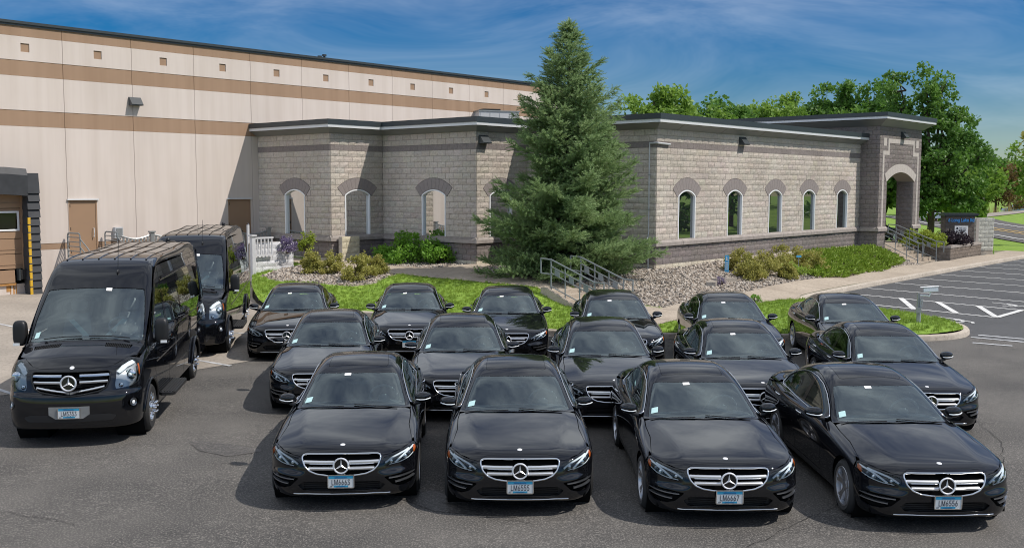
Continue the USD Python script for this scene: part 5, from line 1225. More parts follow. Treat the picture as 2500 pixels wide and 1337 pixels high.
def F_sedan(x, y, z):
    a = np.sqrt(y * y + 1e-5)
    zc = np.clip(z, .1, 1.3)
    sculpt = .022 * smoothstep(.50, .455, z) * smoothstep(.40, .55, a) - .012 * np.exp(-((z - .535) / .035) ** 2) * smoothstep(.5, .62, a)
    front = (x - (-.010 - .13 * a ** 2 - .24 * a ** 4 + _nose(zc) + sculpt)) * .9
    rear = ((-4.92 + .08 * a ** 2 + .14 * a ** 4 + _tail(zc)) - x) * .95
    sidef = a - (_wx(np.clip(x, -5.1, .2)) + _wz(zc))
    xh = np.clip(x, -5.2, .3)
    yc = .50 + .13 * smoothstep(-.2, -1.5, x)
    sp = .5 * ((a - yc) + np.sqrt((a - yc) ** 2 + .0016))
    top = (z - (_hood(xh) - .035 * a ** 2 - .15 * sp * (x > -9))) * .97
    lower = smax(smax(front, sidef, .26), rear, .30)
    lower = smax(lower, top, .085)
    lower = smax(lower, .17 - z, .05)
    xe = np.clip(x + .15 * a ** 2 * smoothstep(-3.2, -2.4, x) - .10 * a ** 2 * smoothstep(-2.8, -3.6, x), -5.2, .5)
    gt = (z - (_roof(xe) - .11 * a ** 2)) * .90
    zb = .5 * ((z - .92) + np.sqrt((z - .92) ** 2 + .0009))
    gs = (a - (.815 - .46 * zb - .12 * zb ** 2 + _ytap(np.clip(x, -5.2, -.5)))) * .90
    green = smax(gt, gs, .13)
    return smin(lower, green, .035)
SD = Skin(F_sedan, -1.3)
D2 = pi / 180
def cyl(pts): return [(a * D2, z) for a, z in pts]
def sym(pts): return pts + [(-a, z) for a, z in pts[::-1]]
HOODTOP = [(0, .742), (8, .742), (16, .738), (19.5, .728), (21.3, .702), (22.6, .674), (27, .686), (34, .714), (41, .738), (46, .747)]
HEADL = cyl([(21.9, .585), (22.2, .625), (23.2, .655), (27, .672), (34, .700), (41, .723), (45.5, .732), (47.3, .724), (46.8, .686), (43.5, .640), (38, .598), (31, .568), (25.5, .552), (23, .556)])
GRILLE = cyl(sym([(0, .702), (10, .702), (17.5, .701), (20.4, .697), (21.3, .683), (21.0, .645), (19.4, .570), (16.8, .512), (13, .478), (7, .460), (0, .455)]))
INTAKE = cyl([(22.0, .425), (30, .452), (38, .452), (43, .430), (44, .385), (42.5, .315), (38, .283), (31, .290), (26.5, .325)])
LOWGR = cyl(sym([(0, .385), (14, .385), (20, .372), (22.5, .335), (20.5, .275), (16, .257), (0, .252)]))
SEDAN = '/World/sedan_class'
def build_sedan(path):
    stage.CreateClassPrim(path)
    A = path
    P = lambda name, mesh, m, parent=A, **k: obj(name, mesh, M[m], parent, **k)
    st = (.035, .04)
    # fascia (bumper cover) with its openings; edge at the wheel arch
    zz = np.linspace(.185, .645, 12); ye = SD.lift('y', np.column_stack([np.full(12, -.50), zz]))
    arch_edge = [(math.atan2(p[1], p[0] + 1.3), p[2]) for p in ye]
    foot = cyl([(46.5, .745)])[0]
    outer = cyl(HOODTOP) + [(cyl([(47.6, .738)])[0]), (cyl([(47.2, .70)])[0])] + arch_edge[::-1] + cyl([(30, .175), (15, .172), (0, .172)])
    half = Polygon(outer).buffer(0)
    full = unary_union([half, Polygon([(-a, z) for a, z in outer]).buffer(0)])
    hl, ik = rpoly(HEADL, .006), rpoly(INTAKE, .008)
    flip = lambda g: shapely.transform(g, lambda c: c * (-1, 1))
    gr, lg = rpoly(GRILLE, .008), rpoly(LOWGR, .008)
    holes = unary_union([gr, lg, hl, flip(hl), ik, flip(ik)])
    P('bumper', shell(SD.panel('cyl', full.difference(holes.buffer(.001)), (.025, .03)), .02), 'paint')
    # hood
    hcurve = SD.lift('cyl', cyl(HOODTOP)); front = [(p[0], p[1]) for p in hcurve]
    out = front + [(-1.0, .775), (-1.35, .782), (-1.56, .765), (-1.58, .70), (-1.50, .45), (-1.46, 0)]
    hp = Polygon(out).buffer(0); hood = unary_union([hp, shapely.transform(hp, lambda c: c * (1, -1))]).buffer(.001).buffer(-.001)
    P('hood', shell(SD.panel('z', hood, (.05, .05), inset=.003), .015), 'paint')
    # fender
    ycut = .842
    cut = SD.lift('z', np.array([(x, ycut) for x in np.linspace(-.62, -1.72, 10)]))
    topf = Polygon([front[-1], (-1.0, .782), (-1.35, .789), (-1.60, .775), (-1.72, .78), (-1.72, ycut)] + [(p[0], p[1]) for p in cut[::-1]] + [(-.56, .83)]).buffer(0)
    arch = lambda c, r: Point(c, .33).buffer(r, 32)
    edge = [(p[0], p[2]) for p in cut]
    sidef = Polygon([(-.50, .17), (-.50, .64), (-.53, .74)] + edge + [(-1.72, .17)]).buffer(0).difference(arch(-.84, .375))
    for m in (False, True):
        P('fender', join(SD.panel('z', topf, (.04, .03), mirror=m), SD.panel('y', sidef, (.04, .04), mirror=m)), 'paint')
    # doors, quarter, sill in side view
    belt = [(-1.72, .918), (-2.2, .936), (-2.8, .952), (-3.4, .975), (-3.9, 1.0), (-4.05, 1.012)]
    bl = LineString(belt); bz = lambda x: float(np.interp(-x, [-p[0] for p in belt], [p[1] for p in belt]))
    def strip(x0, x1, zb): 
        xs = np.linspace(x0, x1, 6); return Polygon([(x0, zb)] + [(x, bz(x)) for x in xs] + [(x1, zb)])
    for m in (False, True):
        P('front_door', shell(SD.panel('y', strip(-1.72, -2.86, .29), st, mirror=m, inset=.004), .012), 'paint')
        P('rear_door', shell(SD.panel('y', strip(-2.86, -3.98, .29).difference(arch(-3.78, .40)), st, mirror=m, inset=.004), .012), 'paint')
        q = Polygon([(-3.98, .29), (-3.98, bz(-3.98)), (-4.3, .96), (-4.72, .93), (-4.8, .5), (-4.8, .22), (-4.2, .2)]).union(strip(-3.3, -3.99, .17)).difference(arch(-3.78, .375)).difference(strip(-2.9, -3.98, .29).difference(arch(-3.78, .40)))
        P('rear_quarter', SD.panel('y', q, st, mirror=m), 'paint')
        P('sill', SD.panel('y', box(-3.4, .17, -1.22, .286), (.08, .04), mirror=m), 'black_plastic')
    # roof with pillars, in plan
    DLO = [(-1.80, .955), (-2.0, 1.07), (-2.25, 1.19), (-2.5, 1.272), (-2.8, 1.318), (-3.1, 1.328), (-3.4, 1.305), (-3.7, 1.235), (-3.93, 1.135), (-4.02, 1.06), (-4.0, 1.02)]
    dl = SD.lift('y', np.array(DLO) + (0, .016)); dxy = [(p[0], p[1] + .006) for p in dl]
    ws = [(-1.525, 0), (-1.55, .35), (-1.62, .62), (-1.665, .70), (-1.78, .685), (-2.0, .635), (-2.2, .59), (-2.31, .555), (-2.30, .50), (-2.245, .3), (-2.22, 0)]
    rw = [(-3.70, 0), (-3.70, .40), (-3.72, .53), (-3.9, .565), (-4.2, .60), (-4.34, .59), (-4.36, .3), (-4.37, 0)]
    m2 = lambda g: unary_union([g, shapely.transform(g, lambda c: c * (1, -1))]).buffer(.002).buffer(-.002)
    wsp, rwp = m2(rpoly(ws, .012).union(Polygon(ws).intersection(box(-5, -1, 1, .3)))), m2(Polygon(rw))
    ro = Polygon([(-1.50, 0), (-1.53, .42), (-1.60, .70), (-1.66, .775)] + dxy + [(-4.12, .74), (-4.42, .70), (-4.46, 0)]).buffer(0)
    roof = m2(ro).difference(wsp.buffer(.003)).difference(rwp.buffer(.003))
    srp = m2(rpoly([(-2.44, -.2), (-2.44, .42), (-3.02, .40), (-3.02, -.2)], .05).intersection(box(-5, 0, 1, 1)))
    rail = LineString([(-1.9, .70), (-2.3, .612), (-2.8, .565), (-3.3, .552), (-3.8, .59)]).buffer(.003); rail = unary_union([rail, shapely.transform(rail, lambda c: c * (1, -1))])
    P('roof', SD.panel('z', roof.difference(srp.buffer(.004)).difference(rail), (.04, .03)), 'paint')
    P('sunroof', SD.panel('z', srp, (.06, .06), off=.001), 'gloss_black')
    tr = m2(Polygon([(-4.46, 0), (-4.42, .70), (-4.12, .735), (-4.1, .80), (-4.4, .80), (-4.70, .74), (-4.78, .6), (-4.82, 0)]))
    P('trunk_lid', SD.panel('z', tr, (.06, .06), inset=.003), 'paint')
    tail = box(-.86, .2, .86, .97)
    v, f = grid_clip(tail, .08, .08); q = v.copy(); pr = SD.F
    def rear_lift(q):
        lo, hi = np.full(len(q), -3.0), np.full(len(q), -5.6)
        for _ in range(30):
            m = (lo + hi) / 2; ins = pr(m, q[:, 0], q[:, 1]) < 0; lo = np.where(ins, m, lo); hi = np.where(ins, hi, m)
        return np.column_stack([(lo + hi) / 2, q])
    P('rear_bumper', (rear_lift(v), f), 'paint', smooth=40)
    # glass
    frit = wsp.difference(wsp.buffer(-.035).difference(box(-1.665, -1, -1.3, 1)))
    wg = SD.panel('z', wsp, (.05, .05), off=-.002); gp = P('windshield', wg, 'windshield')
    P('frit_band', SD.panel('z', frit, (.04, .04), off=-.008), 'black_plastic', gp)
    P('rear_window', SD.panel('z', rwp, (.06, .06), off=-.002), 'side_glass')
    dp = rpoly(DLO + belt[1:-1][::-1] + [(-1.86, .935)], .012)
    glass = {'side_window': box(-2.80, .8, -1.95, 1.4), 'rear_side_window': box(-3.66, .8, -2.92, 1.4), 'quarter_window': box(-4.1, .8, -3.70, 1.4)}
    for m in (False, True):
        for nm, bb in glass.items():
            g = dp.buffer(-.012).intersection(bb)
            P(nm, SD.panel('y', g, (.05, .04), off=-.004, mirror=m), 'side_glass')
        rest = dp.difference(unary_union([dp.buffer(-.012).intersection(b.buffer(-.001)) for b in glass.values()]))
        P('window_pillar', SD.panel('y', rest, (.05, .04), off=-.002, mirror=m), 'gloss_black')
        ln = list(dp.exterior.coords); c = SD.lift('y', np.array([dp.exterior.interpolate(t, normalized=True).coords[0] for t in np.linspace(0, 1, 61)[:-1]]))
        c = c + SD.normal(c) * .003; v, f = tube(c if not m else mir(c), .008, 5, closed=True); P('window_trim', (v, f), 'chrome', smooth=60)
        for hx in (-2.62, -3.68):
            hp_ = SD.curve('y', [(hx, bz(hx) - .115), (hx - .22, bz(hx) - .108)], 9)
            hp_ = hp_ + SD.normal(hp_) * (np.sin(np.linspace(0, pi, 9)) ** .6 * .030)[:, None]
            v, f = tube(hp_ if not m else mir(hp_), .012, 6); d_ = P('door_handle', (v, f), 'chrome', smooth=60)
    # dark inner body so that no gap shows through
    inner = [SD.panel('cyl', full.buffer(-.01), (.06, .06), off=-.085), SD.panel('z', hood, (.12, .12), off=-.03),
             SD.panel('y', sidef, (.1, .1), off=-.03, both=True), SD.panel('y', strip(-1.72, -2.9, .2), (.15, .15), off=-.035, both=True), SD.panel('y', strip(-2.86, -3.9, .2).difference(arch(-3.78, .40)), (.15, .15), off=-.035, both=True),
             SD.panel('z', topf, (.08, .08), off=-.03, both=True), SD.panel('z', roof, (.08, .06), off=-.03), SD.panel('z', srp, (.1, .1), off=-.03)]
    P('inner_body', join(*inner), 'dark')
    mb = MB(); mb.box((-4.7, -.80, .20), (-.25, .80, .27)); mb.box((-1.62, -.80, .27), (-1.52, .80, .86)); mb.box((-4.6, -.70, .27), (-4.0, .70, .90))
    P('underbody', mb.out(), 'dark')
    wl = MB()
    for c in (-.84, -3.78):
        for s in (-1, 1):
            v, f = lathe([(.385, .60), (.385, .885)], 'y', 28); wl.add(v * (1, s, 1) + (c, 0, .33), f); v, f = lathe([(.0001, .60), (.385, .60)], 'y', 28); wl.add(v * (1, s, 1) + (c, 0, .33), f)
    P('wheel_well', wl.out(), 'dark', kind='stuff')
    # wheels
    ty, rim, back, _ = wheel_parts(.335, .235, .235)
    for c in (-.84, -3.78):
        for s in (1, -1):
            at = np.array([c, s * .80, .335]); k = lambda m_: (np.asarray(m_[0]) * (1, s, 1) + at, np.asarray(m_[1])[:, ::-1] if s < 0 else m_[1])
            w = P('wheel', k(ty), 'rubber', smooth=40); P('rim', k(rim), 'silver', w, smooth=35); P('brake', k(back), 'dark', w)
    # grille
    gp = P('grille_back', SD.panel('cyl', gr.buffer(.01), (.05, .04), off=-.055), 'dark')
    c = SD.lift('cyl', np.array([gr.exterior.interpolate(t, normalized=True).coords[0] for t in np.linspace(0, 1, 91)[:-1]])); c = c + SD.normal(c) * .004
    v, f = tube(c, .011, 7, closed=True); P('grille_frame', (v, f), 'chrome', smooth=60)
    for z0 in (.612, .537):
        for s in (1, -1):
            th = np.linspace(4.0, 20.2 if z0 > .6 else 17.4, 12) * D2 * s
            mbb = []
            for dz, off in ((.030, -.034), (.022, -.012), (.004, .002), (-.012, -.002), (-.024, -.022), (-.014, -.04)):
                p = SD.lift('cyl', np.column_stack([th, np.full(12, z0 + dz)])); mbb.append(p + SD.normal(p) * off)
            V = np.stack(mbb, 1); I, J = np.meshgrid(np.arange(11), np.arange(5), indexing='ij'); q = np.stack([I * 6 + J, (I + 1) * 6 + J, (I + 1) * 6 + J + 1, I * 6 + J + 1], -1).reshape(-1, 4)
            P('louvre', (V.reshape(-1, 3), np.vstack([q[:, [0, 1, 2]], q[:, [0, 2, 3]]])), 'louvre_chrome', smooth=35)
    star_badge(A, (-.002, 0, .578), .088, 0.10, .011)
    e = SD.lift('z', np.array([(-.235, 0.0)]))[0]; en = SD.normal(e[None])[0]
    v, f = lathe([(.0001, .004), (.024, .004), (.030, .001), (.031, -.004)], 'z', 24); R = rot_to(en); P('hood_emblem', (v @ R.T + e, f), 'white_strip', smooth=40)
    # headlights
    for s in (1, -1):
        mm = s < 0; fl = (lambda m_: m_) if not mm else (lambda m_: (np.asarray(m_[0]) * (1, -1, 1), np.asarray(m_[1])[:, ::-1]) + ((np.asarray(m_[2]) * (1, -1, 1),) if len(m_) > 2 else ()))
        h = P('headlight', SD.panel('cyl', hl.buffer(-.001), (.03, .03), off=-.001, mirror=mm), 'lens')
        P('lamp_housing', SD.panel('cyl', hl.buffer(.01), (.04, .03), off=-.05, mirror=mm), 'lamp_inner' if False else 'gloss_black', h)
        for pts in ([(45.6, .720), (40, .698), (35, .664), (32, .630), (29.8, .598), (28.6, .578)], [(40, .710), (33, .683), (28, .650), (25.3, .618), (23.3, .586)]):
            lp = np.array(cyl(pts)); l = LineString(lp); q = np.array([l.interpolate(t, normalized=True).coords[0] for t in np.linspace(0, 1, 24)])
            p = SD.lift('cyl', q); p = p - SD.normal(p) * .016; p = _smooth3(p)
            v, f = tube(p, .0115, 6); P('light_strip', fl((v, f)), 'led', h, smooth=60)
        for a, z, r in ((35.8, .633, .034), (27.6, .608, .028)):
            p = SD.lift('cyl', np.array([(a * D2 if a > 30 else 26.6 * D2, z)]))[0]; p = p - SD.normal(p[None])[0] * .035 + (0, 0, -.004)
            b = trimesh.creation.icosphere(2, r); P('projector', fl((np.array(b.vertices) * (.6, 1, 1) + p, np.array(b.faces))), 'chrome', h, smooth=True)
        p = SD.lift('cyl', np.array([(39.4 * D2, .658)]))[0]; p = p - SD.normal(p[None])[0] * .04
        b = trimesh.creation.icosphere(2, .034); P('reflector', fl((np.array(b.vertices) * (.6, 1, 1) + p, np.array(b.faces))), 'lamp_inner', h, smooth=True)
        am = rpoly(cyl([(43.6, .708), (46.0, .722), (46.9, .714), (46.3, .684), (44.0, .652), (42.4, .644)]), .003)
        P('side_marker', SD.panel('cyl', am, (.02, .02), off=-.006, mirror=mm), 'amber', h)
        bt = LineString(cyl([(43, .648), (37.5, .609), (31, .579), (25.5, .562)])); q = np.array([bt.interpolate(t, normalized=True).coords[0] for t in np.linspace(0, 1, 14)]); p = SD.lift('cyl', q); p = p - SD.normal(p) * .012
        v, f = tube(p, .005, 5); P('light_edge', fl((v, f)), 'led', h)
        # lower side intake with two blades
        P('intake', SD.panel('cyl', ik.buffer(.012), (.05, .04), off=-.05, mirror=mm), 'dark')
        for z0 in (.408, .350):
            rows = []; th = np.linspace(24.5 if z0 > .4 else 28.0, 43.3, 10) * D2
            for dz, off in ((.012, -.03), (.008, -.002), (-.004, -.002), (-.009, -.03)):
                p = SD.lift('cyl', np.column_stack([th, np.full(10, z0 + dz) + np.linspace(-.004, .012, 10)])); rows.append(p + SD.normal(p) * off)
            V = np.stack(rows, 1); I, J = np.meshgrid(np.arange(9), np.arange(3), indexing='ij'); q = np.stack([I * 4 + J, (I + 1) * 4 + J, (I + 1) * 4 + J + 1, I * 4 + J + 1], -1).reshape(-1, 4)
            P('intake_blade', fl((V.reshape(-1, 3), np.vstack([q[:, [0, 1, 2]], q[:, [0, 2, 3]]]))), 'blade')
    P('lower_grille', SD.panel('cyl', lg.buffer(.012), (.05, .04), off=-.045), 'black_plastic')
    mb = MB()
    for z0 in (.28, .305, .33, .355):
        p = SD.lift('cyl', np.column_stack([np.linspace(-20, 20, 15) * D2, np.full(15, z0)])); p = p - SD.normal(p) * .035; mb.add(*tube(p, .004, 4))
    P('mesh_bars', mb.out(), 'gloss_black')
    p = SD.lift('cyl', np.column_stack([np.linspace(-25.5, 25.5, 31) * D2, np.full(31, .226)])); p = p + SD.normal(p) * .004; v, f = tube(p, .008, 6); P('chrome_lip', (v, f), 'chrome', smooth=60)
    p = SD.lift('cyl', np.column_stack([np.linspace(-20, 20, 31) * D2, np.full(31, .262)])); p = p - SD.normal(p) * .004; v, f = tube(p, .006, 6); P('splitter_edge', (v, f), 'gloss_black', smooth=60)
    # mirrors
    for s in (1, -1):
        b = trimesh.creation.icosphere(3, 1.0); v = np.array(b.vertices)
        v = np.sign(v) * np.abs(v) ** .82
        v = v * (.085, .112, .070); v[:, 0] += np.where(v[:, 0] < 0, .045 * 0, 0); v[:, 2] += .10 * v[:, 1] * 0; v[:, 0] -= .35 * np.maximum(v[:, 1], 0) ; v[:, 2] *= 1 - 1.2 * np.maximum(v[:, 1] - .02, 0)
        v = (v + (-1.93, .935, 1.005)) * (1, s, 1)
        mi = P('mirror', (v, np.array(b.faces)[:, ::-1] if s < 0 else b.faces), 'paint', smooth=True)
        pts = np.array([(-1.865, .845, .985), (-1.848, .89, .98), (-1.85, .95, .982), (-1.875, 1.0, .988), (-1.915, 1.035, .995)]) * (1, s, 1); v, f = tube(pts, .008, 6); P('signal_strip', (v, f), 'led', mi, smooth=60)
        v, f = tube(np.array([(-1.88, .80, .925), (-1.90, .88, .94), (-1.92, .91, .965)]) * (1, s, 1), (.030, .026, .03), 8); P('mirror_foot', (v, f), 'black_plastic', mi, smooth=60)
    # cabin
    dsh = Polygon([(-1.60, 0), (-1.64, .6), (-1.72, .70), (-2.10, .66), (-2.16, .1), (-2.08, 0)]); dsh = m2(dsh)
    v, f = grid_clip(dsh, .08); z = .90 + .035 * np.exp(-((v[:, 0] + 1.95) / .18) ** 2) + .02 * np.exp(-((v[:, 1] - .37) / .16) ** 2); P('dashboard', (np.column_stack([v, z]), f), 'dash', smooth=True)
    ps = rpoly([(-1.66, -.30), (-1.66, .62), (-2.02, .60), (-2.02, -.20)], .04); v, f = grid_clip(ps, .1); P('dash_pad', (np.column_stack([v, np.full(len(v), .955)]), f), 'sticker' if False else 'interior')
    a = np.linspace(0, 2 * pi, 29)[:-1]; ring = np.stack([.19 * np.sin(a) * .34, .19 * np.cos(a), .19 * np.sin(a) * .94], -1) + (-2.20, .37, .955)
    v, f = tube(ring, .016, 8, closed=True); sw = P('steering_wheel', (v, f), 'interior', smooth=True); P('wheel_boss', (np.array(trimesh.creation.icosphere(2, .075).vertices) * (.5, 1, .8) + (-2.21, .37, .94), trimesh.creation.icosphere(2, .075).faces), 'interior', sw, smooth=True)
    for y in (.37, -.37):
        m = bx((-.06, -.24, 0), (.07, .24, .56)).subdivide().subdivide(); v = np.array(m.vertices); v[:, 1] *= 1 - .35 * (v[:, 2] / .56) ** 2; v[:, 0] -= .28 * v[:, 2]; v += (-2.78, y, .62)
        sp_ = P('seat', (v, m.faces), 'seat', smooth=60); hb = trimesh.creation.icosphere(2, 1.0); v = np.array(hb.vertices); v = np.sign(v) * np.abs(v) ** .6 * (.05, .13, .085) + (-2.98, y, 1.24); P('headrest', (v, hb.faces), 'seat', sp_, smooth=True)
    mb = MB(); mb.box((-3.75, -.65, .5), (-3.6, .65, 1.02)); mb.box((-3.6, -.65, .45), (-3.1, .65, .60)); mb.box((-2.9, -.62, .45), (-2.4, .62, .62)); P('rear_seat', mb.out(), 'seat')
    cam_ = SD.lift('z', np.array([(-2.34, 0.0)]))[0]
    mb = MB(); v = np.array([(-2.25, -.10, 1.285), (-2.25, .10, 1.285), (-2.17, .07, 1.235), (-2.17, -.07, 1.235), (-2.30, -.10, 1.22), (-2.30, .10, 1.22), (-2.26, .06, 1.17), (-2.26, -.06, 1.17)]) + (0, 0, -.012)
    mb.add(v, np.array([(0, 1, 2, 3), (4, 7, 6, 5), (0, 3, 7, 4), (1, 5, 6, 2), (3, 2, 6, 7), (0, 4, 5, 1)])); P('sensor_pod', mb.out(), 'black_plastic')
    b = bx((-.012, -.12, -.03), (.012, .12, .03)); b.apply_translation((-2.32, .03, 1.15)); P('rear_mirror', b, 'silver')
    q = SD.panel('z', rpoly([(-1.72, -.665), (-1.72, -.575), (-1.815, -.560), (-1.815, -.645)], .005), (.05, .05), off=.002); P('permit_sticker', q, 'sticker')
    for y0, sgn in ((.60, 1), (-.12, 1)):
        p = np.array([(-1.52, y0, 0), (-1.535, y0 - .3, 0), (-1.56, y0 - .58, 0)]); p[:, 2] = SD.lift('z', p[:, :2])[:, 2] + .014; v, f = tube(p, .007, 5); P('wiper', (v, f), 'black_plastic')
def _smooth3(p):
    q = p.copy()
    for _ in range(3): q[1:-1] = (q[:-2] + 2 * q[1:-1] + q[2:]) / 4
    return q
build_sedan(SEDAN)
# a second class with the white toll tag behind the glass
TAGGED = '/World/tagged_sedan_class'
tg = stage.CreateClassPrim(TAGGED); tg.GetReferences().AddInternalReference(SEDAN)
obj('toll_tag', SD.panel('z', rpoly([(-2.17, -.17), (-2.17, -.08), (-2.225, -.08), (-2.225, -.17)], .006), (.05, .05), off=.0015), M['white'], TAGGED)
# x, y, heading, tagged, plate, row, label
LOTSEDANS = [
 (-2.05, 11.95, -86.5, 1, 'LM6663', 'f', 'JUN', 'black sedan with plate LM6663, front row, beside the dark stain'),
 (.10, 11.78, -89.0, 0, 'LM6555', 'f', 'OCT', 'black sedan with plate LM6555, second from the left in the front row'),
 (2.51, 11.46, -89.7, 1, 'LM6667', 'f', 'JUN', 'black sedan with plate LM6667, third from the left in the front row'),
 (4.97, 11.33, -88.9, 1, 'LM6556', 'f', 'OCT', 'black sedan with plate LM6556 at the right end of the front row'),
 (-3.24, 16.94, -84.5, 0, None, 'm', '', 'black sedan at the left end of the middle row, behind plate LM6663'),
 (-.82, 16.44, -87.4, 0, None, 'm', '', 'black sedan in the middle row between plates LM6663 and LM6555'),
 (1.67, 16.07, -90.3, 0, None, 'm', '', 'black sedan with the spruce mirrored on its roof, centre of the middle row'),
 (4.05, 15.97, -91.6, 1, None, 'm', '', 'black sedan in the middle row directly behind plate LM6667'),
 (6.61, 15.75, -92.6, 0, None, 'm', '', 'black sedan at the right end of the middle row beside open asphalt'),
 (-4.90, 21.89, -83.1, 1, None, 'b', '', 'black sedan at the left end of the back row beside the second van'),
 (-2.25, 22.08, -85.0, 1, 'LM', 'b', '', 'black sedan in the back row whose whole grille star shows between cars'),
 (-.11, 21.57, -89.8, 1, 'LM', 'b', '', 'black sedan, third from the left in the back row, tree mirrored on its hood'),
 (2.34, 20.88, -90.4, 1, None, 'b', '', 'black sedan in the back row in front of the lawn steps'),
 (4.82, 20.69, -92.5, 1, None, 'b', '', 'black sedan in the back row in front of the river rock bed'),
 (7.48, 20.55, -93.4, 1, None, 'b', '', 'black sedan at the right end of the back row beside the camera post')]
GN = {'f': 'sedans of the front row', 'm': 'sedans of the middle row', 'b': 'sedans of the back row'}
for x, y, h, tagd, plate, row, mon, lab in LOTSEDANS:
    p = ref_copy('sedan', TAGGED if tagd else SEDAN, lab, 'car', (x, y, float(lot_z(x, y)) - .004), h, GN[row], instance=plate is None, tilt=(-.00668, .00816) if False else None)
    if plate: licence_plate(p, (.030, 0, .398), -.06, plate, mon)

# ---------------------------------------------------------------- shuttle vans: nose at x = 0
_vn = cs([(.1, -.10), (.25, -.05), (.4, -.01), (.55, 0), (.75, -.015), (.95, -.06), (1.1, -.12), (1.25, -.30), (1.6, -.8), (3, -2.6)])
_vw = cs([(-7.5, .90), (-7.2, .945), (-6.5, .975), (-5, .985), (-2, .985), (-1.2, .975), (-.6, .955), (-.2, .93), (.3, .90)])
_vz = cs([(.1, -.06), (.35, -.02), (.6, 0), (.9, 0), (1.2, -.010), (1.5, -.032), (1.8, -.068), (2.1, -.112), (2.4, -.165), (2.65, -.215), (2.9, -.28)])
_vt = cs([(.4, .78), (.1, .98), (-.05, 1.10), (-.2, 1.20), (-.5, 1.31), (-.85, 1.405), (-1.02, 1.475), (-1.2, 1.65), (-1.45, 1.89), (-1.7, 2.12), (-1.85, 2.25), (-2.05, 2.415), (-2.3, 2.55), (-2.6, 2.62), (-3.0, 2.65), (-5, 2.67), (-7.0, 2.66), (-7.4, 2.60)])
def F_van(x, y, z):
    a = np.sqrt(y * y + 1e-5); zc = np.clip(z, .1, 2.9)
    front = (x - (-.005 - .10 * a ** 2 - .20 * a ** 4 + _vn(zc) + .045 * smoothstep(.80, .755, z))) * .9
    rear = (-7.33 + .06 * a ** 2 + .05 * np.clip(z - .5, 0, 3) - x) * .97
    side = a - (_vw(np.clip(x, -7.5, .3)) + _vz(zc))
    cab = smoothstep(-2.4, -1.0, x)
    xe = np.clip(x + .13 * a ** 2 * smoothstep(-.95, -1.1, x) * smoothstep(-2.4, -1.9, x), -7.5, .4)
    top = (z - (_vt(xe) - (.035 + .05 * cab * (x > -1.0)) * a ** 2 - .02 * a ** 4)) * (.72 + .22 * smoothstep(-2.2, -2.9, x) + .2 * smoothstep(-1.2, -.9, x))
    b = smax(smax(front, side, .20), rear, .16)
    b = smax(b, top, .10)
    return smax(b, .27 - z, .05)
VN = Skin(F_van, -1.5)
VAN = '/World/van_class'
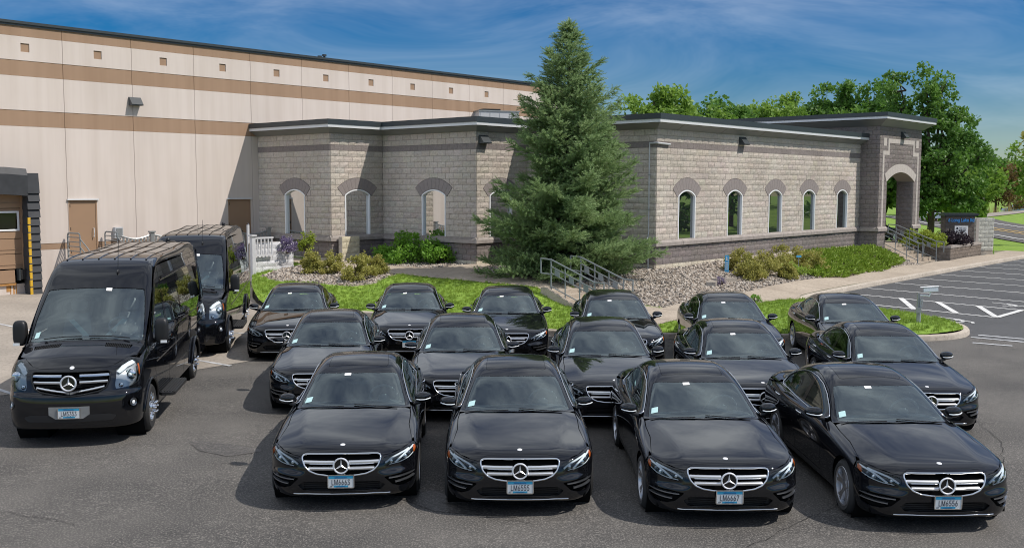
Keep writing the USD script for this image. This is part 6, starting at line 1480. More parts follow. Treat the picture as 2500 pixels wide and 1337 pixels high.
def build_van(A):
    stage.CreateClassPrim(A)
    P = lambda name, mesh, m, parent=A, **k: obj(name, mesh, M[m], parent, **k)
    flip = lambda g: shapely.transform(g, lambda c: c * (-1, 1))
    m2 = lambda g: unary_union([g, shapely.transform(g, lambda c: c * (1, -1))]).buffer(.002).buffer(-.002)
    HT = [(0, 1.150), (10, 1.148), (20, 1.150), (25, 1.172), (33, 1.235), (37.5, 1.262)]
    head = rpoly(cyl([(24.6, .845), (24.2, .90), (25.2, 1.02), (26.0, 1.125), (30, 1.180), (35, 1.222), (38.6, 1.238), (41.0, 1.225), (41.6, 1.12), (40.4, .98), (38.6, .915), (33, .868)]), .008)
    gr = rpoly(cyl(sym([(0, 1.105), (12, 1.108), (21.8, 1.112), (22.6, 1.09), (21.6, .98), (19.6, .875), (16, .825), (8, .785), (0, .765)])), .01)
    fog = Point(33.5 * D2, .625).buffer(.062)
    zz = np.linspace(.30, 1.22, 12); ye = VN.lift('y', np.column_stack([np.full(12, -.60), zz])); edge = [(math.atan2(p[1], p[0] + 1.5), p[2]) for p in ye]
    outer = cyl(HT) + edge[::-1] + cyl([(30, .285), (0, .28)])
    half = Polygon(outer).buffer(0); full = unary_union([half, flip(half)]).buffer(.001)
    holes = unary_union([gr, head, flip(head), fog, flip(fog)])
    P('bumper', shell(VN.panel('cyl', full.difference(holes), (.03, .04)), .02), 'paint')
    hc = VN.lift('cyl', cyl(HT)); fr = [(p[0], p[1]) for p in hc]
    hp = m2(Polygon(fr + [(-.62, .845), (-.98, .875), (-1.02, .80), (-1.0, .4), (-.985, 0)]).buffer(0))
    vents = m2(Polygon([(-.80, .34), (-.80, .70), (-.92, .72), (-.92, .33)]))
    P('hood', shell(VN.panel('z', hp.difference(vents), (.06, .06), inset=.004), .015), 'paint')
    v, f = grid_clip(vents, .12); z = VN.lift('z', v)[:, 2]; P('vent_floor', (np.column_stack([v, z - .03]), f), 'dark')
    for s in (1, -1):
        mb = MB()
        for k in range(14):
            y = .35 + .026 * k; p = VN.lift('z', np.array([(-.80, y), (-.92, y)])); mb.add(*tube(p * (1, s, 1), .006, 4))
        P('hood_vent', mb.out(), 'black_plastic')
    ws = m2(rpoly([(-1.00, -.2), (-1.0, .4), (-1.05, .78), (-1.10, .835), (-1.40, .815), (-1.72, .765), (-1.84, .735), (-1.83, .70), (-1.79, .35), (-1.775, -.2)], .03).intersection(box(-3, 0, 1, 1)))
    P('windshield', VN.panel('z', ws, (.03, .04), off=-.003), 'windshield')
    frit = ws.buffer(-.012).difference(ws.buffer(-.05)).union(ws.intersection(box(-1.84, -.16, -1.66, .16))); P('frit_band', VN.panel('z', frit, (.025, .03), off=-.016), 'black_plastic')
    cowl = m2(Polygon([(-.985, 0), (-1.0, .4), (-1.02, .80), (-.98, .875), (-1.08, .875), (-1.10, .845), (-1.05, .79), (-1.0, .41), (-.99, 0)]).buffer(.004))
    P('cowl', VN.panel('z', cowl.difference(ws), (.05, .05), off=-.006), 'black_plastic')
    cap = m2(Polygon([(-1.785, 0), (-1.80, .35), (-1.845, .74), (-1.72, .775), (-1.40, .825), (-1.10, .845), (-1.10, .87), (-1.5, .865), (-1.9, .84), (-2.2, .80), (-2.38, .775), (-2.38, 0)]).buffer(0))
    P('roof_cap', VN.panel('z', cap.difference(ws.buffer(.004)), (.05, .05)), 'paint')
    P('roof', VN.panel('z', box(-7.2, -.775, -2.385, .775), (.2, .08)), 'paint')
    mb = MB()
    for y in (-.64, -.39, -.13, .13, .39, .64):
        p = VN.lift('z', np.column_stack([np.linspace(-7.1, -2.55, 14), np.full(14, y)])); p[:, 2] += .004; v, f = tube(p, .014, 6); P('roof_rib', (v, f), 'paint', smooth=60)
    for x in (-3.6, -5.0, -6.3):
        p = VN.lift('z', np.column_stack([np.full(12, x), np.linspace(-.74, .74, 12)])); mb.add(*tube(p + (0, 0, -.003), .008, 5))
    P('roof_seam', mb.out(), 'dark', kind='stuff')
    # sides
    arch = lambda c, r: Point(c, .37).buffer(r, 32)
    def topz(x): return float(np.interp(-x, [.6, .98, 1.08, 1.40, 1.72, 1.95, 2.2, 2.5, 7.3], [1.24, 1.34, 1.38, 1.64, 1.94, 2.16, 2.36, 2.50, 2.50]))
    def reg(x0, x1, zb=.30):
        xs = np.linspace(x0, x1, 14); return Polygon([(x0, zb)] + [(x, topz(x)) for x in xs] + [(x1, zb)])
    wins = {'door_window': rpoly([(-1.44, 1.48), (-1.54, 1.60), (-1.92, 1.96), (-2.10, 2.06), (-2.42, 2.07), (-2.42, 1.47), (-1.6, 1.44)], .03), 'side_window': rpoly([(-2.62, 1.48), (-2.62, 2.12), (-3.98, 2.12), (-3.98, 1.48)], .05), 'rear_side_window': rpoly([(-4.06, 1.48), (-4.06, 2.12), (-5.55, 2.12), (-5.55, 1.48)], .05), 'quarter_window': rpoly([(-5.63, 1.48), (-5.63, 2.12), (-7.0, 2.12), (-7.0, 1.50)], .05)}
    allw = unary_union(list(wins.values()))
    parts = {'front_fender': reg(-.60, -1.36).difference(arch(-1.0, .44)), 'front_door': reg(-1.365, -2.50).difference(arch(-1.0, .44)), 'sliding_door': reg(-2.51, -4.0, .36), 'side_panel': reg(-4.01, -7.22, .36).difference(arch(-5.325, .46))}
    for m in (False, True):
        for nm, pg in parts.items(): P(nm, shell(VN.panel('y', pg.difference(allw.buffer(.002)), (.08, .05), mirror=m, inset=.004, off=-.002), .01), 'paint')
        for nm, pg in wins.items(): P(nm, VN.panel('y', pg, (.12, .08), mirror=m, off=-.006), 'van_glass')
        rimz = VN.panel('z', Polygon([(-2.39, .72), (-2.39, .80), (-7.2, .80), (-7.2, .72)]), (.2, .03), off=-.004, mirror=m); P('drip_rail', rimz, 'paint')
        for pts, r in (([(-1.45, 1.02), (-3, 1.06), (-7.15, 1.12)], .010), ([(-2.55, 2.24), (-4.5, 2.26), (-7.15, 2.26)], .008), ([(-2.55, 1.36), (-4.5, 1.38), (-7.15, 1.38)], .007), ([(-.95, .84), (-2.5, .70), (-4.6, .70)], .012)):
            p = VN.curve('y', pts, 30); v, f = tube(mir(p) if m else p, r, 6); P('swage_line', (v, f), 'paint', smooth=60)
        for x0, z0 in ((-2.25, 1.20), (-2.72, 1.20)):
            p = VN.curve('y', [(x0, z0), (x0 - .20, z0)], 9); p = p + VN.normal(p) * (np.sin(np.linspace(0, pi, 9)) ** .6 * .035)[:, None]; v, f = tube(mir(p) if m else p, .014, 6); P('door_handle', (v, f), 'paint', smooth=60)
        c = np.array([(-1.0 + .455 * math.cos(t), .37 + .455 * math.sin(t)) for t in np.linspace(.05, pi - .05, 25)]); p = VN.lift('y', c); p = p + (0, .006, 0); v, f = tube(mir(p) if m else p, .024, 6); P('arch_flare', (v, f), 'paint', smooth=60)
        c = np.array([(-5.325 + .475 * math.cos(t), .37 + .475 * math.sin(t)) for t in np.linspace(.05, pi - .05, 25)]); p = VN.lift('y', c); p = p + (0, .02, 0); v, f = tube(mir(p) if m else p, .034, 6); P('arch_flare', (v, f), 'paint', smooth=60)
    inner = [VN.panel('cyl', full, (.09, .08), off=-.07), VN.panel('z', hp, (.15, .15), off=-.05), VN.panel('z', box(-7.2, -.77, -2.1, .77), (.3, .2), off=-.03), VN.panel('y', unary_union([parts['front_fender'], reg(-1.36, -2.5).difference(wins['door_window'].buffer(.03)), reg(-2.5, -7.2, .36)]).difference(unary_union([arch(-5.325, .46), arch(-1.0, .44)])), (.2, .2), off=-.04, both=True)]
    P('inner_body', join(*inner), 'dark')
    mb = MB(); mb.box((-7.2, -.88, .34), (-.35, .88, .42)); mb.box((-2.75, -.85, .42), (-2.65, .85, 2.3)); P('underbody', mb.out(), 'dark')
    wl = MB()
    for c in (-1.0, -5.325):
        for s in (-1, 1):
            v, f = lathe([(.46, .50), (.46, .93)], 'y', 28); wl.add(v * (1, s, 1) + (c, 0, .37), f); v, f = lathe([(.0001, .50), (.46, .50)], 'y', 28); wl.add(v * (1, s, 1) + (c, 0, .37), f)
    P('wheel_well', wl.out(), 'dark', kind='stuff')
    ty, rim, back, holes = wheel_parts(.375, .22, .225, 'steel')
    for c, yy in ((-1.0, .865), (-5.325, .865)):
        for s in (1, -1):
            at = np.array([c, s * yy, .375]); k = lambda m_: (np.asarray(m_[0]) * (1, s, 1) + at, np.asarray(m_[1])[:, ::-1] if s < 0 else m_[1])
            w = P('wheel', k(ty), 'rubber', smooth=40); P('rim', k(rim), 'chrome', w, smooth=35); P('brake', k(back), 'dark', w); P('hand_holes', k(holes), 'dark', w, kind='stuff')
    # grille with three pairs of louvres
    P('grille_back', VN.panel('cyl', gr.buffer(.012), (.06, .05), off=-.06), 'dark')
    c = VN.lift('cyl', np.array([gr.exterior.interpolate(t, normalized=True).coords[0] for t in np.linspace(0, 1, 81)[:-1]])); v, f = tube(c + VN.normal(c) * .002, .014, 7, closed=True); P('grille_frame', (v, f), 'gloss_black', smooth=60)
    for z0, z1, t1 in ((1.055, 1.06, 21.6), (.955, .965, 20.6), (.835, .885, 18.6)):
        for s in (1, -1):
            th = np.linspace(0.2 if z0 < .84 else 5.2, t1, 14) * D2 * s; zl = z0 + (z1 - z0) * (np.abs(th) / (t1 * D2)) ** 1.3 + (-.03 if z0 < .84 else 0) * (1 - np.abs(th) / (t1 * D2))
            rows = []
            for dz, off in ((.030, -.035), (.020, -.006), (.004, .002), (-.014, -.004), (-.024, -.035)):
                p = VN.lift('cyl', np.column_stack([th, zl + dz])); rows.append(p + VN.normal(p) * off)
            V = np.stack(rows, 1); I, J = np.meshgrid(np.arange(13), np.arange(4), indexing='ij'); q = np.stack([I * 5 + J, (I + 1) * 5 + J, (I + 1) * 5 + J + 1, I * 5 + J + 1], -1).reshape(-1, 4)
            P('louvre', (V.reshape(-1, 3), np.vstack([q[:, [0, 1, 2]], q[:, [0, 2, 3]]])), 'bright_alloy', smooth=35)
    mb = MB()
    for z0 in (1.08, 1.015, .99, .92, .90):
        p = VN.lift('cyl', np.column_stack([np.linspace(-19, 19, 21) * D2, np.full(21, z0)])); p -= VN.normal(p) * .04; mb.add(*tube(p, .005, 4))
    P('grille_mesh', mb.out(), 'gloss_black', kind='stuff')
    li = rpoly(cyl(sym([(0, .50), (20, .50), (24, .47), (22, .40), (0, .39)])), .02); P('lower_intake', VN.panel('cyl', li, (.05, .04), off=.004), 'black_plastic')
    star_badge(A, (.028, 0, .965), .105, .10, .014)
    e = VN.lift('z', np.array([(-.20, 0.0)]))[0]; R = rot_to(VN.normal(e[None])[0]); v, f = lathe([(.0001, .004), (.026, .004), (.033, .001), (.034, -.004)], 'z', 24); P('hood_emblem', (v @ R.T + e, f), 'white_strip', smooth=40)
    for s in (1, -1):
        mm = s < 0; fl = lambda m_: (m_ if not mm else (np.asarray(m_[0]) * (1, -1, 1), np.asarray(m_[1])[:, ::-1]))
        h = P('headlight', VN.panel('cyl', head.buffer(-.002), (.04, .04), off=-.002, mirror=mm), 'lens')
        P('lamp_housing', VN.panel('cyl', head.buffer(.008), (.05, .05), off=-.055, mirror=mm), 'lamp_white', h)
        for a, z, r in ((34.5, 1.035, .082), (27.6, .895, .036)):
            p = VN.lift('cyl', np.array([(a * D2, z)]))[0]; p = p - VN.normal(p[None])[0] * .05; b = trimesh.creation.icosphere(2, r); P('reflector', fl((np.array(b.vertices) * (.45, 1, 1) + p, np.array(b.faces))), 'chrome', h, smooth=20)
            b2 = trimesh.creation.icosphere(1, r * .35); P('bulb', fl((np.array(b2.vertices) + p + (.03, 0, 0), np.array(b2.faces))), 'led', h, smooth=True)
        up = rpoly(cyl([(26.0, 1.10), (30, 1.172), (35, 1.214), (38.6, 1.230), (39.4, 1.19), (33, 1.15), (27.5, 1.07)]), .004); P('light_band', VN.panel('cyl', up, (.04, .03), off=-.02, mirror=mm), 'led', h)
        am = rpoly(cyl([(40.0, 1.16), (41.2, 1.17), (41.0, 1.06), (40.2, .99), (39.6, 1.02)]), .003); P('side_marker', VN.panel('cyl', am, (.02, .03), off=-.006, mirror=mm), 'amber', h)
        p = VN.lift('cyl', np.array([(33.5 * D2, .625)]))[0]; n = VN.normal(p[None])[0]; R = rot_to(n)
        v, f = lathe([(.0001, -.01), (.03, -.012), (.045, -.004), (.058, .004), (.066, -.01)], 'z', 20); fg = P('fog_light', fl((v @ R.T + p, f)), 'lamp_inner', smooth=30); v, f = lathe([(.0001, .002), (.028, -.004)], 'z', 16); P('bulb', fl((v @ R.T + p, f)), 'led', fg)
        # tall mirrors
        m = trimesh.creation.icosphere(3, 1.0); v = np.array(m.vertices); v = np.sign(v) * np.abs(v) ** .55 * (.085, .105, .20) + (-1.40, 1.075, 1.53); mi = P('mirror', (v * (1, s, 1), m.faces[:, ::-1] if mm else m.faces), 'black_plastic', smooth=True)
        v, f = tube(np.array([(-1.46, .93, 1.36), (-1.45, 1.02, 1.38), (-1.42, 1.06, 1.42)]) * (1, s, 1), .035, 8); P('mirror_arm', (v, f), 'black_plastic', mi)
        b = bx((-1.33, 1.07, 1.34), (-1.31, 1.165, 1.38)); b.apply_scale((1, 1, 1)); P('mirror_signal', (np.array(b.vertices) * (1, s, 1), b.faces), 'led', mi)
        # running board with grip ribs
        b = rpoly([(-1.75, .93), (-1.62, 1.0), (-1.62, 1.17), (-1.70, 1.21), (-2.85, 1.21), (-2.93, 1.17), (-2.93, .93)], .03); e_ = trimesh.creation.extrude_polygon(b, .05, engine='earcut'); v = np.array(e_.vertices) + (0, 0, .42); rbn = P('running_board', (v * (1, s, 1), e_.faces), 'black_plastic')
        for k in range(5): y = .985 + .045 * k; P('grip_rib', (np.array(bx((-2.88, y, .471), (-1.68, y + .018, .482)).vertices) * (1, s, 1), bx((0, 0, 0), (1, 1, 1)).faces), 'rubber', rbn)
    pr = Polygon([(-.285, .085), (.285, .085), (.285, -.03), (.19, -.095), (-.19, -.095), (-.285, -.03)]); m = trimesh.creation.extrude_polygon(pr, .02, engine='earcut'); P('plate_bracket', on_front(np.array(m.vertices), np.array(m.faces), (.022, 0, .535), -.03), 'galv')
    # cabin
    v, f = grid_clip(m2(Polygon([(-1.06, 0), (-1.12, .80), (-1.62, .80), (-1.66, .1), (-1.66, 0)])), .12); z = 1.40 + .06 * np.exp(-((v[:, 0] + 1.35) / .2) ** 2); P('dashboard', (np.column_stack([v, z]), f), 'dash', smooth=True)
    a = np.linspace(0, 2 * pi, 29)[:-1]; ring = np.stack([.21 * np.sin(a) * .55, .21 * np.cos(a), .21 * np.sin(a) * .83], -1) + (-1.66, .42, 1.56); v, f = tube(ring, .018, 8, closed=True); sw = P('steering_wheel', (v, f), 'interior', smooth=True)
    ic = trimesh.creation.icosphere(2, .09); P('wheel_boss', (np.array(ic.vertices) * (.5, 1, .8) + (-1.67, .42, 1.54), ic.faces), 'interior', sw, smooth=True)
    for y in (.42, -.42):
        m = bx((-.07, -.25, 0), (.08, .25, .68)).subdivide().subdivide(); v = np.array(m.vertices); v[:, 1] *= 1 - .3 * (v[:, 2] / .68) ** 2; v[:, 0] -= .2 * v[:, 2]; v += (-2.2, y, 1.05); sp_ = P('seat', (v, m.faces), 'interior', smooth=60)
        hb = trimesh.creation.icosphere(2, 1.0); v = np.array(hb.vertices); v = np.sign(v) * np.abs(v) ** .6 * (.05, .13, .10) + (-2.36, y, 1.86); P('headrest', (v, hb.faces), 'interior', sp_, smooth=True)
    for y0 in (.10, -.10):
        b = MB(); b.add(np.array([(-1.75, y0 * 1.2, 1.42), (-1.75, y0 * 2.2, 1.42), (-1.85, y0 * 4.6, 1.66), (-1.85, y0 * 3.8, 1.68)]), np.array([(0, 1, 2, 3)])); P('pale_card', b.out(), 'sticker')
    P('permit_sticker', VN.panel('z', rpoly([(-1.13, -.79), (-1.13, -.72), (-1.21, -.71), (-1.21, -.78)], .005), (.05, .05), off=.003), 'sticker')
    P('toll_tag', VN.panel('z', rpoly([(-1.74, .16), (-1.74, .25), (-1.79, .25), (-1.79, .16)], .005), (.05, .05), off=.003), 'white')
    for y0, y1 in ((.66, .05), (-.06, -.62)):
        p = VN.lift('z', np.array([(-1.03, y0), (-1.035, (y0 + y1) / 2), (-1.03, y1)])); p[:, 2] += .03; v, f = tube(p, .009, 5); P('wiper', (v, f), 'black_plastic')
    p = VN.lift('z', np.array([(-2.08, .28)]))[0]; m = trimesh.creation.icosphere(2, 1.0); fin = P('antenna_fin', (np.array(m.vertices) * (.06, .022, .045) + p, m.faces), 'black_plastic', smooth=True)
    v, f = tube([tuple(p + (0, 0, .03)), tuple(p + (-.10, 0, .55))], .005, 5); P('antenna', (v, f), 'black_plastic', fin)
    p = VN.lift('z', np.array([(-6.6, .3)]))[0]; m = trimesh.creation.icosphere(2, .05); P('roof_knob', (np.array(m.vertices) * (1, 1, 1.2) + p + (0, 0, .03), m.faces), 'black_plastic', smooth=True)
    P('rear_wall', bx((-7.26, -.78, .45), (-7.20, .78, 2.5)), 'paint')
M['van_glass'] = pane('van_glass', (0.03, 0.033, 0.035), 1.0, 2.0)
build_van(VAN)
v1 = ref_copy('shuttle_van', VAN, 'tall black shuttle van with plate LM5353 parked at the left of the lot', 'van', (-6.51, 14.73, float(lot_z(-6.6, 16))), -81.2, 'black shuttle vans', instance=False)
licence_plate(v1, (.052, 0, .53), -.03, 'LM5353', 'DEC')
v2 = ref_copy('shuttle_van', VAN, 'tall black shuttle van half hidden behind the front van by the grass', 'van', (-7.30, 22.1, float(lot_z(-7, 23)) + .006), -80.1, 'black shuttle vans')

# ================================================================ small things
# camera on a post, on the grass island
ct = thing('camera_post', 'short grey post with a white security camera on the grass island', 'security camera', (10.74, 26.6, float(bank_z(np.array([10.74]), np.array([26.6]))[0])))
obj('post', bx((-.060, -.03, -.2), (-.008, .03, .76)), M['galv'], ct)
obj('post', bx((.004, -.025, -.2), (.042, .025, .62)), M['grey_box'], ct)
obj('junction_box', bx((-.11, -.08, .24), (.02, -.031, .38)), M['galv'], ct)
v, f = tube([(-.02, 0, .70), (.12, -.02, .70), (.24, -.03, .68), (.26, -.03, .74), (.26, -.03, .80)], .022, 8); obj('bracket', (v, f), M['white'], ct)
R = trimesh.transformations.rotation_matrix(-.10, (0, 1, 0))[:3, :3] @ np.array([[math.cos(-.35), -math.sin(-.35), 0], [math.sin(-.35), math.cos(-.35), 0], [0, 0, 1]])
hs_ = trimesh.creation.extrude_polygon(rpoly([(-.065, -.06), (.065, -.06), (.065, .04), (.04, .065), (-.04, .065), (-.065, .04)], .012), .36, engine='earcut'); v = np.array(hs_.vertices); v = np.stack([v[:, 2] - .17, v[:, 0], v[:, 1]], -1) @ R.T + (.26, -.03, .86)
hp_ = obj('housing', (v, hs_.faces), M['white'], ct)
obj('sun_shield', bx((-.24, -.075, .066), (.21, .075, .074), R, (.26, -.03, .86)), M['white'], hp_); obj('lens_face', bx((-.178, -.05, -.045), (-.171, .05, .04), R, (.26, -.03, .86)), M['gloss_black'], hp_)
v, f = tube([(.03, -.05, .35), (.06, -.06, .5), (.05, -.05, .66)], .008, 5); obj('cable', (v, f), M['grey_box'], ct)
# small blue parking sign in the rock bed
sx, sy = 7.66, 36.1; sz = float(bank_z(np.array([sx]), np.array([sy]))[0])
sg = thing('parking_sign', 'small blue accessible parking sign on a stake in the rock bed', 'sign', (sx, sy, sz), -12)
obj('stake', bx((-.02, .012, -.3), (.02, .03, .45)), M['galv'], sg)
obj('panel', trimesh.Trimesh(*on_front(np.array(trimesh.creation.extrude_polygon(rpoly([(-.075, 0), (.075, 0), (.075, .62), (-.075, .62)], .02), .008, engine='earcut').vertices), np.array(trimesh.creation.extrude_polygon(rpoly([(-.075, 0), (.075, 0), (.075, .62), (-.075, .62)], .02), .008, engine='earcut').faces), (0, 0, 0))).apply_transform(trimesh.transformations.rotation_matrix(-pi / 2, (0, 0, 1))), M['sign_cyan'], sg)
def art(parent, name, m, lo, hi): obj(name, bx((lo[0], -.016, lo[1]), (hi[0], -.0085, hi[1])), M[m], parent)
art(sg, 'symbol', 'white', (-.035, .43), (-.012, .56)); art(sg, 'symbol', 'white', (-.012, .43), (.04, .455)); art(sg, 'symbol', 'white', (-.012, .49), (.03, .51)); art(sg, 'symbol', 'white', (.03, .40), (.045, .455))
for z in (.33, .26, .19, .12): art(sg, 'text_row', 'white', (-.05, z), (.05, z + .032))
s2 = thing('stake_marker', 'tiny pale blue marker on a stake among the golden shrubs', 'marker', (10.75, 38.0, float(bank_z(np.array([10.75]), np.array([38.0]))[0])))
obj('stake', bx((-.012, -.012, -.2), (.012, .012, .62)), M['galv'], s2); obj('tag', bx((-.09, -.025, .60), (.09, -.013, .68)), M['sign_cyan'], s2)
# entrance sign and its planter
TPn = wframe(un(21.3, 2.9), U2, N2)
pl = thing('block_planter', 'low dark split block planter in front of the entrance sign', 'planter')
W_, D_ = 4.7, 2.6
rgp = np.random.default_rng(91)
for T, ln in ((TPn, W_), (wframe(un(21.3, 2.9 - D_), N2, -U2), D_)):
    wl = obj('wall', wbox(T, (.01, -.25, .1), (ln - .01, -.003, .98)), M['mortar'], pl)
    for r in range(4):
        x = -(r % 2) * .2
        while x < ln - .02:
            a, b = max(x, 0), min(x + .40, ln); x += .40
            if b - a < .04: continue
            v, f = block_mesh(a, .24 + .178 * r, b, .24 + .178 * (r + 1), rgp, .022); v, f = place(v, f[:, ::-1], T); obj('block', (v, f), M['block'], wl, tint=np.tile(np.array((.20, .165, .14)) * (1 + rgp.normal(0, .07)), (len(v), 1)))
    n = int(ln / .6); xs = np.linspace(-.03, ln + .03, n + 1)
    for a, b in zip(xs, xs[1:]): obj('cap_stone', wbox(T, (a + .004, -.30, .955), (b - .004, .045, 1.06)), M['sill_stone'], pl)
obj('mulch', wbox(TPn, (.3, -D_, .9), (W_ - .1, -.3, 1.0)), M['mulch'], pl)
TSn = wframe(np.array([22.35, 52.4]), np.array([1.0, -.02]), np.array([-.02, -1.0]))
es2 = thing('entrance_sign', 'dark block entrance sign reading 6 Long Lake Rd above the planter', 'sign')
WS = 1.50
obj('core', wbox(TSn, (.02, -.6, .3), (WS - .02, -.006, 2.45)), M['mortar'], es2)
for T, ln in ((TSn, WS), (wframe(np.array([22.35, 52.4]) + np.array([.012, .6]), np.array([-.02, -1.0]), np.array([-1.0, .02])), .6)):
    for r in range(9):
        x = -(r % 2) * .2
        while x < ln - .02:
            a, b = max(x, 0), min(x + .40, ln); x += .40
            if b - a < .04: continue
            v, f = block_mesh(a, .60 + .205 * r, b, .60 + .205 * (r + 1), rgp, .018); v, f = place(v, f[:, ::-1], T); obj('block', (v, f), M['block'], es2, tint=np.tile(np.array((.155, .13, .115)) * (1 + rgp.normal(0, .07)), (len(v), 1)))
cp = MB(); cp.add(*wbox(TSn, (-.14, -.7, 2.47), (WS + .14, .14, 2.56))); cp.add(*wbox(TSn, (-.08, -.66, 2.41), (WS + .08, .09, 2.47))); obj('cap', cp.out(), M['trim_metal'], es2)
v, f = text_flat('6 Long Lake Rd', .165, 1.32, .03, True); v = np.stack([v[:, 0] + .78, v[:, 2] + .03, v[:, 1] + 2.19], -1); v, f = place(v, f[:, ::-1], TSn); obj('address_text', (v, f), M['sign_blue'], es2)
bd = obj('name_board', wbox(TSn, (.46, .03, 1.42), (1.14, .05, 1.92)), M['white'], es2)
for txt, w, x, z, h, bold in (('Total Luxury', .38, .87, 1.80, .075, False), ('LIMOUSINE', .34, .88, 1.70, .055, True), ('SERVICE', .26, .88, 1.63, .055, True), ('763-4000', .22, .98, 1.50, .05, True)):
    if txt == '763-4000': continue
    v, f = text_flat(txt, h, w, .004, bold); v = np.stack([v[:, 0] + x, v[:, 2] + .05, v[:, 1] + z], -1); v, f = place(v, f[:, ::-1], TSn); obj('board_text', (v, f), M['ink'], bd)
mk = MB()
for lo, hi in (((.55, .05, 1.77), (.63, .054, 1.84)), ((.52, .05, 1.745), (.66, .054, 1.765)), ((.53, .05, 1.62), (.585, .054, 1.67)), ((.60, .05, 1.62), (.65, .054, 1.67)), ((.585, .05, 1.635), (.60, .054, 1.655)), ((.78, .05, 1.49), (1.08, .054, 1.515))): mk.add(*wbox(TSn, lo, hi))
obj('hat_emblem', mk.out(), M['ink'], bd)
# pale block wall remnant right of the sign
def pale_wall(name, label, T, ln, z0, rows, tint, seed, cap=None, prow=.2134):
    rg = np.random.default_rng(seed); t = thing(name, label, 'block wall')
    obj('core', wbox(T, (.01, -.2, z0 - .3), (ln - .01, -.003, z0 + rows * prow - .01)), M['kerb'], t)
    for r in range(rows):
        x = -(r % 2) * .2134
        while x < ln - .02:
            a, b = max(x, 0), min(x + .4267, ln); x += .4267
            if b - a < .04: continue
            v, f = block_mesh(a, z0 + prow * r, b, z0 + prow * (r + 1), rg); v, f = place(v, f[:, ::-1], T); obj('block', (v, f), M['block'], t, tint=np.tile(np.array(tint) * (1 + rg.normal(0, .04)), (len(v), 1)))
    return t
TW2 = wframe(np.array([24.0, 52.9]), np.array([.995, .1]), np.array([.1, -.995]))
pw = pale_wall('pale_wall', 'pale greyish block wall segment immediately right of the entrance sign', TW2, 1.15, .62, 8, (.56, .56, .50), 5)
obj('pale_pier', wbox(TW2, (.14, .03, .62), (.30, .055, 2.3)), M['pale_stone'], pw)
TW3 = wframe(np.array([-9.12, 35.55]), U2, N2)
pw2 = pale_wall('pale_wall', 'whitish block wall beside the second van below the purple flowers', TW3, 1.75, .86, 5, (.66, .66, .68), 6)
obj('slab', wbox(TW3, (-.05, .0, .45), (1.3, .45, .80)), M['white_strip'], pw2)
rl_ = thing('white_railing', 'short white railing with square posts at the end of the ramp', 'railing')
for x in (-.05, ): obj('post', wbox(TW3, (x - .07, .06, .7), (x + .07, .20, 2.16)), M['railing_white'], rl_); obj('post_cap', wbox(TW3, (x - .11, .02, 2.16), (x + .11, .24, 2.21)), M['railing_white'], rl_)
for z in (2.06, 1.45): obj('rail', wbox(TW3, (.02, .10, z), (.80, .16, z + .06)), M['railing_white'], rl_)
for k in range(5): obj('baluster', wbox(TW3, (.12 + .15 * k, .11, 1.51), (.16 + .15 * k, .15, 2.06)), M['railing_white'], rl_)
obj('tall_post', wbox(TW3, (.0, -.30, 1.2), (.07, -.23, 2.55)), M['railing_white'], rl_)
TW4 = wframe(un(-3.95, -10.75), U2, N2)
pale_wall('pale_pier', 'pale yellowish block pier in front of the office plinth between the shrubs', wframe(un(-5.25, -10.55), U2, N2), .85, .95, 5, (.58, .52, .38), 8)
eg = thing('low_edging', 'short piece of low grey stone edging crossing the rock bed', 'edging')
for k, (a, b) in enumerate(((un(-.25, 2.35), un(.55, 2.0)), (un(.62, 2.0), un(1.45, 2.25)))):
    c = (a + b) / 2; zc_ = float(bank_z(np.array([c[0]]), np.array([c[1]]))[0]); d_ = b - a; l_ = np.linalg.norm(d_); R = np.array([[d_[0] / l_, -d_[1] / l_, 0], [d_[1] / l_, d_[0] / l_, 0], [0, 0, 1]]); obj('stone', bx((-l_ / 2, -.16, -.1), (l_ / 2, .16, .11), R, (c[0], c[1], zc_)), M['concrete'], eg)
# far things
lp = thing('street_lamp', 'slim grey street lamp across the far road', 'street lamp', (68.5, 147, float(far_z(68.5, 147))))
v, f = tube([(0, 0, 0), (0, 0, 4), (0, 0, 8.3)], (.13, .10, .08), 8); obj('pole', (v, f), M['trim_metal'], lp); obj('lamp_head', bx((-1.0, -.25, 8.3), (.9, .25, 8.5)), M['trim_metal'], lp)
pr_ = thing('stone_pillar', 'brown stone entrance pillar in front of the far trees', 'pillar', (61.5, 134, float(far_z(61.5, 134))))
obj('shaft', bx((-.45, -.45, -.3), (.45, .45, 3.6)), M['pale_stone'], pr_); obj('cap', bx((-.62, -.62, 3.6), (.62, .62, 3.85)), M['sill_stone'], pr_)
ps = thing('green_sign', 'dark green sign panel beside the far stone pillar', 'sign', (59.3, 134.2, float(far_z(59.3, 134))))
obj('board', bx((-1.2, -.08, 2.2), (1.4, .08, 3.4)), M['leaf_dark'], ps); obj('post', bx((-.9, -.06, -.2), (-.75, .06, 2.2)), M['trim_metal'], ps); obj('post', bx((.9, -.06, -.2), (1.05, .06, 2.2)), M['trim_metal'], ps)
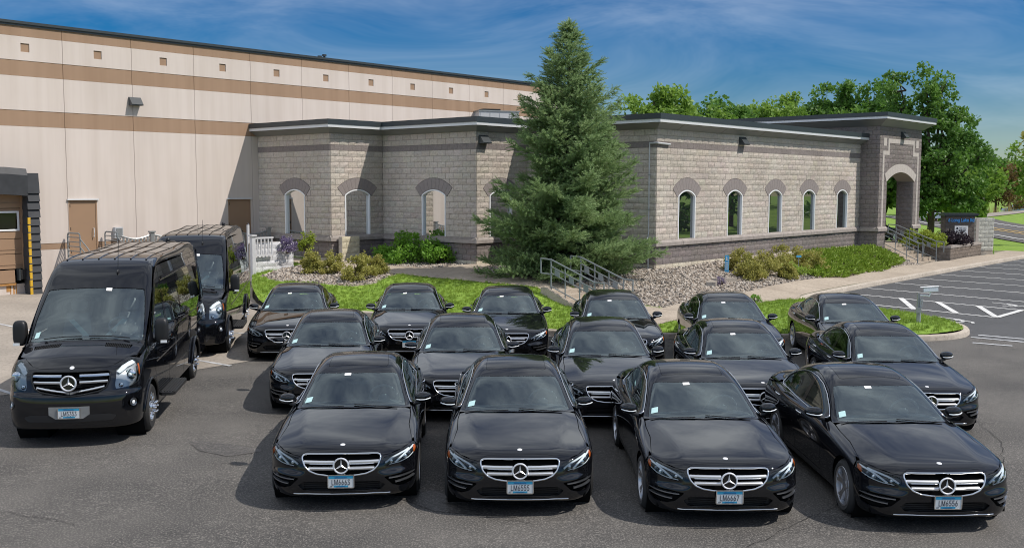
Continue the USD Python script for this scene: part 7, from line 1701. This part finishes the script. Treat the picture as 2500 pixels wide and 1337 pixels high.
def simple_car(label, name, x, y, rot, paint, prof, glass, w=1.8):
    """prof, glass: side outlines (length, height)."""
    t = thing(name, label, 'car', (x, y, float(far_z(x, y)) + .06), rot)
    pg = Polygon(prof).buffer(-.06).buffer(.12).buffer(-.06)
    for c in (.85, prof[-1][0] - .9): pg = pg.difference(Point(c, .33).buffer(.38))
    m = trimesh.creation.extrude_polygon(pg, w, engine='earcut'); v = np.array(m.vertices); v = np.stack([v[:, 0], (v[:, 2] - w / 2), v[:, 1]], -1)
    v[:, 1] *= 1 - .22 * np.clip((v[:, 2] - .85) / .7, 0, 1)
    obj('body', (v, m.faces), M[paint], t, smooth=30)
    g = Polygon(glass).buffer(-.03).buffer(.03)
    for s in (-1, 1):
        m = trimesh.creation.extrude_polygon(g, .03, engine='earcut'); v = np.array(m.vertices); yy = w / 2 * (1 - .22 * np.clip((v[:, 1] - .85) / .7, 0, 1)) - .005; v = np.stack([v[:, 0], s * (yy + v[:, 2]), v[:, 1]], -1); obj('side_window', (v, m.faces if s < 0 else m.faces[:, ::-1]), M['gloss_black'], t)
    xs = prof[-1][0]
    for c in (.85, xs - .9):
        for s in (-1, 1):
            v, f = lathe([(.0001, -.1), (.20, -.1), (.22, -.11), (.33, -.09), (.34, .09), (.22, .11), (.2, .10), (.0001, .10)], 'y', 20); wv = obj('wheel', (v + (c, s * (w / 2 - .12), .33), f), M['rubber'], t)
            v, f = lathe([(.0001, .115), (.19, .105)], 'y', 16); obj('rim', (v * (1, s, 1) + (c, s * (w / 2 - .12), .33), f), M['silver'], wv)
    b = bx((-.005, -w * .38, .92), (.02, w * .38, 1.0)); obj('rear_glass', bx((xs - .55, -w * .36, .98), (xs - .20, w * .36, 1.30), None, (0, 0, 0)), M['gloss_black'], t)
    for s in (-1, 1): obj('tail_light', bx((xs - .06, s * w * .40 - .12, .72), (xs + .02, s * w * .40 + .12, .90)), M['amber'], t)
    return t
SUVP = [(0, .3), (0, .75), (.1, .92), (1.15, 1.05), (1.95, 1.62), (2.4, 1.72), (4.1, 1.70), (4.75, 1.05), (4.8, .3)]
SUVG = [(1.45, 1.08), (2.05, 1.56), (2.5, 1.63), (4.0, 1.62), (4.45, 1.1)]
SEDP = [(0, .3), (0, .65), (.1, .78), (1.2, .92), (1.95, 1.38), (2.6, 1.46), (3.4, 1.42), (4.1, 1.02), (4.7, .98), (4.75, .3)]
SEDG = [(1.5, .95), (2.05, 1.32), (2.6, 1.39), (3.35, 1.35), (3.9, 1.0)]
simple_car('silver sport utility vehicle parked under the reddish tree', 'far_car', 81.0, 168, -6, 'car_silver', SUVP, SUVG)
simple_car('pale car at the right picture edge behind the silver one', 'far_car', 86.8, 170, -8, 'car_pale_blue', SEDP, SEDG)
simple_car('pale blue sedan driving on the road beyond the porch', 'far_car', 49.7, 121.5, -103, 'car_pale_blue', SEDP, SEDG)
simple_car('black car parked behind the entrance sign', 'far_car', 24.8, 64.5, 185, 'gloss_black', SEDP, SEDG)
